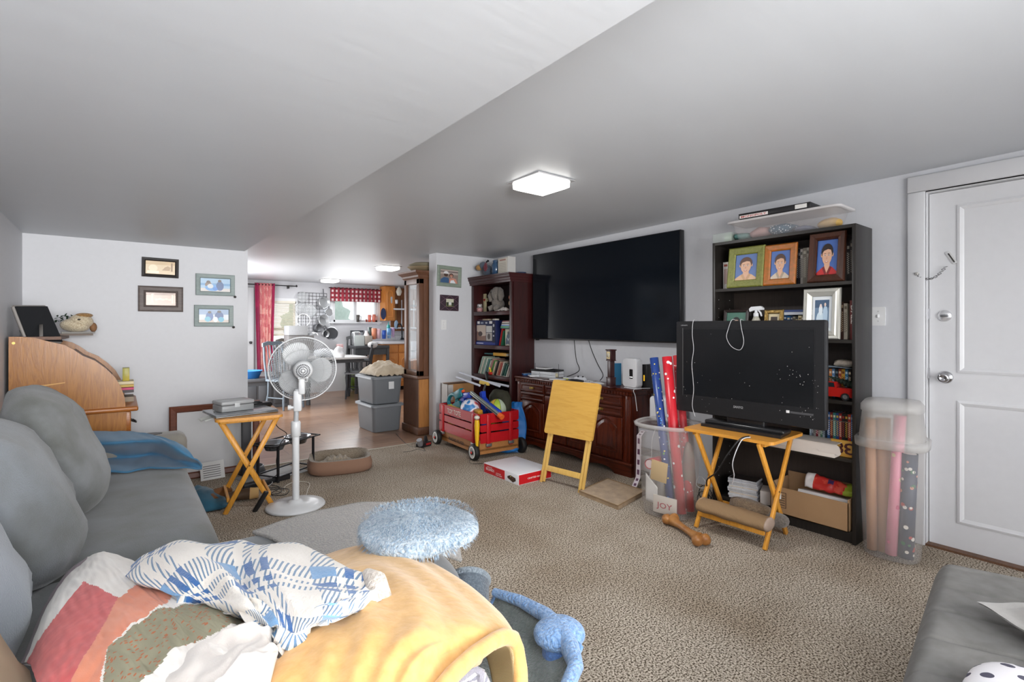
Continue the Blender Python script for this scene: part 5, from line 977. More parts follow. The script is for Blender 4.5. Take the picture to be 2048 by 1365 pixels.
t = thing('black_bag', 'dark camouflage backpack behind the basketball in the wagon', 'bag', cw(.58, .42, .34), ang); MB().ell((0, 0, .13), (.19, .07, .15), mat('221f1a', .8, h2='3a3a24', sc=1.5, bump=.6), 22, .8, fn=nf).build('bag_body', t)
t = thing('toy_pile', 'heap of small dark and coloured toys filling the wagon', 'toys', cw(.4, .23, .11), ang)
tag(t, 'heap of small dark and coloured toys filling the wagon under the balls', 'toys'); q = MB(); r = random.Random(9)
for k in range(70):
    x, y, z = r.uniform(-.34, .34), r.uniform(-.18, .18), r.uniform(.02, .26); m_ = mat(r.choice(['c9b23a', '1c1c20', '2b4fa8', 'd8d4cc', 'b23a2c', '222226', 'e0a83a', '18181c', '3f7a4a']), .5)
    q.T = Matrix.Translation((x, y, z)) @ Matrix.Rotation(r.uniform(0, 6), 4, 'Z') @ Matrix.Rotation(r.uniform(-.8, .8), 4, 'X'); s_ = r.uniform(.02, .045)
    if k % 2: q.box((-s_, -s_*.6, -s_*.5), (s_*1.5, s_*.6, s_*.5), m_, .005, 1)
    else: q.ell((0, 0, 0), (s_*1.2, s_*.8, s_*.7), m_, 10)
bpy.data.objects.remove(t); q.T = Matrix.Identity(4); o = q.build('toy_pile', None, cw(.4, .23, .11), (0, 0, ang)); tag(o, 'heap of small mixed toys filling the red wagon below the balls', 'toys', None, 'stuff')
t = thing('cardboard_box', 'open cardboard box with a face print standing behind the toy wagon', 'cardboard box', (2.96, 5.01, 0), 0); q = MB(); cbm = mat('b98a58', .7, h2='a5764a'); q.box((0, 0, 0), (.36, .006, .63), cbm).box((0, .0, 0), (.006, .15, .63), mat('d9d6d2', .6)).box((.354, 0, 0), (.36, .15, .63), cbm).box((0, .144, 0), (.36, .15, .63), cbm); q.build('box_body', t, loc=(0, 0, 0)); q = MB(); q.box((0, .0, .625), (.36, .1, .632), mat('6a4a30', .7)); q.build('flap', t); MB().box((.003, -.001, .44), (.07, 0, .62), mat('d5d2ce', .6, h2='8e8c8a', sc=1.5)).build('printed_panel', t)
# blue strapped sleeve
t = thing('blue_banner', 'crumpled bright blue sleeve with white lettering slumped between wagon and console', 'banner', (3.22, 4.14, 0), 0, rot=(0, .0, math.radians(-52)))
def bb(u, v):
    z = .50*v; w_ = .055+.07*math.sin(PI*min(1, v*1.1))+(.09*(1-v)**4); return ((u-.5)*2*w_+.06*v-.02, -.03*math.sin(PI*u)-.05*(1-v)**3+.012*nz3(u*4, v*7, 1), z)
q = MB(); q.grid(bb, 16, 26, mat('1874c0', .5, h2='125fa3', sc=.5, bump=.4)); q.grid(lambda u, v: Vector(bb(u, v))+Vector((0, .05+.03*math.sin(PI*u), 0)), 16, 26, mat('1874c0', .5, h2='125fa3', sc=.5, bump=.4)); q.build('sleeve', t)
MB().ell((-.05, -.10, .045), (.14, .09, .045), mat('1874c0', .5, h2='125fa3', sc=.5, bump=.4), 20, fn=nf).build('crumpled_base', t)
txt('SAVERTRIBES', .26, .04, WT, t, (.015, -.048, .27), (PI/2, -math.radians(78), 0), name='lettering')
# joystick gadget left of the wagon
g_ = zp(848, 893); t = thing('toy_gadget', 'black and silver toy racing wheel gadget left of the wagon rear wheel', 'toy', g_, .3); q = MB(); q.box((-.08, -.05, 0), (.07, .05, .05), mat('1c1c20', .4), .012); q.build('body', t); MB().cyl((-.07, -.02, .03), (-.10, -.03, .09), .03, mat('9a9ca2', .3, .6), n=16).build('silver_knob', t); MB().box((-.02, -.052, .02), (.05, -.05, .04), mat('a02a2a', .4)).build('red_strip', t); MB().prism([(.0, .05), (.05, .05), (.03, .11), (.015, .11)], mat('1c1c20', .4), 'xz', -.01, .01).build('fin', t)
cable('extension_cable', 'tangled black cord lying on the carpet edge left of the toy wagon', [zp(806, 905), zp(822, 903), zp(836, 899), zp(850, 903), zp(842, 893), zp(826, 895), zp(812, 888), zp(800, 877), zp(792, 868)], .003, M_cab)
cable('extension_cable', 'short black cord loop beside the front wheel of the toy wagon', [zp(956, 925)+Vector((-.0, -.08, .004)), zp(943, 928), zp(939, 922), zp(948, 918), zp(958, 922)], .0025, M_cab)
# ================================================================ clear bins with wrapping paper
def dome(z, rx, ry, n=28, e=.8, cx=0, cy=0):
    o = []
    for k in range(n):
        a = 2*PI*k/n; c_, s_ = math.cos(a), math.sin(a); o.append((cx+rx*math.copysign(abs(c_)**e, c_), cy+ry*math.copysign(abs(s_)**e, s_), z))
    return o
CLR = mat('d3cfcc', .35, alpha=.24, name='frosted_plastic'); CLR2 = mat('d6d3cf', .3, alpha=.42)
VB = (2.99, 2.085)
t = thing('storage_bin', 'tall open frosted plastic bin holding wrapping paper rolls left of the tray table', 'storage bin', (*VB, 0), RW+.2)
q = MB(); q.loft([dome(.002, .150, .13), dome(.01, .165, .145), dome(.08, .172, .150), dome(.083, .176, .154), dome(.60, .205, .18), dome(.61, .205, .18)], CLR, False); q.add(dome(.004, .15, .13), [list(range(28))], CLR); q.build('tub', t)
q = MB(); q.loft([dome(.60, .206, .181), dome(.602, .226, .20), dome(.618, .23, .204), dome(.628, .222, .196), dome(.622, .208, .183)], CLR2, False); q.build('rim', t)
def roll(label, a, b, r, m, m2, spots=None):
    a = Vector(a); b = Vector(b); d = b-a; t = thing('wrapping_paper_roll', label, 'wrapping paper', a, 0, 'wrapping paper rolls', rot=d.to_track_quat('Z', 'Y').to_euler()); L_ = d.length
    MB().cyl((0, 0, 0), (0, 0, L_), r, m, n=20, cap=False).build('paper_roll', t, solid=.0012)
    q = MB(); q.cyl((0, 0, 0), (0, 0, L_-.001), r*.8, m2, n=14); q.build('core', t)
    if spots:
        q = MB(); rr_ = random.Random(len(label))
        for k in range(spots[0]):
            z = rr_.uniform(.02, L_-.02); ph = rr_.uniform(0, 2*PI); s_ = spots[1]*rr_.uniform(.5, 1); sid = rr_.choice(spots[2])
            pts = []
            for j in range(8):
                aa = 2*PI*j/8; pp = ph+s_*math.cos(aa)/r; pts.append(((r+.0012)*math.cos(pp), (r+.0012)*math.sin(pp), z+s_*math.sin(aa)))
            q.add(pts, [list(range(8))], sid)
        q.build('printed_spots', t)['kind'] = 'stuff'
    return t
def bw(x, y, z): return Matrix.Translation((*VB, 0)) @ Matrix.Rotation(RW+.2, 4, 'Z') @ Vector((x, y, z))
W0 = mat('e9e6e2', .4)
def top(px, py, z): return zp(px, py, z)
def rollpx(label, pxt, pyt, zt_, base, r, m, m2, spots): a = bw(*base); b = zp(pxt, pyt, zt_); return roll(label, a, b, r, m, m2, spots)
def at_d(px, py, d): v = ray(px, py)*d; return v+Vector((0, 0, HC))
roll('dark blue starry wrapping paper roll, leftmost in the open frosted bin', bw(.03, -.03, .03), at_d(1308, 716, 3.62), .030, mat('213c7c', .35), W0, (110, .007, [mat('d9c04a', .4), mat('e6e6ea', .4), mat('5a9a4a', .4), mat('4f8fd0', .4)]))
roll('red wrapping paper roll with white shapes in the open frosted bin', bw(.10, -.035, .03), at_d(1334, 714, 3.56), .034, mat('c0202c', .35), W0, (34, .012, [mat('ece8e6', .4)]))
roll('red and white speckled wrapping paper roll, rightmost in the open frosted bin', bw(.13, .04, .03), at_d(1354, 712, 3.66), .030, mat('c43a40', .4), W0, (120, .006, [mat('ece4e0', .4)]))
roll('red ended paper roll lying inside the frosted bin', bw(-.08, .02, .34), bw(-.09, -.12, .345), .035, mat('b83a40', .4), mat('d9c0c0', .5), None)
t = thing('envelope', 'tan square envelope inside the front of the frosted bin', 'envelope', bw(-.03, -.115, .24), RW+.2, rot=(.08, .12, RW+.2)); MB().box((-.055, -.002, 0), (.06, .001, .14), mat('c9a86a', .6), .001).build('paper', t)
t = thing('sign', 'white card lettered JOY inside the bottom of the frosted bin', 'sign', bw(.02, -.123, .03), RW+.2, rot=(.05, .03, RW+.2)); MB().box((-.08, -.002, 0), (.085, .002, .12), mat('d8cfc4', .6), .001).build('card', t); txt('JOY', .11, .05, mat('b5525c', .5), t, (0, -.0028, .05))
txt('\u2767 \u2767', .10, .02, mat('7a8a6a', .5), t, (0, -.0028, .095), name='ornament') if False else None
t = thing('paper', 'white sheet curved inside the left of the frosted bin', 'paper', bw(-.10, -.08, .08), RW+.2); MB().grid(lambda u, v: (-.035+.1*u, -.0-.03*u, .19*v*(1-.4*u)), 8, 8, mat('e4e2df', .6)).build('sheet', t, solid=.001)
t = thing('tissue_bundle', 'pale bundled tissue in the middle of the frosted bin', 'tissue', bw(-.06, .03, .06), 0); MB().ell((0, 0, .12), (.07, .07, .13), mat('b5b0aa', .8, h2='8f8a86', sc=1.5), 18, fn=nf).build('bundle', t)
t = thing('green_bundle', 'dull green and red bundle at the back of the frosted bin', 'bundle', bw(.10, .09, .05), 0); MB().ell((0, 0, .22), (.05, .045, .22), mat('6f7d6c', .8, h2='8d4a4c', sc=.8), 18, fn=nf).build('bundle', t)
# tall latched bin by the door
WB = (3.44, .935)
t = thing('storage_bin', 'tall lidded translucent wrapping paper bin standing against the door casing', 'storage bin', (*WB, 0), RW+.15)
def db(z, w_, d_): return dome(z, w_, d_, 28, .62)
q = MB(); q.loft([db(.002, .118, .12), db(.012, .128, .13), db(.05, .13, .133), db(.62, .15, .165), db(.63, .15, .165)], CLR, False); q.add(db(.004, .118, .12), [list(range(28))], CLR); q.build('tub', t)
q = MB(); q.loft([db(.615, .152, .167), db(.617, .168, .185), db(.655, .17, .188), db(.665, .155, .17)], CLR2, False); q.build('rim', t)
q = MB(); q.loft([db(.66, .15, .165), db(.81, .135, .14), db(.812, .142, .147), db(.845, .142, .147), db(.868, .125, .13), db(.872, .05, .05)], CLR2, True); q.build('lid', t)
def ww(x, y, z): return Matrix.Translation((*WB, 0)) @ Matrix.Rotation(RW+.15, 4, 'Z') @ Vector((x, y, z))
KR = mat('b98a66', .6); KR2 = mat('d0b090', .6)
roll('brown kraft paper roll at the far left of the tall latched bin', ww(-.085, -.05, .02), ww(-.095, -.05, .76), .026, KR, KR2)
roll('wide brown kraft paper roll beside the pink roll in the tall bin', ww(-.03, -.035, .02), ww(-.04, -.02, .765), .036, KR, KR2)
roll('pink flowered wrapping paper roll slanting in the tall latched bin', ww(.005, -.085, .03), ww(.045, -.085, .80), .028, mat('df7f96', .5, h2='ea9fb0', sc=.5), W0, (22, .013, [mat('e8d2a8', .5), mat('cf5f80', .5)]))
roll('navy wrapping paper roll with green trees at the right of the tall latched bin', ww(.068, -.075, .03), ww(.088, -.09, .60), .036, mat('22304a', .5), W0, (60, .012, [mat('2f6a4a', .5), mat('cf8a78', .5), mat('ded8d0', .5), mat('a83a3a', .5)]))
# ================================================================ bone
t = thing('bone', 'large brown roasted dog chew bone lying on the carpet before the frosted bin', 'dog bone', zp(1368, 1066), 0)
a = zp(1345, 1052)-Vector(t.location); b = zp(1398, 1090)-Vector(t.location); a.z = .035; b.z = .036
BN = mat('c08a4a', .4, h2='6e3414', sc=1.2, bump=.3)
q = MB(); n = 20; pts = []; rs = []
ax = (b-a).normalized(); sd = Vector((-ax.y, ax.x, 0))
L_ = (b-a).length
for i in range(n+1):
    u = i/n; p = a.lerp(b, u); rr_ = .020+.016*(abs(2*u-1)**2.5)
    pts.append(p); rs.append(rr_)
q.tube(pts, rs, BN, 16)
for (e_, s_) in ((a, -1), (b, 1)):
    for k, dz in ((-1, .0), (1, .0)): q.ell(e_+ax*s_*.022+sd*k*.026+Vector((0, 0, .002)), (.036, .031, .033), BN, 16, fn=lambda p: p*(1+.18*nz3(p.x*40, p.y*40, p.z*40)))
q.build('bone_body', t)
bpy.context.view_layer.update()
# ================================================================ left tray table + box
LT = (.73, 4.10)
tray_table('golden wooden folding tray table by the picture wall corner, holding papers', (LT[0], LT[1], 0), -.08, .66, .42, .50, .30)
t = thing('laptop', 'closed flat grey laptop lying on the left tray table', 'laptop', (LT[0]-.02, LT[1]+.02, .661), .12); q = MB(); q.box((-.22, -.17, 0), (.19, .18, .009), mat('8e9296', .3, .5), .004).box((-.22, -.168, .0105), (.19, .18, .018), mat('a2a6aa', .25, .5, h2='888c90'), .004); q.build('laptop_body', t)
t = thing('plastic_case', 'clear grey plastic case standing on the closed laptop', 'case', (LT[0]-.06, LT[1]+.03, .681), .22); q = MB(); q.box((-.13, -.08, 0), (.09, .09, .045), mat('a3a5a6', .3, alpha=.75), .008).box((-.132, -.082, .048), (.092, .092, .075), mat('b4b6b7', .25, alpha=.75), .008); q.build('case_body', t); MB().box((-.045, -.0835, .03), (-.01, -.081, .06), mat('bcbebf', .3), .002).build('latch', t)
t = thing('gadget', 'black hand strap gadget lying at the back of the left tray table', 'gadget', (LT[0]+.12, LT[1]+.20, .661), .2); q = MB(); q.box((-.09, -.045, 0), (.09, .045, .035), mat('1b1b1d', .4), .014).ell((-.02, 0, .036), (.05, .03, .014), mat('1b1b1d', .4), 14); q.build('gadget_body', t)
t = thing('notepaper', 'crumpled pale papers poking out under the laptop at the tray edge', 'paper', (LT[0]-.235, LT[1]-.05, .6605), .3); MB().grid(lambda u, v: (-.06+.1*u, -.06+.12*v, .001-.02*(1-u)+.006*math.sin(9*v)), 8, 8, mat('b9bbb6', .6)).build('sheet', t, solid=.0008)
# ================================================================ pedestal fan
FX, FY = .99, 3.79
FWH = mat('dcdee0', .3, name='fan_plastic'); FGR = mat('b4b7ba', .35)
fan_ = t = thing('pedestal_fan', 'tall white pedestal fan seen from behind, standing on its round base', 'fan', (FX, FY, 0), -math.atan2(.35, 1)+.0)
MB().lathe([(0, 0), (.19, 0), (.20, .008), (.192, .02), (.12, .032), (.05, .038), (.045, .05), (.02, .056)], FWH, n=48).build('base', t)
MB().tube([(0, 0, .04), (0, 0, .56)], .024, FWH, 20).build('lower_pole', t)
q = MB(); q.lathe([(.024, .50), (.033, .505), (.033, .60), (.027, .61), (.02, .61)], FWH, n=22); q.build('height_collar', t)
MB().tube([(0, 0, .56), (.01, 0, .84)], .017, FGR, 16).build('upper_pole', t)
q = MB(); q.box((-.016, -.024, .68), (.040, .024, .83), FWH, .012).box((.018, -.03, .80), (.062, .02, .92), FWH, .01); q.build('neck', t)
q = MB(); q.cyl((-.01, -.01, .71), (-.042, -.01, .71), .010, FWH, n=14).cyl((-.03, -.01, .71), (-.05, -.01, .71), .018, FWH, n=16); q.build('tightening_knob', t)
hz = .975; tilt = .03
H0 = Matrix.Translation((.045, .04, hz)) @ Matrix.Rotation(.08, 4, 'Z') @ Matrix.Rotation(tilt, 4, 'X') @ Matrix.Rotation(-PI/2, 4, 'X') @ Matrix.Scale(.92, 4)   # local z points away (fan axis)
q = MB(); q.T = H0; q.lathe([(.0, -.115), (.04, -.113), (.062, -.10), (.072, -.07), (.072, 0), (.06, .02), (0, .02)], FWH, n=36); mo = q.build('motor_housing', t)
q = MB(); q.T = H0; DK = mat('3c3e42', .6)
for ring_, (ra, rb, cnt) in enumerate(((.010, .020, 8), (.025, .037, 20), (.041, .052, 26))):
    for k in range(cnt):
        a = 2*PI*k/cnt; hw_ = 2*PI/cnt*.32
        za = -.1165 if ring_ < 2 else -.1145; zb = -.1165 if ring_ == 0 else (-.1155 if ring_ == 1 else -.1085)
        q.add([(ra*math.cos(a-hw_), ra*math.sin(a-hw_), za), (rb*math.cos(a-hw_), rb*math.sin(a-hw_), zb), (rb*math.cos(a+hw_), rb*math.sin(a+hw_), zb), (ra*math.cos(a+hw_), ra*math.sin(a+hw_), za)], [(0, 1, 2, 3)], DK)
q.build('vent_slots', mo)
q = MB(); q.T = H0 @ Matrix.Rotation(0, 4, 'Z'); q.tube([(-.03, .055, -.10), (-.03, .085, -.07), (.03, .085, -.07), (.03, .055, -.10)], .008, FWH, 8); q.build('carry_handle', mo)
RG = .25; q = MB(); q.T = H0; nW = 96
for k in range(nW):
    a = 2*PI*k/nW; ca, sa = math.cos(a), math.sin(a); pts = [(r_*ca, r_*sa, z_) for r_, z_ in ((.07, .0), (.12, -.012), (.18, -.006), (.225, .018), (RG, .05))]
    q.tube(pts, .0015, FGR, 4, False)
q.tube([(.155*math.cos(2*PI*k/48), .155*math.sin(2*PI*k/48), -.010) for k in range(48)], .0018, FGR, 5, loop=True)
q.tube([(.232*math.cos(2*PI*k/48), .232*math.sin(2*PI*k/48), .024) for k in range(48)], .0018, FGR, 5, loop=True)
q.build('rear_guard', t)
q = MB(); q.T = H0
for k in range(nW):
    a = 2*PI*(k+.5)/nW; ca, sa = math.cos(a), math.sin(a); q.tube([(r_*ca, r_*sa, z_) for r_, z_ in ((.05, .155), (.12, .15), (.18, .135), (.23, .10), (RG, .055))], .0015, FGR, 4, False)
q.lathe([(0, .15), (.05, .15), (.052, .158), (0, .16)], FWH, n=24); q.build('front_guard', t)
q = MB(); q.T = H0; q.tube([(RG*math.cos(2*PI*k/64), RG*math.sin(2*PI*k/64), .052) for k in range(64)], .0055, FWH, 8, loop=True); q.build('guard_rim', t)
q = MB(); q.T = H0; q.lathe([(0, .03), (.038, .03), (.042, .07), (.03, .085), (0, .09)], FWH, n=20); q.build('blade_hub', t)
for k in range(3):
    a0 = 2*PI*k/3+.12; q = MB(); q.T = H0 @ Matrix.Rotation(a0, 4, 'Z')
    def bl(u, v):
        r_ = .035+.185*u; wd = .50+1.0*math.sin(PI*min(1, .15+u*.72))**.8; an = (v-.5)*wd*1.25*(1.0-.25*u); r2 = r_*(1-.10*abs(2*v-1)**2.5*u)
        return (r2*math.cos(an), r2*math.sin(an), .055+.035*(v-.5)*(1.2-u*.5))
    q.grid(bl, 16, 12, mat('c9cbcd', .3)); q.build('blade', t, solid=.0025)
fcd = cable('power_cord', 'pale fan cord looping on the carpet behind the round fan base', [(1.03, 3.86, .035), (1.10, 3.95, .008), (1.16, 4.10, .006), (1.22, 4.28, .006), (1.14, 4.38, .006), (1.04, 4.30, .006), (1.0, 4.15, .006), (.95, 4.35, .006)], .003, mat('d4cec2', .5))
attach(fcd, fan_)
# ================================================================ pet bowl stand, cords, power strip, mat
BM = mat('2b2c30', .45, .4); sx0, sy0 = 1.14, 4.66
t = thing('pet_bowl_stand', 'black metal raised pet bowl stand with two steel bowls beside the fan', 'pet bowl stand', (sx0, sy0, 0), .55)
q = MB()
q.box((-.27, -.13, .30), (.27, -.12, .31), BM).box((-.27, .12, .30), (.27, .13, .31), BM).box((-.27, -.13, .30), (-.26, .13, .31), BM).box((.26, -.13, .30), (.27, .13, .31), BM)
for x in (-.13, .13): q.tube([(x+.105*math.cos(2*PI*k/28), .105*math.sin(2*PI*k/28), .305) for k in range(28)], .006, BM, 6, loop=True)
q.build('top_frame', t)
for x in (-.2, .2):
    for y in (-.11, .11): MB().box((x-.008, y-.008, 0), (x+.008, y+.008, .30), BM).build('leg', t)
q = MB(); q.box((-.21, -.12, .04), (.21, -.105, .05), BM).box((-.21, .105, .04), (.21, .12, .05), BM).box((-.21, -.12, .04), (-.195, .12, .05), BM).box((.195, -.12, .04), (.21, .12, .05), BM); q.build('lower_frame', t)
T0 = Matrix.Translation((sx0, sy0, 0)) @ Matrix.Rotation(.55, 4, 'Z')
ST = mat('b9bcc0', .2, 1.)
for x, l_ in ((-.13, 'steel pet bowl in the left ring of the bowl stand'), (.13, 'steel pet bowl in the right ring of the bowl stand')):
    o = thing('pet_bowl', l_, 'bowl', T0 @ Vector((x, 0, .25)), 0); MB().lathe([(.0, .0), (.07, .0), (.095, .055), (.112, .062), (.112, .065), (.093, .06), (.068, .006), (0, .006)], ST, n=30).build('bowl_body', o)
o = thing('water_bowl', 'dark grey pet bowl on the floor behind the left tray table', 'bowl', (.92, 4.92, 0), 0); MB().lathe([(.0, .0), (.11, .0), (.09, .06), (.084, .06), (.10, .01), (0, .01)], mat('74777b', .3, .6), n=28).build('bowl_body', o)
o = thing('floor_mat', 'grey rubber mat under the pet bowl stand', 'mat', (1.05, 4.74, .0), .3); MB().box((-.26, -.16, 0), (.24, .16, .004), mat('8a8a88', .5), .0).build('mat_body', o)
t = thing('power_strip', 'long black power strip lying on the carpet behind the left tray table', 'power strip', (.78, 4.45, .0), .25); q = MB(); q.box((-.02, -.03, 0), (.36, .03, .04), mat('202124', .35), .006); q.build('strip_body', t); MB().box((.20, -.018, .0402), (.34, .018, .042), mat('8d8f93', .4)).build('label_plate', t)
cable('extension_cable', 'black cable dropping from the left tray table to the power strip', [(.92, 4.27, .665), (.95, 4.27, .63), (.98, 4.30, .50), (1.06, 4.32, .42), (1.02, 4.36, .34), (1.0, 4.4, .2), (1.02, 4.45, .08), (.96, 4.50, .02)], .003, M_cab)
cable('tangled_cable', 'tangled black cord on the carpet between tray table and fan base', [(.93, 4.45, .01), (1.0, 4.30, .01), (.90, 4.15, .01), (.99, 4.08, .01), (1.04, 4.20, .012), (.93, 4.27, .012), (.87, 4.18, .012), (.96, 4.13, .014), (1.0, 4.28, .014), (.84, 4.34, .01)], .003, M_cab)
cable('tangled_cable', 'white cable tangled with the black one near the power strip', [(.80, 4.40, .01), (.88, 4.34, .01), (.97, 4.42, .015), (.98, 4.52, .015), (.9, 4.48, .02)], .003, mat('c9c9c9', .5))
o = thing('floor_post', 'dark square post standing behind the left tray table at the wall end', 'post', (.86, 4.85, 0), 0); MB().box((-.035, -.03, 0), (.035, .03, .56), mat('2b2b30', .5), .003).build('post_body', o); MB().box((-.05, -.04, .56), (.05, .04, .6), mat('2b2b30', .5), .003).build('post_cap', o)
t = thing('remote_control', 'long black remote standing against the front leg of the left tray table', 'remote', (.735, 3.86, 0), 0, rot=(.45, .35, .2)); MB().box((-.016, -.010, .0), (.016, .010, .17), mat('1a1a1c', .4), .006).build('remote_body', t)
# boots
BT = mat('8a5a2c', .7, h2='6a4220', sc=1.3); bp_ = zp(432, 1005)
t = thing('boot', 'tan brown boot lying on its side by the sofa arm', 'boot', bp_, .5, rot=(0, 0, .5)); q = MB(); q.tube([(-.07, 0, .05), (.0, 0, .052), (.07, .01, .05), (.12, .02, .045)], [.035, .046, .044, .03], BT, 14); q.build('boot_shaft', t); MB().tube([(-.06, .0, .05), (-.08, -.05, .05), (-.075, -.10, .045)], [.045, .042, .028], mat('7a4f28', .6), 12).build('toe', t); MB().box((-.05, -.13, .03), (-.03, -.128, .045), mat('e4e0dc', .5)).build('label', t)
t = thing('boot', 'brown boot with a pale cuff lying behind the front leg of the tray', 'boot', zp(475, 1003), -.2); q = MB(); q.tube([(-.06, 0, .04), (.02, 0, .045), (.08, .0, .045)], [.03, .04, .042], mat('4e3a28', .7), 14); q.build('boot_shaft', t); MB().tube([(.08, 0, .045), (.14, 0, .042)], [.043, .038], mat('cfa96e', .7), 14).build('cuff', t)
# picture frame leaning low on the wall behind the tray
a = yp(343, 915, YP); P0 = yp(350, 860, YP)
t = thing('leaning_board', 'empty reddish brown wooden frame leaning against the picture wall behind the sofa', 'picture frame', (.66, 5.035, 0), 0, rot=(-.0, 0, 0))
WF_ = .68; q = MB(); q.ring(WF_, .62, [(0, 0), (0, .016), (.01, .022), (.045, .016), (.055, .006), (.055, 0)], mat('74402c', .4, kind='wood', h2='4c2618', sc=2), 0, .31); q.build('frame', t)
MB().box((-WF_/2+.05, -.004, .05), (WF_/2-.05, -.001, .57), mat('d5d6d8', .6)).build('panel', t)
o = thing('paper', 'printed white paper sheet lying against the wall base near the boots', 'paper', (.62, 4.9, .0), .2, rot=(-.35, 0, .1)); MB().box((-.09, -.001, 0), (.09, .001, .15), mat('dcdcda', .6)).build('sheet', o); q = MB(); flat(q, [(rect(-.07, .02+.018*k, .06, .026+.018*k), mat('6a6a6a', .6)) for k in range(6)], -.0012); q.build('print', o)
# blue cloth on floor behind the sofa arm
t = thing('blue_cloth', 'dark teal blue cloth crumpled on the carpet at the sofa corner', 'cloth', (.47, 4.25, 0), 0); MB().grid(lambda u, v: (-.14+.30*u, -.22+.44*v, .01+.15*math.sin(PI*u)**.8*math.sin(PI*v)**.7*(1-.6*u)+.03*abs(nz3(u*4, v*5, 3))), 22, 22, mat('1d5a72', .8, kind='fabric', h2='164a60')).build('folds', t, solid=.003)
# dog bed
DB = zp(680, 940)
t = thing('pet_bed', 'small brown pet bed with a crumpled grey towel on the carpet edge', 'pet bed', (DB.x, DB.y, 0), -.25)
PB = mat('938675', .9, kind='plush', h2='7a6c5a'); PB2 = mat('a37e68', .9, kind='weave', h2='7b5f4e', sc=2.5, ax=0)
R = []
for r_, z_ in ((.86, 0), (1.0, .02), (1.02, .07), (.96, .125), (.88, .13), (.80, .06), (.76, .03)): R.append([(x*r_, y*r_, z_+(.02 if y > .1 else 0)*(z_ > .1)) for x, y, _ in dome(0, .27, .20, 36, .6)])
q = MB(); q.loft(R[:4], PB2, False); q.loft(R[3:], PB, False); q.add(R[-1], [list(range(36))], PB); q.add(R[0], [list(range(36))[::-1]], PB); q.build('bed_rim', t)
MB().lathe([(0, .055), (.15, .05), (.19, .03), (0, .028)], PB, n=24, sx=1.1, sy=.8).build('cushion', t)
t = thing('towel', 'crumpled beige towel inside the small pet bed', 'towel', (DB.x-.02, DB.y, .05), 0)
def tw(u, v):
    f = math.sin(PI*u)**.6*math.sin(PI*v)**.6; return (-.16+.30*u, -.09+.19*v, .008+f*(.05+.05*abs(nz3(u*6, v*5, 5))+.03*abs(nz3(u*12, v*11, 8))))
MB().grid(tw, 30, 24, mat('a89c8a', .9, kind='plush', h2='8a7d6b')).build('folds', t, solid=.004)
# ================================================================ roll top desk
OAK = mat('a9702f', .3, kind='wood', h2='7a4618', sc=1.3, ax=2, bump=.1, name='oak_veneer'); OAKH = mat('a9672a', .35, kind='wood', h2='7c4318', sc=1.2, ax=0); OAKD = mat('6a4630', .5, kind='wood', h2='4b2f20', sc=1, ax=1)
DY, DYB = 4.34, 5.03
t = thing('roll_top_desk', 'oak roll top desk with a curved side in the left corner behind the sofa', 'desk', (-.54, DY, 0), 0)
pf = []
for px, py in [(14, 674), (40, 674), (70, 676), (95, 683), (128, 690), (146, 699), (165, 712), (190, 722), (212, 738), (230, 755), (242, 775), (249, 795), (251, 812)]:
    v = yp(px, py, DY); pf.append((v.x+.54, v.z))
pf[0] = (0, pf[0][1])
q = MB(); q.prism([(0, .735)]+[(pf[-1][0], .735)]+pf[::-1], OAK, 'xz', 0, .022); q.build('side_panel', t, bev=.004)
q = MB(); q.prism([(0, .735)]+[(pf[-1][0], .735)]+pf[::-1], OAK, 'xz', DYB-DY-.022, DYB-DY); q.build('side_panel', t, bev=.004)
q = MB(); q.box((.0, .004, 0), (.575, .022, .71), OAK); q.build('lower_side_panel', t); MB().box((.0, DYB-DY-.022, 0), (.575, DYB-DY, .71), OAK).build('lower_side_panel', t)
q = MB(); q.box((-.005, -.022, .705), (.64, DYB-DY+.01, .738), OAKH, .01); q.build('writing_top', t)
q = MB(); q.box((0, .02, pf[0][1]-.022), (.24, DYB-DY-.02, pf[0][1]-.002), OAKD); q.build('desk_top', t)
q = MB(); rp_ = pf[5:]; R = [[(x-.02, y, z-.018) for x, z in rp_] for y in (.022, DYB-DY-.022)]
q.add(R[0]+R[1], [(i, i+1, len(rp_)+i+1, len(rp_)+i) for i in range(len(rp_)-4)], OAKD, False); q.build('tambour', t, solid=.008)
q = MB(); q.box((.0, .02, .74), (.012, DYB-DY-.02, 1.2), OAKD); q.build('back_panel', t)
for k, (za, zb) in enumerate(((.55, .70), (.30, .54), (.05, .29))):
    q = MB(); q.box((.56, .03, za), (.60, .26, zb), OAKH, .006); d_ = q.build('drawer', t)
    q = MB(); q.tube([(.602, .10, (za+zb)/2), (.63, .11, (za+zb)/2-.015), (.63, .17, (za+zb)/2-.015), (.602, .18, (za+zb)/2)], .005, mat('3b3a38', .4, .8), 8); q.lathe([(0, 0), (.02, 0), (.02, .004), (0, .004)], mat('3b3a38', .4, .8), (.60, .14, (za+zb)/2), n=12); q.build('drawer_handle', d_)
MB().cyl((.022, -.003, pf[0][1]-.04), (.022, .002, pf[0][1]-.04), .008, M_brass, n=14).build('screw_cap', t)
MB().prism([(.0, .86), (.15, .905), (.26, .92), (.26, .925), (.14, .913), (.0, .866)], mat('d9a860', .5), 'xz', -.0012, 0).build('scratch_mark', t)
DT = pf[0][1]
t = thing('framed_photo', 'large picture frame leaning on the desk with its black back and strut showing', 'picture frame', (-.40, 4.42, DT), 0, rot=(.0, -.0, 0))
a, b, c_, d_ = yp(32, 613, 4.40), yp(95, 613, 4.55), yp(126, 684, 4.55), yp(58, 680, 4.40)
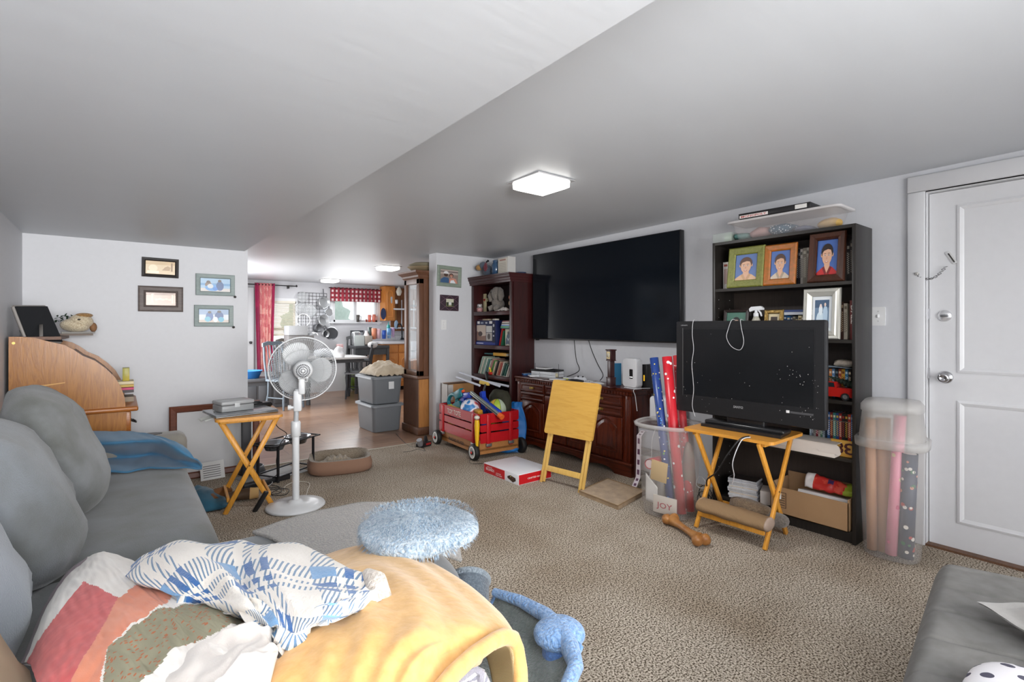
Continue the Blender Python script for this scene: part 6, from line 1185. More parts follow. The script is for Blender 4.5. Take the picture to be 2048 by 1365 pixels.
q = MB(); P4 = [Vector(p)-Vector(t.location) for p in (a, b, c_, d_)]; nrm = (P4[1]-P4[0]).cross(P4[3]-P4[0]).normalized()
if nrm.y > 0: nrm = -nrm
th = -nrm*.02
q.loft([[p for p in P4], [p+th for p in P4]], mat('1c1e22', .5), True, False); q.build('back_board', t)
q = MB()
for i in range(4): q.cyl(P4[i]+th, P4[(i+1) % 4]+th, .011, mat('8f8a86', .5), n=6)
q.build('frame_edge', t)
m1 = P4[0].lerp(P4[2], .5)+nrm*.004; m2 = Vector((P4[3].x+.06, P4[3].y-.035, -.0)); q = MB(); leg(q, m1, m2, mat('7a7672', .6), .018, .006); q.build('strut', t)
t = thing('plush_dog', 'cream and tan plush dog lying on books on top of the oak desk', 'plush toy', yp(152, 684, 4.75)+Vector((0, 0, .0)), 0); cr = mat('d8cbb0', .9, kind='plush', h2='b8a68a')
bz = t.location.z; t.location.z = DT+.028
MB().ell((0, 0, .045), (.085, .07, .05), cr, 22, fn=nf).build('body', t); h_ = MB().ell((.03, -.01, .075), (.07, .06, .05), cr, 22, fn=nf).build('head', t)
MB().ell((.045, -.02, .115), (.05, .035, .018), mat('a8814e', .9, kind='plush', h2='86643a'), 16).build('ear', h_); MB().ell((.02, -.07, .085), (.009, .005, .006), mat('2a1d14', .3), 8).build('eye', h_); MB().ell((.095, 0, .03), (.022, .03, .035), mat('8a6444', .8), 12).build('paw', t)
t2 = thing('garland', 'dark green garland lying between the plush dog and the leaning frame', 'garland', (t.location.x-.06, t.location.y+.06, DT+.10), 0); q = MB(); r = random.Random(3)
q = MB()
for k in range(46):
    x, y, z = r.uniform(-.05, .06), r.uniform(-.02, .02), r.uniform(-.005, .035); q.T = Matrix.Translation((x, y, z)) @ Matrix.Rotation(r.uniform(0, 6), 4, 'Z') @ Matrix.Rotation(r.uniform(-1, 1), 4, 'Y'); q.add([(0, 0, 0), (.02, .007, .004), (.035, 0, .0), (.02, -.007, .004)], [(0, 1, 2, 3)], mat('24402a', .7, h2='16281a'))
q.T = Matrix.Identity(4); q.build('leaves', t2)
o = thing('green_cloth', 'dark green cloth bunched at the left behind the leaning frame', 'cloth', (-.47, 4.62, DT), 0); MB().ell((0, 0, .035), (.055, .07, .04), mat('23402f', .9, kind='plush', h2='162a20'), 16, fn=nf).build('folds', o)
slab('thin grey book under the plush dog, upper one on the desk', (t.location.x+.01, t.location.y, DT+.014), .18, .15, .012, mat('77736c', .5), .1)
slab('brown flat book lying lowest under the plush dog on the desk', (t.location.x-.0, t.location.y, DT), .19, .16, .013, mat('5a4636', .5), .02)
# things poking out of the desk
t = thing('crayon_box', 'yellow crayon box standing at the open front of the oak desk', 'box', yp(254, 790, 4.70)*1.0, 0); t.location = (.035, 4.72, .885); MB().box((-.02, -.05, 0), (.02, .05, .095), mat('dcb83a', .4, h2='3a7a3a', sc=.5), .001).build('box_body', t)
for i, (c, h_, lab) in enumerate([('d9c8a0', .02, 'tan notebook'), ('c8a84a', .018, 'mustard notebook'), ('c83a6a', .016, 'pink notebook'), ('3a3236', .02, 'black notebook'), ('8a7a66', .035, 'thick grey brown book')]):
    slab('%s in the stack under the yellow crayon box on the desk' % lab, (.03, 4.70, .885-.019-.0205*i if i < 4 else .7385), .10, .18, h_, mat(c, .5), 0)
# ================================================================ sofa
SG = mat('7c8083', .85, kind='fabric', h2='5f6060', sc=.55, name='sofa_velour'); SG2 = mat('60615d', .85, kind='fabric', h2='74777a', sc=.6); SGB = mat('7f8a96', .85, kind='fabric', h2='6b6f70', sc=.5)
t = thing('sectional_sofa', 'grey velour sectional sofa with a chaise along the left wall', 'sofa', (0, 0, 0), 0)
t.location = (-.1, 2.6, 0); SO = Vector((.1, -2.6, 0))
def sbox(a, b, m, bev, name, seg=4): q = MB(); q.T = Matrix.Translation(SO); q.box(a, b, m, bev, seg); return q.build(name, t)
sbox((-.53, .55, .05), (.315, 4.0, .29), SGB, .03, 'base_frame')
def seat(x0, y0, x1, y1, z, name):
    q = MB(); q.T = Matrix.Translation(SO); n = 5.
    def f(u, v, top=True):
        x = x0+(x1-x0)*u; y = y0+(y1-y0)*v; e = (1-abs(2*u-1)**10)*(1-abs(2*v-1)**14); return (x, y, .29+(z-.29)*max(0, e)**.35+.008*nz3(x*3, y*3, 0)*e)
    q.grid(lambda u, v: f(.5-.5*math.cos(PI*u), .5-.5*math.cos(PI*v)), 26, 36, SG2); o = q.build(name, t)
    return o
seat(-.45, 2.26, .335, 3.84, .465, 'seat_cushion'); seat(-.45, .6, .47, 2.27, .46, 'seat_cushion')
sbox((-.52, .6, .2), (-.34, 3.9, .74), SGB, .08, 'sofa_back')
sbox((-.50, 3.83, .05), (.345, 4.04, .60), mat('7d786f', .85, kind='fabric', h2='8d8a84', sc=.6), .055, 'arm')
MB().prism([(p[0], p[1]) for p in oval(.14, 3.94, .075, .045, 20)], mat('2a2422', .4), 'xy', .600, .603).build('cup_holder', t, loc=SO)
q = MB(); q.T = Matrix.Translation(SO); q.box((.3, 1.44, .05), (.96, 2.25, .30), SGB, .05, 4); q.build('chaise_base', t)
def ch(u, v):
    a = (.5-.5*math.cos(PI*u)); b = (.5-.5*math.cos(PI*v)); x = -.3+1.29*a; y = 1.42+.84*b; e = max(0, (1-abs(2*a-1)**12)*(1-abs(2*b-1)**12))
    if a > .5: x -= .10*(abs(2*b-1)**4)*((a-.5)*2)**4
    return (x, y, .29+.175*e**.33)
q = MB(); q.T = Matrix.Translation(SO); q.grid(ch, 40, 28, SG); q.build('chaise_cushion', t)
q = MB(); q.T = Matrix.Translation(SO); q.tube([(.34, y, .20+.0*y) for y in (2.3, 3.0, 3.7)], .006, SGB, 6); q.build('piping', t)
def pillow(label, c, r, rot, m, e=.8, cat='cushion', wr=.10, sd=0):
    o = thing('sofa_cushion', label, cat, c, 0, 'sofa cushions', rot=rot)
    def f(p):
        q_ = Vector((p.x/r[0], p.y/r[1], p.z/r[2])); edge = max(abs(q_.y), abs(q_.z)); p = p*(1+wr*nz3(p.x*4+sd, p.y*4, p.z*4)); p.x *= (1-.45*edge**3); p.x += .022*nz3(p.y*7+sd, p.z*4+p.y*3, 3)+.012*nz3(p.y*16+p.z*6, p.z*9+sd, 1)-.012*math.exp(-((p.z+.45*p.y-.05)/.02)**2)*(p.x > 0); p.x += .012*math.sin(9*p.z+5*p.y+sd)*wr*6*edge; return p
    q = MB(); q.ell((0, 0, 0), r, m, 44, e, fn=f); q.build('cushion_cover', o)
    q = MB(); 
    pts = [(0, r[1]*.97*math.copysign(abs(math.cos(a))**e, math.cos(a)), r[2]*.97*math.copysign(abs(math.sin(a))**e, math.sin(a))) for a in [2*PI*k/60 for k in range(60)]]
    return o
PG = mat('5f615d', .9, kind='fabric', h2='7c7f81', sc=.8, bump=.6); PG2 = mat('767b80', .9, kind='fabric', h2='5f6261', sc=.7, bump=.6); PG3 = mat('8a929b', .9, kind='fabric', h2='7c838a', sc=.6, bump=.5)
pillow('grey velour sofa cushion farthest from the camera, beside the blue cloth', (-.235, 3.14, .73), (.15, .40, .30), (0, -.42, .10), PG, .62, sd=1)
pillow('grey velour sofa cushion in the middle of the row', (-.295, 2.38, .70), (.155, .35, .27), (0, -.40, .08), PG2, .62, sd=4)
pillow('light grey sofa cushion nearest the camera, beside the tan one', (-.345, 1.76, .66), (.14, .28, .25), (0, -.35, .05), PG3, .75, sd=7)
pillow('textured tan cushion at the lower left edge of the sofa', (-.245, 1.27, .62), (.10, .22, .20), (0, -.3, .1), mat('a8916a', .9, kind='weave', h2='c4b8a4', sc=4, ax=1, bump=.8), .7, sd=2)
# ================================================================ cloth surfaces
def cr1(p0, p1, p2, p3, t): return .5*((2*p1)+(p2-p0)*t+(2*p0-5*p1+4*p2-p3)*t*t+(3*p1-p0-3*p2+p3)*t*t*t)
def netf(net):
    R = len(net); C = len(net[0])
    def f(u, v):
        a = min(u*(C-1), C-1-1e-6); b = min(v*(R-1), R-1-1e-6); i = int(a); j = int(b); fu = a-i; fv = b-j; col = []
        for jj in (j-1, j, j+1, j+2):
            row = net[min(max(jj, 0), R-1)]; col.append(cr1(row[max(i-1, 0)], row[i], row[min(i+1, C-1)], row[min(i+2, C-1)], fu))
        return cr1(*col, fv)
    return f
def pn(rows): return [[zp(*p) for p in r] for r in rows]
def cloth(name, label, cat, net, nu, nv, m, mf=None, solid=.012, fold=None, part='cloth_sheet', sub=0, base=None):
    f = netf(net); o = Vector(base) if base else net[len(net)//2][len(net[0])//2].copy(); t = thing(name, label, cat, o, 0)
    def g(u, v):
        p = f(u, v)
        if fold: p = p+fold(u, v, p)
        return p-o
    q = MB(); q.grid(g, nu, nv, m, True, mf); q.build(part, t, solid=solid, up=True, uv=(nu, nv)); return t
# throw on the chaise
net = pn([[(505, 1062, .47), (600, 1030, .475), (700, 1008, .475), (770, 1004, .475), (800, 1010, .40)], [(560, 1085, .478), (650, 1060, .485), (740, 1045, .485), (830, 1040, .485), (900, 1060, .40)], [(600, 1118, .478), (700, 1110, .485), (780, 1100, .485), (850, 1095, .485), (925, 1120, .38)]])
cloth('throw_blanket', 'pale grey beige fleece throw spread over the chaise end', 'blanket', net, 40, 24, mat('a9a49d', .95, kind='plush', h2='8d8b89', sc=1.2, bump=.8), solid=.012, fold=lambda u, v, p: Vector((0, 0, .006*nz3(u*6, v*5, 2))))
# blue cloth over the sofa arm
net = pn([[(170, 866, .65), (230, 866, .645), (290, 868, .64), (345, 882, .62), (372, 898, .57)], [(180, 890, .625), (245, 888, .62), (310, 888, .605), (355, 905, .57), (390, 920, .52)], [(188, 915, .51), (250, 915, .50), (310, 912, .49), (362, 925, .485), (402, 934, .46)], [(180, 950, .475), (240, 945, .478), (300, 938, .478), (350, 936, .478), (404, 940, .44)]])
cloth('blue_cloth', 'dusty blue cloth draped over the far arm and seat of the sofa', 'cloth', net, 50, 34, mat('3d7396', .85, kind='fabric', h2='336484', sc=.8), solid=.008, fold=lambda u, v, p: Vector((0, 0, .006+.009*nz3(u*5, v*3, 5)+.005*nz3(u*11, v*6, 1)+.004*math.sin(14*v+6*u))))
# ---- quilt
CRM = mat('ebe4dc', .9, kind='fabric', h2='f2ede6', sc=1, bump=.3); QRD = mat('cb4548', .9, kind='fabric', h2='d85654', sc=6); QOR = mat('de7f5a', .9, kind='fabric', h2='e38a66', sc=2); QGR = mat('95917a', .9, kind='speck', h2='b06a48', sc=1.6); QGR2 = mat('75766a', .9, kind='fabric', h2='8e8a74', sc=5); QPU = mat('6e4f5c', .9, kind='fabric')
net = pn([[(40, 1330, .50), (95, 1200, .50), (150, 1130, .50), (215, 1105, .52), (300, 1140, .56), (400, 1185, .60), (500, 1240, .62)],
          [(60, 1330, .60), (100, 1225, .60), (155, 1150, .60), (205, 1115, .60), (290, 1150, .66), (390, 1195, .70), (490, 1235, .70)],
          [(80, 1380, .66), (150, 1270, .68), (210, 1215, .69), (265, 1180, .69), (345, 1200, .73), (430, 1220, .75), (510, 1250, .73)],
          [(130, 1430, .68), (200, 1330, .71), (265, 1280, .73), (325, 1240, .74), (395, 1245, .77), (465, 1260, .78), (530, 1275, .74)],
          [(200, 1470, .70), (270, 1400, .73), (330, 1350, .75), (390, 1320, .76), (440, 1305, .79), (500, 1300, .79), (550, 1300, .73)],
          [(300, 1520, .70), (350, 1450, .73), (400, 1420, .75), (450, 1390, .76), (500, 1360, .77), (540, 1340, .76), (565, 1330, .70)]])
def inpoly(x, y, P):
    c = False; j = len(P)-1
    for i in range(len(P)):
        if (P[i][1] > y) != (P[j][1] > y) and x < (P[j][0]-P[i][0])*(y-P[i][1])/(P[j][1]-P[i][1])+P[i][0]: c = not c
        j = i
    return c
pf2 = netf(net); qo = Vector((0, 0, HC))
def pat(p):   # pattern coordinates of the quilt top, in block units
    d = p-qo; dx = d.x*CS-d.y*SN; dy = d.x*SN+d.y*CS; return 1024+F*dx/dy, 655-F*d.z/dy
QB = [([(168, 1166), (236, 1193), (205, 1250), (165, 1320), (120, 1400), (20, 1400), (70, 1290), (110, 1240)], QRD), ([(236, 1193), (270, 1172), (312, 1168), (352, 1183), (318, 1215), (260, 1255), (215, 1300), (190, 1400), (120, 1400), (165, 1320), (205, 1250)], QOR),
      ([(260, 1262), (312, 1222), (360, 1207), (410, 1204), (470, 1218), (500, 1240), (420, 1270), (340, 1310), (270, 1380), (260, 1440), (195, 1440), (215, 1300)], QGR)]
QT = {}
def qm(u, v):
    x, y = pat(pf2(u, v))
    for P, m_ in QB:
        if inpoly(x, y, P): return m_
    return QPU if (v < .10 and u < .4) else CRM
cloth('quilt', 'cream patchwork quilt with red, orange and olive blocks piled at the near sofa seat', 'quilt', net, 200, 170, None, qm, solid=.02, part='quilt_top', fold=lambda u, v, p: Vector((0, 0, .010*nz3(u*7, v*6, 1)+.0035*nz3(u*34, v*26, 5))))
# ---- plaid blanket
def plaid_mat():
    m = bpy.data.materials.new('plaid_fleece'); m.use_nodes = True; nt = m.node_tree; N = nt.nodes; L = nt.links; b = N['Principled BSDF']; b.inputs['Roughness'].default_value = .95; b.inputs['Sheen Weight'].default_value = .3
    uv = N.new('ShaderNodeUVMap'); sp = N.new('ShaderNodeSeparateXYZ'); L.new(uv.outputs[0], sp.inputs[0])
    def M(op, a, b_=None):
        n = N.new('ShaderNodeMath'); n.operation = op
        for i, x in enumerate((a, b_)):
            if x is None: continue
            if isinstance(x, (int, float)): n.inputs[i].default_value = x
            else: L.new(x, n.inputs[i])
        return n.outputs[0]
    nz = N.new('ShaderNodeTexNoise'); nz.inputs['Scale'].default_value = 3.; L.new(uv.outputs[0], nz.inputs['Vector'])
    wob = M('MULTIPLY', M('SUBTRACT', nz.outputs[0], .5), .10)
    U = M('ADD', M('MULTIPLY', sp.outputs[0], 2.5), M('ADD', wob, M('MULTIPLY', sp.outputs[1], .35))); V = M('ADD', M('MULTIPLY', sp.outputs[1], 1.9), M('ADD', M('MULTIPLY', wob, .8), M('MULTIPLY', sp.outputs[0], .25)))
    def ramp(t):
        r = N.new('ShaderNodeValToRGB'); r.color_ramp.interpolation = 'CONSTANT'; e = r.color_ramp.elements; e[0].position = 0; e[0].color = (.5, .5, .5, 1); e[1].position = .25; e[1].color = (0, 0, 0, 1)
        for p, c in ((.33, 1), (.41, 0), (.48, 1), (.56, 0)): k = e.new(p); k.color = (c, c, c, 1)
        L.new(M('FRACT', t), r.inputs[0]); return r.outputs[0]
    A = ramp(U); B = ramp(M('ADD', V, .3)); S_ = M('ADD', A, B)
    hatch = M('GREATER_THAN', M('FRACT', M('ADD', M('MULTIPLY', sp.outputs[0], 46), M('MULTIPLY', sp.outputs[1], 20))), .6)
    both = M('MULTIPLY', M('GREATER_THAN', A, .2), M('GREATER_THAN', B, .2)); one = M('GREATER_THAN', S_, .2); strong = M('MULTIPLY', both, M('GREATER_THAN', S_, 1.2))
    def mx(f, a, c):
        x = N.new('ShaderNodeMix'); x.data_type = 'RGBA'; L.new(f, x.inputs[0])
        for i, q in ((6, a), (7, c)):
            if isinstance(q, tuple): x.inputs[i].default_value = (*q, 1)
            else: L.new(q, x.inputs[i])
        return x.outputs[2]
    c = mx(M('MULTIPLY', one, hatch), lin('f0e9df'), lin('5f7f9f')); c = mx(both, c, lin('6d9cc8')); c = mx(strong, c, lin('2c62a0')); L.new(c, b.inputs['Base Color'])
    n2 = N.new('ShaderNodeTexNoise'); n2.inputs['Scale'].default_value = 160; tc = N.new('ShaderNodeTexCoord'); L.new(tc.outputs['Object'], n2.inputs['Vector']); bn = N.new('ShaderNodeBump'); bn.inputs['Strength'].default_value = .5; bn.inputs['Distance'].default_value = .006; L.new(n2.outputs[0], bn.inputs['Height']); L.new(bn.outputs[0], b.inputs['Normal'])
    return m
net = pn([[(245, 1150, .62), (300, 1105, .64), (360, 1082, .64), (440, 1085, .64), (520, 1080, .64), (590, 1090, .64), (650, 1110, .62), (700, 1130, .60)],
          [(262, 1165, .70), (310, 1118, .72), (370, 1098, .73), (440, 1105, .74), (520, 1098, .74), (590, 1112, .76), (660, 1128, .76), (735, 1150, .74)],
          [(330, 1185, .735), (370, 1150, .77), (420, 1125, .78), (470, 1140, .76), (540, 1135, .79), (610, 1150, .80), (680, 1160, .80), (750, 1170, .80)],
          [(390, 1205, .74), (430, 1190, .76), (460, 1165, .80), (510, 1180, .79), (570, 1175, .82), (640, 1190, .83), (700, 1192, .83), (752, 1185, .81)],
          [(440, 1225, .74), (475, 1222, .79), (505, 1200, .81), (550, 1215, .80), (600, 1222, .83), (655, 1232, .84), (705, 1225, .82), (738, 1212, .78)],
          [(490, 1238, .73), (515, 1246, .78), (545, 1240, .81), (575, 1262, .80), (610, 1268, .80), (650, 1252, .79), (690, 1232, .77), (728, 1216, .76)]])
tp = cloth('plaid_blanket', 'blue and cream plaid fleece blanket bunched between the quilt and the tan comforter', 'blanket', net, 150, 100, plaid_mat(), None, solid=.022, part='blanket_sheet', fold=lambda u, v, p: Vector((0, 0, .012*nz3(u*4.5+v, v*3.5, 3)+.008*nz3(u*9, v*8, 6)-.014*math.exp(-((u-.42+.3*(v-.5))/.05)**2))))
# curled corner of the plaid blanket
c = zp(722, 1180, .80)-tp.location; q = MB(); pth = [zp(735, 1150, .79), zp(752, 1165, .80), zp(757, 1190, .79), zp(745, 1210, .775), zp(715, 1215, .77), zp(690, 1216, .765)]
q.tube([p-Vector(tp.location) for p in pth], [.012, .02, .024, .022, .018, .010], mat('ddd2c6', .95, kind='plush', h2='c9bcae', bump=.8), 14); q.build('fleece_corner', tp)
# ---- cream quilt backing rolls at the bottom
net = pn([[(330, 1330, .72), (400, 1300, .76), (450, 1275, .79), (500, 1255, .80), (540, 1262, .79), (562, 1290, .74)], [(330, 1400, .74), (400, 1345, .79), (455, 1305, .82), (500, 1285, .825), (540, 1295, .81), (568, 1320, .74)], [(350, 1460, .74), (410, 1400, .79), (460, 1355, .82), (500, 1335, .83), (535, 1340, .81), (556, 1350, .72)], [(370, 1500, .70), (420, 1450, .75), (465, 1410, .78), (500, 1390, .79), (530, 1385, .76), (545, 1380, .70)]])
cloth('quilt_edge', 'cream rolled edge of a quilt bunched in front of the plaid blanket', 'blanket', net, 60, 50, mat('ddd3cb', .9, kind='fabric', h2='e2dad2', sc=1), solid=.014, fold=lambda u, v, p: Vector((0, 0, .018*math.sin(9*v+4*u+2*nz3(u*3, v*3, 2))*.6+.008*nz3(u*9, v*9, 2))))
# ---- tan comforter
TAN = mat('d9ab69', .9, kind='plush', h2='cf9f5c', sc=.35, bump=.25, name='tan_velour')
net = pn([[(560, 1150, .50), (640, 1112, .52), (700, 1100, .54), (765, 1098, .56), (850, 1125, .56), (930, 1172, .56), (1000, 1235, .54), (1035, 1275, .54)],
          [(575, 1160, .62), (640, 1118, .64), (700, 1098, .66), (765, 1094, .68), (850, 1120, .69), (930, 1166, .70), (995, 1225, .69), (1028, 1268, .68)],
          [(540, 1230, .70), (610, 1180, .72), (680, 1148, .74), (750, 1135, .75), (830, 1160, .765), (905, 1205, .765), (965, 1248, .755), (1012, 1274, .72)],
          [(510, 1310, .73), (585, 1260, .765), (655, 1225, .785), (725, 1205, .795), (800, 1220, .80), (870, 1255, .79), (930, 1276, .765), (985, 1283, .735)],
          [(500, 1400, .745), (570, 1360, .775), (640, 1325, .795), (710, 1300, .805), (775, 1300, .805), (840, 1310, .80), (895, 1312, .77), (944, 1313, .75)],
          [(480, 1560, .70), (545, 1560, .73), (615, 1560, .75), (685, 1560, .76), (740, 1540, .76), (790, 1490, .76), (840, 1430, .76), (872, 1392, .75)]])
def rip(u, v, p):
    s = math.sin(34*u+9*math.sin(5*v+2.5*u)+3*nz3(u*3, v*3, 4)); e = min(1, 6*min(u, 1-u))*min(1, 8*max(0, v-.15))*min(1, 5*(1-v))*min(1, 3*(1-u)); return Vector((0, 0, .0034*s*e+.006*nz3(u*4, v*4, 9)))
tt = cloth('comforter', 'thick tan quilted comforter folded over at the front of the pile', 'comforter', net, 150, 110, TAN, None, solid=.03, part='comforter_top', fold=rip)
LO = Vector(tt.location)
q = MB(); lp = [zp(*p)-LO for p in ((870, 1395, .765), (905, 1350, .765), (945, 1312, .755), (985, 1284, .745), (1008, 1274, .73), (1026, 1278, .705), (1034, 1300, .68), (1040, 1340, .655), (1042, 1400, .62))]
q.tube(lp, [.013, .013, .013, .013, .014, .014, .014, .014, .014], TAN, 12); q.build('comforter_lip', tt)
CRB = mat('c9b183', .9, kind='weave', h2='b39a6c', sc=5, ax=2, bump=.6)
net = [[zp(880, 1400, .74), zp(930, 1335, .735), zp(985, 1292, .73), zp(1012, 1284, .71), zp(1028, 1310, .68), zp(1034, 1400, .62)], [zp(900, 1420, .66)+Vector((-.02, .06, 0)), zp(940, 1370, .66)+Vector((-.02, .05, 0)), zp(980, 1330, .66)+Vector((-.02, .05, 0)), zp(1004, 1315, .65)+Vector((-.02, .05, 0)), zp(1018, 1330, .63)+Vector((-.02, .04, 0)), zp(1024, 1400, .60)+Vector((-.02, .02, 0))]]
f_ = netf(net); MB().grid(lambda u, v: f_(u, v)-LO, 30, 8, CRB).build('comforter_lining', tt, solid=.004)
t = thing('striped_blanket', 'grey and white striped blanket rolled inside the fold of the tan comforter', 'blanket', zp(945, 1350, .70), 0); SO2 = Vector(t.location); q = MB()
for k in range(5):
    pth = [zp(890+10*k, 1400, .70)-SO2, zp(915+9*k, 1362+2*k, .705-.008*k)-SO2, zp(945+6*k, 1338+5*k, .70-.01*k)-SO2, zp(962+3*k, 1345+6*k, .69-.01*k)-SO2, zp(958, 1375, .67-.01*k)-SO2]
    q.tube(pth, .0075, mat(['8f8d96', 'cfcbc8', '7d7d8a', 'b5b1b4', 'a09ca2'][k], .9, kind='plush'), 10)
q.build('blanket_folds', t)
# ================================================================ cat tree
CBL = mat('8aa0b4', .95, kind='plush', h2='bcc7cf', sc=1.0, bump=1., name='blue_plush'); CBL2 = mat('46648c', .95, kind='plush', h2='5f80a8', sc=1.0, bump=1.); SIS = mat('b3946a', .9, kind='weave', h2='8d6f48', sc=7, ax=2, bump=.8)
cp = zp(838, 1050, .74)
t = thing('cat_tree', 'light blue plush cat tree with a round perch and hammock beside the chaise', 'cat tree', (cp.x+.06, cp.y-.08, 0), 0); CO = Vector(t.location)
def cadd(q, name, par=t): return q.build(name, par)
q = MB(); q.T = Matrix.Translation(-CO); q.box((cp.x-.17, cp.y-.42, 0), (cp.x+.34, cp.y+.14, .03), CBL2, .012); cadd(q, 'base_board')
def fz(p): return p*(1+.05*nz3(p.x*22, p.y*22, p.z*22)+.025*nz3(p.x*70, p.y*70, p.z*70))
q = MB(); q.ell((cp.x-CO.x, cp.y-CO.y, .73), (.156, .156, .036), CBL, 72, .85, fn=fz); pp = q.build('perch', t)
# short plush fibres round the perch as one fluffy coat
q = MB(); r = random.Random(8)
for k in range(5200):
    a = r.uniform(0, 2*PI); rr_ =   .154*math.sqrt(r.uniform(0, 1)); up = k % 4 != 0
    if not up: rr_ = .155
    x, y = rr_*math.cos(a), rr_*math.sin(a); z = .7645-.004*(rr_/.15)**4 if up else r.uniform(.712, .75)
    d = Vector((r.uniform(-1, 1), r.uniform(-1, 1), r.uniform(.3, .9))).normalized()*.010 if up else Vector((math.cos(a)*.010, math.sin(a)*.010, -.007))
    s_ = Vector((-math.sin(a), math.cos(a), 0))*.0011; p = Vector((cp.x-CO.x+x, cp.y-CO.y+y, z))
    q.add([p-s_, p+s_, p+d], [(0, 1, 2)], [CBL, mat('b4c1cb', .95), mat('7890a6', .95)][k % 3])
o = q.build('plush_fibres', pp); o['kind'] = 'stuff'
q = MB(); q.cyl((cp.x-CO.x, cp.y-CO.y, .03), (cp.x-CO.x, cp.y-CO.y, .71), .04, SIS, n=28); cadd(q, 'scratching_post')
hc = zp(1112, 1272, .50); net = [[hc+Vector(v) for v in r_] for r_ in [[(.02, .30, -.02), (.0, .30, -.05), (-.12, .28, -.07), (-.25, .22, -.04)], [(.05, .18, -.01), (-.03, .16, -.055), (-.15, .12, -.08), (-.27, .08, -.04)], [(.05, .05, .0), (-.03, .03, -.045), (-.15, .0, -.07), (-.27, -.04, -.03)], [(.01, -.08, .01), (-.08, -.1, -.03), (-.17, -.12, -.04), (-.27, -.14, -.0)]]]
f_ = netf(net); q = MB(); q.grid(lambda u, v: f_(u, v)-CO+Vector((0, 0, .006*nz3(u*9, v*9, 1))), 34, 34, None, True, lambda u, v: mat('6c736f', .95, kind='plush', h2='5d6664', sc=1.2, bump=.7) if u > .1 and v > .06 else mat('5e8cc4', .95, kind='plush', h2='7ba2d2', sc=1, bump=1.)); q.build('hammock', t, solid=.008)
q = MB(); q.T = Matrix.Translation(hc-CO); BLC = mat('5d86b8', .95, kind='plush', h2='85a5cc', sc=1, bump=1.)
q.ell((.012, .0, .002), (.066, .060, .030), BLC, 36, .9, fn=fz); q.tube([(.01, .28, -.01), (.03, .18, .0), (.035, .08, .004), (.012, .0, .004), (-.01, -.06, .004), (-.05, -.12, .006), (-.12, -.16, .006)], [.012, .016, .02, .03, .024, .018, .016], BLC, 14); q.build('hammock_rim', t)
q = MB(); q.T = Matrix.Translation(hc-CO); q.cyl((.01, .005, .026), (.01, .005, .031), .006, mat('c9cbd0', .3, .8), n=12); q.build('screw', t)
q = MB(); q.T = Matrix.Translation(-CO); q.cyl((hc.x, hc.y-.01, .03), (hc.x, hc.y-.01, .49), .042, mat('3f66a6', .95, kind='plush', h2='5680bd', bump=.8), n=24); q.build('plush_post', t)
# cat tunnel
tcn = zp(938, 1172, .27); t = thing('cat_tunnel', 'grey blue plush tube with a tan lining on the floor behind the cat hammock', 'cat tunnel', (tcn.x, tcn.y, 0), 0); q = MB(); q.T = Matrix.Translation((0, 0, .26)) @ Matrix.Rotation(.95, 4, 'Z') @ Matrix.Rotation(1.0, 4, 'Y')
q.tube([(0, 0, -.20), (0, 0, -.05), (0, 0, .035)], [.07, .07, .07], mat('c4a878', .8, kind='weave', h2='a98d5e', sc=4), 24, False); q.build('lining', t, solid=.004)
q = MB(); q.T = Matrix.Translation((0, 0, .26)) @ Matrix.Rotation(.95, 4, 'Z') @ Matrix.Rotation(1.0, 4, 'Y'); q.tube([(.074*math.cos(2*PI*k/28), .074*math.sin(2*PI*k/28), .03) for k in range(28)], .013, mat('7a8690', .95, kind='plush', h2='98a3ab', bump=1.), 10, loop=True)
q.tube([(0, 0, -.19), (0, 0, .02)], [.078, .078], mat('65707a', .95, kind='plush', h2='525c66'), 24, False); q.build('plush_tube', t)
q = MB(); q.ell((0, 0, .09), (.07, .07, .09), mat('65707a', .95, kind='plush', h2='525c66'), 18); q.build('tube_base', t)
# ================================================================ dark ottoman bottom right
OT = mat('5f5c58', .95, kind='weave', h2='6d6a66', sc=.9, ax=0, bump=.15); OT = mat('6a6763', .95, kind='fabric', h2='7c7975', sc=3, bump=.9)
A = zp(1860, 1108, .42); 
t = thing('futon', 'dark grey tufted futon mattress edge at the lower right corner', 'futon', (A.x, A.y, 0), 0)
e1 = (zp(2048, 1145, .42)-A); e1.z = 0; e2 = zp(1775, 1345, .42)-A; e2.z = 0
e1 = e1.normalized(); e2 = e2.normalized(); L1_, L2_ = 1.3, 1.9
def fz2(u, v):
    a = L1_*(u); b = L2_*(v); eu = min(a, L1_-a); ev = min(b, L2_-b); e = (1-max(0, 1-eu/.07)**2.2)*(1-max(0, 1-ev/.07)**2.2)
    z = .20+.22*max(e, 0)**.5; s1 = math.exp(-((b % .19-.095)/.006)**2)*.010*(e > .3)
    return e1*a+e2*b+Vector((0, 0, z-s1+.004*nz3(a*6, b*6, 1)))
q = MB(); q.grid(lambda u, v: fz2(.5*u*u*(3-2*u)+.5*u, v), 70, 240, OT); q.build('mattress', t)
q = MB(); q.add([e1*.02+e2*.02, e1*(L1_-.02)+e2*.02, e1*(L1_-.02)+e2*(L2_-.02), e1*.02+e2*(L2_-.02)]+[p+Vector((0, 0, .22)) for p in (e1*.005, e1*(L1_-.005), e1*(L1_-.005)+e2*L2_, e2*L2_)], [(0, 1, 5, 4), (1, 2, 6, 5), (2, 3, 7, 6), (3, 0, 4, 7)], mat('4a4845', .9, kind='fabric')); q.build('base', t)
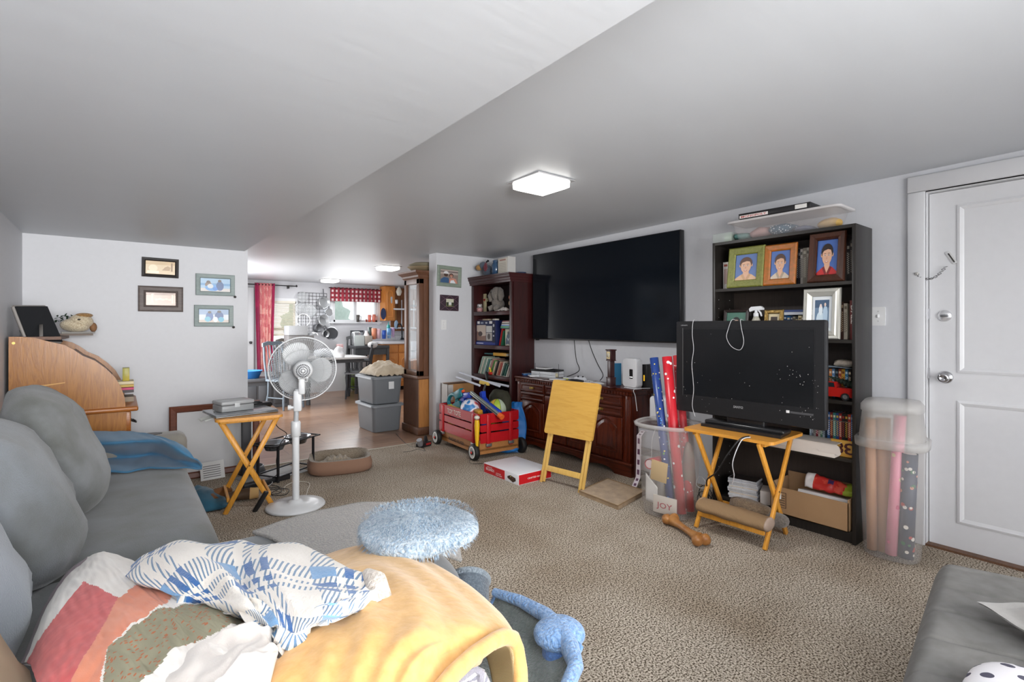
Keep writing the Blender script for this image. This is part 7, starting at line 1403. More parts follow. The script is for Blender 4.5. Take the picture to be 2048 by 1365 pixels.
tip = zp(1974, 1210, .48); n1 = (zp(2048, 1212, .48)-tip).normalized(); n2 = Vector((n1.y, -n1.x, 0)); pc = tip+(n1+n2)*.215; t = thing('throw_pillow', 'light grey flanged pillow lying on the dark futon at the right edge', 'pillow', (pc.x, pc.y, .478), math.atan2(n1.y, n1.x)); q = MB()
def pl(u, v, s): a, b = 2*u-1, 2*v-1; h = .055*max(0, (1-(abs(a)/.84)**2.5))**.6*max(0, (1-(abs(b)/.84)**2.5))**.6 if abs(a) < .84 and abs(b) < .84 else 0; return (.22*a*(1+.05*abs(b)), .22*b*(1+.05*abs(a)), s*(h+.002)+.006*nz3(a*3, b*3, 1))
q.grid(lambda u, v: pl(u, v, 1), 40, 40, mat('8d8a86', .9, kind='fabric', h2='a09d99', sc=1)); q.grid(lambda u, v: pl(u, v, -1), 24, 24, mat('8d8a86', .9, kind='fabric', h2='a09d99', sc=1)); q.build('pillow_cover', t)
pw = zp(1975, 1372, .47); t = thing('patterned_pillow', 'white round edged pillow with a grey print cut off by the bottom right', 'pillow', (pw.x, pw.y-.07, .46), 0); MB().ell((0, 0, .0), (.14, .11, .045), mat('e0dde0', .8, kind='speck', h2='4a4858', sc=.35), 30, .85).build('pillow_cover', t)
# ================================================================ kitchen beyond the opening
FR = mat('e6e8ea', .35); 
def window(name, W_, split, sill=True):
    x0, x1, z0, z1 = W_; w_ = MB()
    w_.box((x0, YK+.0, z0), (x0+.035, YK+.08, z1), FR).box((x1-.035, YK, z0), (x1, YK+.08, z1), FR).box((x0, YK, z0), (x1, YK+.08, z0+.04), FR).box((x0, YK, z1-.035), (x1, YK+.08, z1), FR)
    if split: w_.box(((x0+x1)/2-.025, YK+.02, z0), ((x0+x1)/2+.025, YK+.07, z1), FR)
    else: w_.box((x0, YK+.02, (z0*.62+z1*.38)-.02), (x1, YK+.07, (z0*.62+z1*.38)+.02), FR)
    o = struct(w_.build(name)); MB().box((x0+.03, YK+.05, z0+.03), (x1-.03, YK+.055, z1-.03), mat('eef4f6', .02, alpha=.12)).build('window_glass', o)
    c = MB(); c.box((x0-.06, YK-.015, z1), (x1+.06, YK, z1+.06), FR).box((x0-.06, YK-.015, z0-.06), (x0, YK, z1), FR).box((x1, YK-.015, z0-.06), (x1+.06, YK, z1), FR).box((x0-.08, YK-.05, z0-.03), (x1+.08, YK+.02, z0), FR); c.build('window_casing', o); return o
window('window_1', W1, False); window('window_2', W2, True)
# trees and bright yard outside
t = thing('garden_bush', 'pale green bush outside the kitchen window over the sill', 'bush', (3.5, 11.6, .6), 0); MB().ell((0, 0, .75), (.75, .3, .65), mat('8fae98', .9, h2='c7dad0', sc=1.2), 28, fn=lambda p: p*(1+.35*nz3(p.x*5, p.y*5, p.z*5))).build('foliage', t); MB().cyl((0, 0, -.6), (0, 0, .3), .05, mat('6a5a4a', .8)).build('stem', t)
struct(MB().box((-2, 10.6, -.2), (8, 16, -.05), mat('c9ccc6', .9)).build('ground'))
# blinds
t = thing('window_blind', 'cream slatted blind lowered over the upper part of the left kitchen window', 'blind', (W1[0]+.02, YK-.03, 1.14), 0); q = MB(); n = 24; bw_ = W1[1]-W1[0]-.04
for k in range(n): z = .60*k/n; q.add([(0, 0, z), (bw_, 0, z), (bw_, .018, z+.014), (0, .018, z+.014)], [(0, 1, 2, 3)], mat('ddd2b8', .6))
q.build('slats', t); MB().box((0, -.005, .60), (bw_, .025, .635), mat('e2dccb', .5)).build('head_rail', t); MB().box((0, -.005, -.02), (bw_, .02, .0), mat('e2dccb', .5)).build('bottom_rail', t)
# curtain
def cur(x0, x1, z0, z1, y, f, amp, mf, nu=60, nv=40, taper=0.):
    q = MB(); q.grid(lambda u, v: (x0+(x1-x0)*(u+taper*(1-v)*(.5-u)), y+amp*math.sin(2*PI*f*u)*(.6+.4*(1-v)), z0+(z1-z0)*v), nu, nv, None, True, mf); return q
MAG = mat('b01c55', .8, kind='fabric', h2='94164a', sc=1); PNK = mat('e3a5a0', .8, kind='plain', h2='c8485c', sc=4); PK2 = mat('f0cdbc', .8, kind='plain', h2='dd7f86', sc=5)
t = thing('curtain', 'magenta and pink patterned curtain hanging at the left kitchen window', 'curtain', (0, 0, 0), 0); t.location = (1.93, 10.08, .47)
q = cur(1.93, 2.27, .47, 2.09, 10.08, 6, .025, lambda u, v: MAG if u < .22 or u > .86 else (PNK if nz3(u*9, v*14, 2)+.3*(v-.4) > .02 else PK2), 80, 60, .25)
q.v = [p-Vector(t.location) for p in q.v]; q.build('curtain_cloth', t, solid=.004)
t = thing('curtain_rod', 'thin black curtain rod with a finial above the left kitchen window', 'curtain rod', (1.7, 10.09, 2.06), 0); q = MB(); q.cyl((0, 0, 0), (.95, 0, 0), .009, M_cab, n=10); q.build('rod', t); MB().lathe([(0, 0), (.016, .01), (.02, .025), (.008, .04), (0, .05)], M_cab, (.95, 0, -.02), 10).build('finial', t); MB().box((.80, -.01, -.05), (.82, .10, .01), M_cab).build('bracket', t)
# valance
RC = mat('9c2c3c', .8, kind='fabric', h2='8a2434'); RW_ = mat('dcc8c8', .8); RM = mat('b5616e', .8)
def vm(u, v):
    a = (u*13) % 1; b = (v*3.2+.2) % 1
    return RW_ if (.3 < a < .72 and .3 < b < .78) else RC
t = thing('valance', 'red and white gingham valance over the right kitchen window', 'valance', (3.29, 10.10, 1.80), 0); q = cur(3.29, 4.34, 1.80, 2.08, 10.10, 11, .014, vm, 156, 32); q.v = [p-Vector(t.location) for p in q.v]; q.build('valance_cloth', t, solid=.004); MB().cyl((-.03, 0, .265), (1.10, 0, .265), .008, M_cab, n=8).build('rod', t)
# wire grid rack with pots
gx0, gx1, gz0, gz1 = 2.70, 3.24, 1.20, 1.95; BK = mat('3a3a3c', .4, .5)
t = thing('wire_grid', 'black wire grid rack on the kitchen wall hung with pans and lids', 'rack', (gx0, 10.17, gz0), 0); q = MB()
for k in range(9): q.cyl(((gx1-gx0)*k/8, 0, 0), ((gx1-gx0)*k/8, 0, gz1-gz0), .004, BK, n=5)
for k in range(13): q.cyl((0, 0, (gz1-gz0)*k/12), (gx1-gx0, 0, (gz1-gz0)*k/12), .004, BK, n=5)
q.build('wire_mesh', t)
PM = mat('b0b2b4', .3, .6); PD = mat('5a5c60', .4, .3)
def pan(label, px, py, r, dp, yaw, pitch, m_out, m_in, y=10.05, handle=.16, hang=.8):
    c = yp(px, py, y); t = thing('saucepan', label, 'pan', c, 0, 'pans on the wire rack', rot=(Matrix.Rotation(yaw, 4, 'Z') @ Matrix.Rotation(pitch, 4, 'X')).to_euler())
    MB().lathe([(0, -dp/2), (r*.92, -dp/2), (r, -dp/2+.01), (r, dp/2), (r*.97, dp/2), (r*.96, -dp/2+.014), (0, -dp/2+.012)][::1], m_out, n=26).build('pan_body', t)
    MB().lathe([(0, -dp/2+.0125), (r*.95, -dp/2+.0145)], m_in, n=26).build('pan_base', t)
    q = MB(); q.tube([(r*math.cos(hang), r*math.sin(hang), dp*.3), ((r+handle)*math.cos(hang), (r+handle)*math.sin(hang), dp*.35)], .010, PD, 8); q.build('handle', t)
pan('grey saucepan hanging highest on the wire rack', 647, 606, .11, .10, .2, 1.45, PM, PM, hang=1.6)
pan('small pale lid like pan hanging beside the kitchen window frame', 658, 625, .075, .03, .1, 1.5, PM, PM, hang=1.6, handle=.05)
pan('grey stockpot hanging below the wire rack, middle one', 645, 643, .115, .13, .3, 1.3, PM, PM, hang=1.2, handle=.06)
pan('dark saucepan with a grey rim hanging lowest at the right of the rack', 663, 667, .12, .12, -.35, 1.75, PD, PD, y=9.95, hang=2.2, handle=.08)
pan('dark pan hanging low left under the stockpot', 634, 657, .08, .09, .6, 1.5, PD, PM, y=9.98, hang=1.6, handle=.08)
pan('grey pan hanging low centre beside the dark rimmed saucepan', 650, 668, .07, .08, .3, 1.6, PM, PD, y=9.93, hang=1.9, handle=.05)
for i, (px, py, r_) in enumerate(((605, 595, .10), (603, 618, .11), (620, 622, .12))):
    c = yp(px, py, 10.13); o = thing('pan_cover', ['upper left clear glass lid on the wire rack', 'clear lid hanging at the left edge of the wire rack', 'large clear lid in the middle of the wire rack'][i], 'lid', c, 0, rot=(PI/2, 0, 0)); MB().lathe([(0, .02), (r_*.6, .014), (r_, 0), (r_*1.02, -.003), (r_, -.005)], mat('dfe3e5', .1, alpha=.25), n=24).build('glass', o); MB().tube([(r_*math.cos(2*PI*k/24), r_*math.sin(2*PI*k/24), -.003) for k in range(24)], .004, PM, 5, loop=True).build('rim', o)
c = yp(607, 641, 9.15); o = thing('wire_basket', 'round white wire hoop basket standing on the grey storage boxes', 'basket', c, 0, rot=(PI/2, 0, 0)); MB().tube([(.11*math.cos(2*PI*k/24), .11*math.sin(2*PI*k/24), 0) for k in range(24)], .008, FR, 6, loop=True).build('hoop', o); q = MB(); [q.cyl((-.10+.04*k, -.09, 0), (-.10+.04*k, .09, 0), .003, FR, n=5) for k in range(6)]; q.build('wires', o)
# table and chairs
TBL = mat('4a4c4e', .4, kind='wood', h2='303236', sc=1); TT = mat('c6c4c2', .35)
t = thing('dining_table', 'dining table with a pale top crowded with boxes in the kitchen', 'table', (2.95, 8.95, 0), 0); q = MB(); q.prism(rrect(-.62, -.42, .50, .42, .08), TT, 'xy', .735, .765); q.build('tabletop', t, bev=.004)
for x, y in ((-.5, -.32), (.38, -.32), (-.5, .32), (.38, .32)): MB().lathe([(.035, 0), (.028, .2), (.04, .35), (.028, .45), (.035, .6), (.045, .70)], TBL, (x, y, 0), 12).build('leg', t)
q = MB(); q.box((-.55, -.36, .67), (.43, .36, .735), TBL); q.build('apron', t)
def chair(label, loc, rz, m, h_=1.02, seatc=None, arms=False, splat=True):
    t = thing('dining_chair', label, 'chair', loc, rz, 'dining chairs'); q = MB(); q.prism(rrect(-.22, -.21, .22, .21, .06), seatc or m, 'xy', .44, .47); q.build('seat', t, bev=.006)
    for x, y in ((-.17, -.16), (.17, -.16), (-.17, .16), (.17, .16)):
        q = MB(); q.tube([(x*1.15, y*1.15, 0), (x*1.1, y*1.1, .13), (x*1.03, y*1.03, .24), (x, y, .45)], [.013, .020, .014, .018], m, 10); q.build('leg', t)
    q = MB(); q.cyl((-.18, -.18, .18), (-.18, .18, .18), .010, m, n=8); q.build('stretcher', t); q = MB(); q.cyl((.18, -.18, .18), (.18, .18, .18), .010, m, n=8); q.build('stretcher', t)
    if splat:
        for s in (-1, 1): q = MB(); q.tube([(s*.18, .19, .45), (s*.19, .23, .75), (s*.17, .27, h_-.04)], .016, m, 8); q.build('back_post', t)
        q = MB(); q.prism([(-.2, h_-.09), (-.1, h_-.06), (0, h_-.07), (.1, h_-.06), (.2, h_-.09), (.2, h_-.03), (.1, h_), (0, h_-.01), (-.1, h_), (-.2, h_-.03)], m, 'xz', .25, .275); q.build('crest_rail', t)
        for k in range(5): q = MB(); q.tube([(-.10+.05*k, .19, .46), (-.11+.055*k, .265, h_-.07)], .008, m, 6); q.build('spindle', t)
    if arms:
        for s in (-1, 1): q = MB(); q.tube([(s*.2, .23, .68), (s*.24, 0, .68), (s*.22, -.17, .67)], .018, m, 8); q.build('armrest', t); q = MB(); q.tube([(s*.2, -.12, .46), (s*.22, -.14, .67)], .012, m, 8); q.build('arm_post', t)
    return t
DKC = mat('33363b', .4, kind='wood', h2='1f2125', sc=1); BLC_ = mat('5c6f80', .45)
chair('dark windsor armchair at the right end of the kitchen table', (3.43, 9.0, 0), -PI/2-.5, DKC, 1.0, mat('8a8c90', .6), True)
chair('blue grey painted chair with an oval back at the left of the kitchen table', (2.06, 8.5, 0), .5, mat('6f7c86', .45, kind='wood', h2='545e68'), 1.06)
chair('dark wooden chair behind the stacked storage boxes', (2.42, 9.55, 0), .0, mat('5a534c', .5, kind='wood', h2='3c3833'), 1.08)
chair('tall grey upholstered chair behind the right side of the table', (3.65, 9.6, 0), -.3, mat('4a4c4e', .5), 1.12)
o = thing('chair_pad', 'pale grey padded cover over the tall chair back', 'cover', (3.68, 9.55, .70), -.3); MB().box((-.10, .14, 0), (.10, .17, .42), mat('aeb4b2', .8), .04).build('cover', o)
o = thing('white_cloth', 'white fluffy cloth thrown over the windsor chair back', 'cloth', (3.66, 8.88, .93), 0); MB().ell((0, 0, .03), (.09, .10, .06), mat('dcdcdc', .9, kind='plush'), 16, fn=nf).build('folds', o)
def kb(name, label, cat, px0, py0, px1, py1, y, dp, m, parts='body', bev=.005, group=None):
    a = yp(px0, py1, y); b = yp(px1, py0, y); t = thing(name, label, cat, ((a.x+b.x)/2, y, a.z), 0, group); w_ = abs(b.x-a.x)/2; h_ = b.z-a.z
    MB().box((-w_, 0, 0), (w_, dp, h_), m, bev).build(parts, t); return t, w_, h_
kb('storage_box', 'light grey patterned box on top of the stacked boxes on the table', 'box', 577, 652, 616, 671, 9.0, .3, mat('9fa1a3', .6, h2='b9babb', sc=3), 'box_body')
kb('storage_box', 'dark grey box at the bottom of the stack on the kitchen table', 'box', 577, 671, 628, 708, 9.02, .3, mat('6d6a68', .6, h2='8b8886', sc=2), 'box_body')
t = thing('dish', 'upturned steel bowl at the right on the grey boxes', 'bowl', yp(624, 671, 9.1), 0); MB().lathe([(.10, 0), (.09, .03), (.05, .055), (0, .06)], PM, n=20).build('bowl_body', t)
t = thing('bag_heap', 'heap of white bags and papers on the middle of the kitchen table', 'bags', yp(655, 706, 8.85), 0); tag(t, 'heap of white bags and papers on the middle of the kitchen table', 'bags'); t.location.z = .766; MB().ell((0, 0, .07), (.20, .16, .08), mat('d9dbde', .5, h2='b5b9be', sc=3), 24, fn=lambda p: p*(1+.5*nz3(p.x*9, p.y*9, p.z*9))).build('bag_heap', t)
t = thing('white_bag', 'white plastic bag hanging over the table edge behind the fan', 'bag', (2.96, 8.62, .766), 0); MB().ell((0, 0, .08), (.09, .08, .10), mat('e8e9eb', .5), 20, fn=lambda p: p*(1+.6*nz3(p.x*14, p.y*14, p.z*14))).build('bag_body', t)
kb('red_box', 'small red and white carton on the kitchen table', 'carton', 676, 689, 687, 699, 9.1, .1, mat('b53a3c', .5, h2='e5dede', sc=2), 'carton_body')
# desk with a mirror frame behind the table
t = thing('side_table', 'dark grey side table with a shelf under the kitchen window', 'table', (3.92, 9.70, 0), 0); q = MB(); q.box((-.36, -.22, .86), (.34, .25, .92), TBL, .006); q.build('tabletop', t)
for x, y in ((-.33, -.19), (.31, -.19), (-.33, .22), (.31, .22)): MB().box((x-.025, y-.025, 0), (x+.025, y+.025, .86), TBL).build('leg', t)
q = MB(); q.box((-.33, -.19, .30), (.31, .22, .33), TBL); q.build('shelf', t); q = MB(); q.box((-.33, -.2, .74), (.31, -.18, .86), TBL); q.build('apron', t)
o = thing('black_bag', 'black bundle lying on the lower shelf of the grey side table', 'bag', (3.92, 9.68, .331), 0); MB().ell((0, 0, .08), (.25, .16, .08), mat('1c1c1e', .7), 18, fn=nf).build('bag_body', o)
t, w_, h_ = kb('framed_board', 'dark framed square board standing on the side table behind the jug', 'board', 701, 661, 728, 693, 10.0, .02, mat('3a3c40', .5), 'frame'); MB().box((-w_*.82, -.004, h_*.06), (w_*.82, 0, h_*.88), mat('85888c', .3)).build('panel', t)
kb('steel_canister', 'shiny steel canister on the grey side table', 'canister', 707, 664, 722, 693, 9.75, .14, mat('b4b6b8', .25, .7), 'canister_body', .03)
kb('brown_carton', 'pale brown carton with a dark slot on the side table', 'carton', 731, 672, 745, 690, 9.65, .12, mat('b3aaa0', .6), 'carton_body')
t = thing('milk_jug', 'white plastic jug standing behind the pale carton', 'jug', yp(733, 690, 9.8), 0); t.location.z = .921; MB().lathe([(0, 0), (.065, 0), (.07, .02), (.068, .18), (.03, .25), (.022, .29), (0, .29)], mat('e9eaec', .4), n=18).build('jug_body', t); MB().tube([(.05, 0, .22), (.085, 0, .19), (.066, 0, .12)], .010, mat('e9eaec', .4), 8).build('handle', t)
for i, (px, c) in enumerate(((701, '8aaa4a'), (720, '9fb8c8'))):
    t = thing('shopping_bag', ['green plastic bag on the kitchen floor beyond the table', 'pale blue bag on the kitchen floor right of the green one'][i], 'bag', yp(px+8, 786, 10.05)+Vector((0, -.0, 0)), 0); t.location.z = 0; MB().ell((0, 0, .18), (.12, .08, .18), mat(c, .5), 16, fn=nf).build('bag_body', t)
# counter, cabinets
OR = mat('d58c44', .4, kind='wood', h2='b86c28', sc=1, ax=2, name='honey_oak')
t = thing('base_cabinet', 'honey oak kitchen base cabinet with drawers and arched doors', 'cabinet', (4.15, 9.55, 0), 0); q = MB(); q.box((0, 0, .08), (1.0, .62, .94), OR); q.build('body', t)
for k in range(3):
    x = .02+.32*k; q = MB(); q.box((x, -.015, .77), (x+.30, 0, .92), OR, .004); q.build('drawer', t); q = MB(); q.box((x, -.015, .12), (x+.30, 0, .75), OR, .004); d_ = q.build('cabinet_door', t)
    q = MB(); q.T = Matrix.Translation((x+.15, -.015, 0)); R = []
    for s_, y in ((.0, 0), (.006, -.008), (.03, -.008), (.034, 0)): h = .105-s_; R.append([(-h, y, .18+s_), (h, y, .18+s_), (h, y, .58)]+[(h*math.cos(PI*j/8), y, .58+(.10-s_)*math.sin(PI*j/8)) for j in range(1, 8)]+[(-h, y, .58)])
    q.loft(R, OR, False, False); q.build('door_panel', d_)
tag(MB().box((4.12, 9.51, .94), (XK, YK, .985), mat('dcdcdf', .3), .006).build('worktop'), 'pale grey kitchen worktop on the honey oak cabinets', 'worktop')
t = thing('wall_cabinet', 'honey oak wall cabinet at the right of the gingham valance', 'cabinet', (4.36, 9.92, 1.42), 0); q = MB(); q.box((0, 0, 0), (.22, .28, .72), OR); q.build('body', t); q = MB(); q.box((.005, -.015, .01), (.205, 0, .70), OR, .004); q.build('cabinet_door', t); q = MB(); q.T = Matrix.Translation((.105, -.015, 0)); R = []
for s_, y in ((.0, 0), (.006, -.008), (.03, -.008), (.034, 0)): h = .075-s_; R.append([(-h, y, .06+s_), (h, y, .06+s_), (h, y, .56)]+[(h*math.cos(PI*j/8), y, .56+(.09-s_)*math.sin(PI*j/8)) for j in range(1, 8)]+[(-h, y, .56)])
q.loft(R, OR, False, False); q.build('door_panel', t)
t = thing('wood_panelling', 'brown grooved wood panelling above the kitchen sink', 'panelling', (4.60, 10.16, 1.2), 0); q = MB(); PW = mat('9a6236', .5, kind='wood', h2='7c4a26', ax=2)
for k in range(8): q.box((.075*k, 0, 0), (.075*k+.071, .03, .93), PW, .003)
q.build('boards', t)
WR = mat('e4e8ee', .3)
t = thing('dish_rack', 'white wall shelf rack above the sink holding dishes and cups', 'rack', (4.52, 9.90, 1.25), 0)
for z in (.0, .40): MB().box((0, 0, z), (.60, .2, z+.03), WR, .005).build('shelf', t)
for x in (.01, .28, .57): MB().box((x, .18, 0), (x+.02, .2, .62), WR).build('upright', t)
def kc(name, label, cat, px, py0, py1, r, y, c, prof=None, al=1.):
    a = yp(px, py1, y); b = yp(px, py0, y); h_ = b.z-a.z; t = thing(name, label, cat, a, 0); MB().lathe(prof(h_, r) if prof else [(0, 0), (r*.85, 0), (r, h_), (r*.92, h_), (0, h_*.9)], mat(c, .35, alpha=al), n=18).build('vessel', t); return t
kc('plastic_tub', 'rounded grey plastic tub standing on the white dish rack', 'tub', 782, 591, 607, .05, 9.95, 'b9bcc0', lambda h, r: [(0, 0), (r, 0), (r*1.1, h*.7), (r*.7, h), (0, h)])
kc('plastic_cup', 'white cup on the upper shelf of the white wall rack', 'cup', 793, 600, 608, .03, 9.9, 'e4e8ec')
kc('soap_bottle', 'teal soap bottle hanging below the white rack', 'bottle', 777, 645, 662, .035, 9.8, '2f9a94', lambda h, r: [(0, 0), (r, 0), (r, h*.6), (r*.3, h*.75), (r*.3, h), (0, h)])
kc('hanging_glass', 'clear glass vessel hanging under the kitchen ceiling near the china cabinet', 'glass', 798, 574, 592, .06, 9.7, 'e6e2d4', lambda h, r: [(0, 0), (r*.6, h*.05), (r, h*.45), (r*.6, h*.8), (r*.2, h), (0, h)], .6)
kc('drink_tumbler', 'pink straw tumbler on the kitchen worktop', 'tumbler', 757, 658, 678, .05, 9.7, 'd9b4bc'); kc('drink_tumbler', 'royal blue tumbler on the kitchen worktop', 'tumbler', 768, 661, 678, .045, 9.68, '2c56b0'); kc('drink_tumbler', 'sky blue tumbler on the kitchen worktop', 'tumbler', 778, 657, 677, .045, 9.72, '6a9fd0'); kc('drink_tumbler', 'lilac tumbler at the right on the kitchen worktop', 'tumbler', 786, 656, 675, .035, 9.74, 'c8a6cc')
kc('orange_jar', 'orange and white striped jar on the worktop left of the pink tumbler', 'jar', 748, 657, 679, .05, 9.7, 'd98a6a'); kc('dark_jar', 'dark green jar at the left end of the worktop', 'jar', 740, 655, 678, .04, 9.8, '3a4a48')
t = thing('oval_plate', 'pale blue oval plate hanging under the white rack', 'plate', yp(792, 650, 9.8), 0, rot=(PI/2, 0, .2)); MB().lathe([(0, 0), (.035, .004), (.05, .01), (.048, .014), (0, .006)], mat('a8c8e4', .3), n=20, sy=1.9).build('plate_body', t)
t = thing('navy_pan', 'navy oval pan hanging on the side of the honey oak wall cabinet', 'pan', yp(766, 628, 9.90), 0, rot=(PI/2, 0, 0)); MB().lathe([(0, 0), (.05, .0), (.06, .02), (.055, .02), (0, .006)], mat('25365c', .4), n=20, sy=2.).build('pan_body', t)
t = thing('cork_board', 'tan wooden board hanging behind the white rack', 'board', yp(785, 640, 10.05), 0); MB().box((-.08, 0, 0), (.09, .02, .2), mat('a8783c', .6), .004).build('board', t)
t = thing('faucet', 'black gooseneck kitchen faucet at the sink', 'faucet', yp(804, 680, 9.8), 0); MB().tube([(0, 0, 0), (0, 0, .26), (-.03, 0, .33), (-.09, 0, .33), (-.11, 0, .25)], .014, mat('22262a', .3, .5), 10).build('spout', t); MB().lathe([(0, 0), (.05, 0), (.04, .04), (0, .05)], mat('22262a', .3, .5), n=14).build('faucet_base', t)
t = thing('dish_drainer', 'wire dish drainer with mugs on the worktop by the faucet', 'dish drainer', yp(788, 681, 9.62), 0); q = MB()
for k in range(9): q.cyl((-.14+.035*k, 0, 0), (-.14+.035*k, 0, .10), .003, PM, n=5)
for z in (.0, .1): q.tube([(-.15, -.05, z), (.15, -.05, z), (.15, .12, z), (-.15, .12, z)], .004, PM, 5, loop=True)
q.build('wires', t)
t = thing('hand_towel', 'pale blue towel hanging over the front of the kitchen counter', 'towel', (4.86, 9.505, .63), 0); MB().grid(lambda u, v: (-.14+.32*u, -.012-.012*math.sin(14*u), .36*v), 30, 4, mat('c3d2e2', .9, kind='fabric', h2='e6edf2', sc=3)).build('towel_cloth', t, solid=.006)
# sill pitchers
for i, (px, py0, py1, c, al, l_) in enumerate(((716, 627, 641, '55504c', 1, 'dark grey pitcher on the kitchen window sill'), (739, 628, 642, 'e86a4a', .7, 'orange pitcher on the kitchen window sill, left of the pair'), (748, 627, 642, 'ea7250', .7, 'orange pitcher on the kitchen window sill nearest the cabinet'), (733, 637, 642, '8a3a30', 1, 'tiny dark red cup on the kitchen window sill'))):
    t = kc('pitcher' if i < 3 else 'cup', l_, 'pitcher' if i < 3 else 'cup', px, py0, py1, .035 if i < 3 else .02, 10.14, c, None, al); t.location.z = W2[2]+.001
    if i < 3: MB().tube([(.03, 0, .12), (.065, 0, .11), (.06, 0, .04), (.028, 0, .03)], .006, mat(c, .35), 6).build('handle', t)
# bench with blue basin
t = thing('storage_bench', 'dark grey panelled storage bench at the left of the kitchen', 'bench', (1.55, 8.7, 0), 0); q = MB(); GBK = mat('4c4e52', .5); q.box((-.1, 0, .0), (.62, .4, .42), GBK); q.build('body', t); MB().box((-.14, -.04, .42), (.66, .44, .47), GBK, .01).build('bench_top', t)
for k in range(3): MB().box((-.05+.22*k, -.015, .06), (.14+.22*k, 0, .36), GBK, .01).build('door_panel', t)
t = thing('basin', 'bright blue plastic basin on the dark bench', 'basin', (1.62, 8.9, .471), 0); MB().lathe([(0, 0), (.14, 0), (.19, .12), (.20, .12), (.18, .11), (.13, .01), (0, .01)], mat('3a86d6', .4), n=24).build('basin_body', t)
t = thing('glazed_door', 'white glazed door at the far left of the kitchen beside the curtain', 'door', (1.2, 10.12, 0), 0); q = MB(); q.box((0, 0, 0), (.72, .04, 2.0), FR, .004); q.build('door_leaf', t); MB().lathe([(0, 0), (.02, 0), (.03, .04), (0, .05)], mat('3a3a3c', .4), (.66, -.05, .98), 12).build('door_knob', t); MB().box((.08, -.004, .4), (.6, 0, 1.85), mat('f4f8ff', .2, kind='emit', sc=.9)).build('door_glass', t)
# ---- grey totes
TG = mat('6f7479', .45, name='tote_plastic')
def tote(label, loc, top_=None):
    t = thing('storage_tote', label, 'storage tote', loc, 0); L_, D_, H_ = .56, .40, .32
    def rt(w_, d_, z): return [(x, y, z) for x, y in rrect(-w_, -d_, w_, d_, .05, 4)]
    q = MB(); q.loft([rt(D_/2*.86, L_/2*.88, 0), rt(D_/2*.88, L_/2*.9, .01), rt(D_/2*.97, L_/2*.98, H_)], TG); q.build('tub', t)
    q = MB(); q.loft([rt(D_/2+.015, L_/2+.015, H_-.015), rt(D_/2+.015, L_/2+.015, H_+.012), rt(D_/2-.01, L_/2-.01, H_+.018), rt(D_/2-.03, L_/2-.03, H_+.012)], mat('7b8085', .45)); q.build('lid', t)
    q = MB(); s = -L_/2*.96; q.add([(-.11, s+.028, .03), (.11, s+.028, .03), (.12, s-.004, H_-.03), (-.12, s-.004, H_-.03)], [(0, 1, 2, 3)], TG); q.build('handle_panel', t, solid=-.012)
    return t
tx_, ty_ = 2.60, 6.10
tote('grey plastic storage tote at the bottom of the stack beside the china cabinet', (tx_, ty_, 0)); t = tote('grey plastic storage tote on top of the other one, under the beige cloth', (tx_, ty_, .342))
MB().box((.0, -.288, .18), (.07, -.284, .27), mat('d5d8da', .5)).build('paper_label', t)
t = thing('beige_cloth', 'crumpled beige ruffled cloth heaped on top of the grey totes', 'cloth', (tx_+.03, ty_-.02, .69), 0)
MB().grid(lambda u, v: (-.19+.44*u, -.27+.56*v, .002+.15*(math.sin(PI*min(1, max(0, u)))**.45)*(math.sin(PI*v)**.4)*(1+.35*nz3(u*5, v*5, 2))+.02*nz3(u*12, v*12, 4)), 40, 40, mat('b5a48c', .9, kind='fabric', h2='c9bba4', sc=1)).build('folds', t, solid=.004)
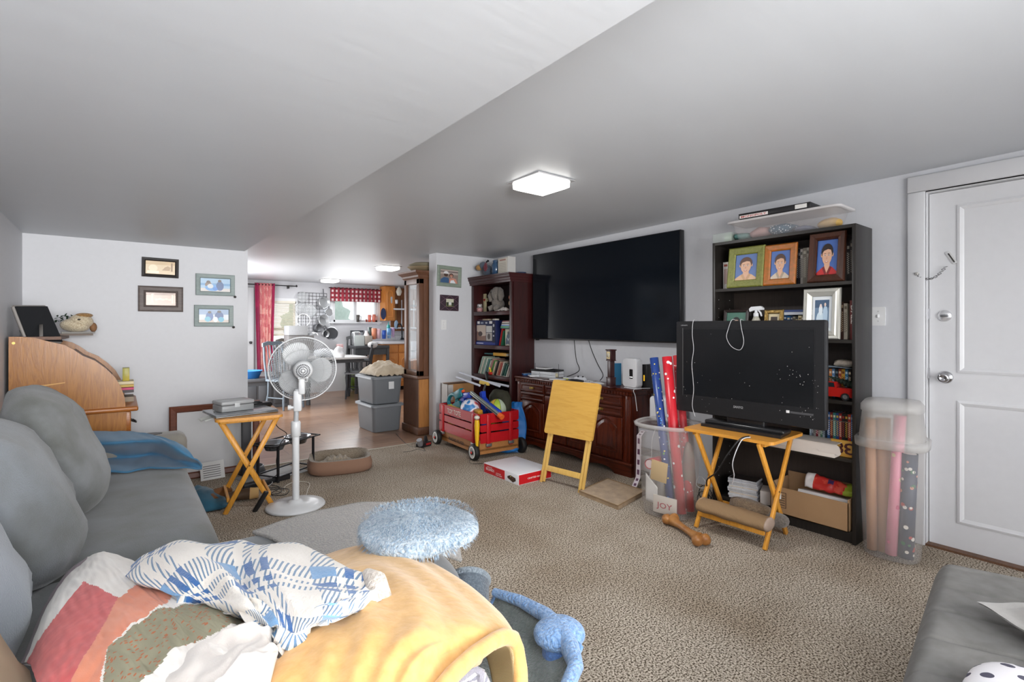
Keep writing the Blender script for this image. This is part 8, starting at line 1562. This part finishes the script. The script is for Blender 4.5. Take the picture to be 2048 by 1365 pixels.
# ---- china cabinet
CW_ = mat('6b4630', .4, kind='wood', h2='4c3020', sc=1, ax=2); CWL = mat('b57c42', .45, kind='wood', h2='96612e', sc=1, ax=2)
t = thing('china_cabinet', 'tall brown glazed china cabinet behind the partition wall end', 'cabinet', (2.80, 5.40, 0), 0)
q = MB(); q.box((-.02, -.01, .0), (.95, .43, .09), CW_, .006); q.build('plinth', t); q = MB(); q.box((0, .02, .09), (.93, .42, .66), CW_); q.build('lower_body', t); MB().box((.0, .0, .05), (.93, .02, .68), CWL).build('back_strip', t); MB().box((-.03, -.02, .66), (.96, .44, .70), CW_, .008).build('waist_moulding', t)
for a_, b_ in (((0, 0, .70), (.06, .07, 1.86)), ((0, .34, .70), (.06, .40, 1.86)), ((0, 0, .70), (.06, .40, .76)), ((0, 0, 1.80), (.06, .40, 1.88))): MB().box(a_, b_, CW_, .003).build('side_frame', t)
MB().box((.061, .001, .70), (.93, .012, 1.88), CW_).build('back_panel', t); MB().box((.90, .0, .70), (.93, .40, 1.88), CW_).build('side_panel', t)
MB().box((.02, .07, .76), (.026, .34, 1.80), mat('dfe6ea', .05, alpha=.18)).build('side_glass', t)
R = [[(-o, -o*.5, 1.88+z), (.93, -o*.5, 1.88+z), (.93, .40+o, 1.88+z), (-o, .40+o, 1.88+z)] for o, z in ((0, -.02), (.02, 0), (.02, .02), (.06, .055), (.06, .075))]
q = MB(); q.loft(R, CW_, True, False); q.build('crown_moulding', t)
for k, z in enumerate((.98, 1.26, 1.54)): MB().box((.06, .02, z), (.9, .38, z+.012), mat('8fb4c8', .1, alpha=.6)).build('shelf', t)
for i, (z, c, h_, l_) in enumerate(((.765, 'c9b8b0', .17, 'cream and red patterned bowl stack on the cabinet floor'), (.995, '9f7a52', .2, 'tan framed plate on the lowest glass shelf'), (1.275, 'c23a50', .18, 'red and white jar on the middle glass shelf'), (1.555, 'b9c6d4', .12, 'pale blue cup on the upper glass shelf'))):
    o = thing('ornament', l_+' of the china cabinet', 'ornament', (2.80+.17, 5.40+.20, z), 0); MB().lathe([(0, 0), (.06, 0), (.08, h_*.5), (.05, h_*.9), (.055, h_), (0, h_*.95)], mat(c, .4, h2='ded8d2', sc=2), n=18).build('vessel', o)
t = thing('basket_stack', 'stack of tan baskets on top of the china cabinet', 'basket', (2.98, 5.62, 1.956), 0); MB().lathe([(0, 0), (.12, 0), (.20, .06), (.205, .065), (.13, .02), (0, .015)], mat('b9a382', .8, kind='weave', h2='94805f', sc=3), n=28).build('basket_body', t); MB().lathe([(0, .066), (.14, .066), (.19, .09), (.12, .12), (0, .13)], mat('6f7468', .8, kind='weave', h2='a89878', sc=3), n=28).build('upper_basket', t)
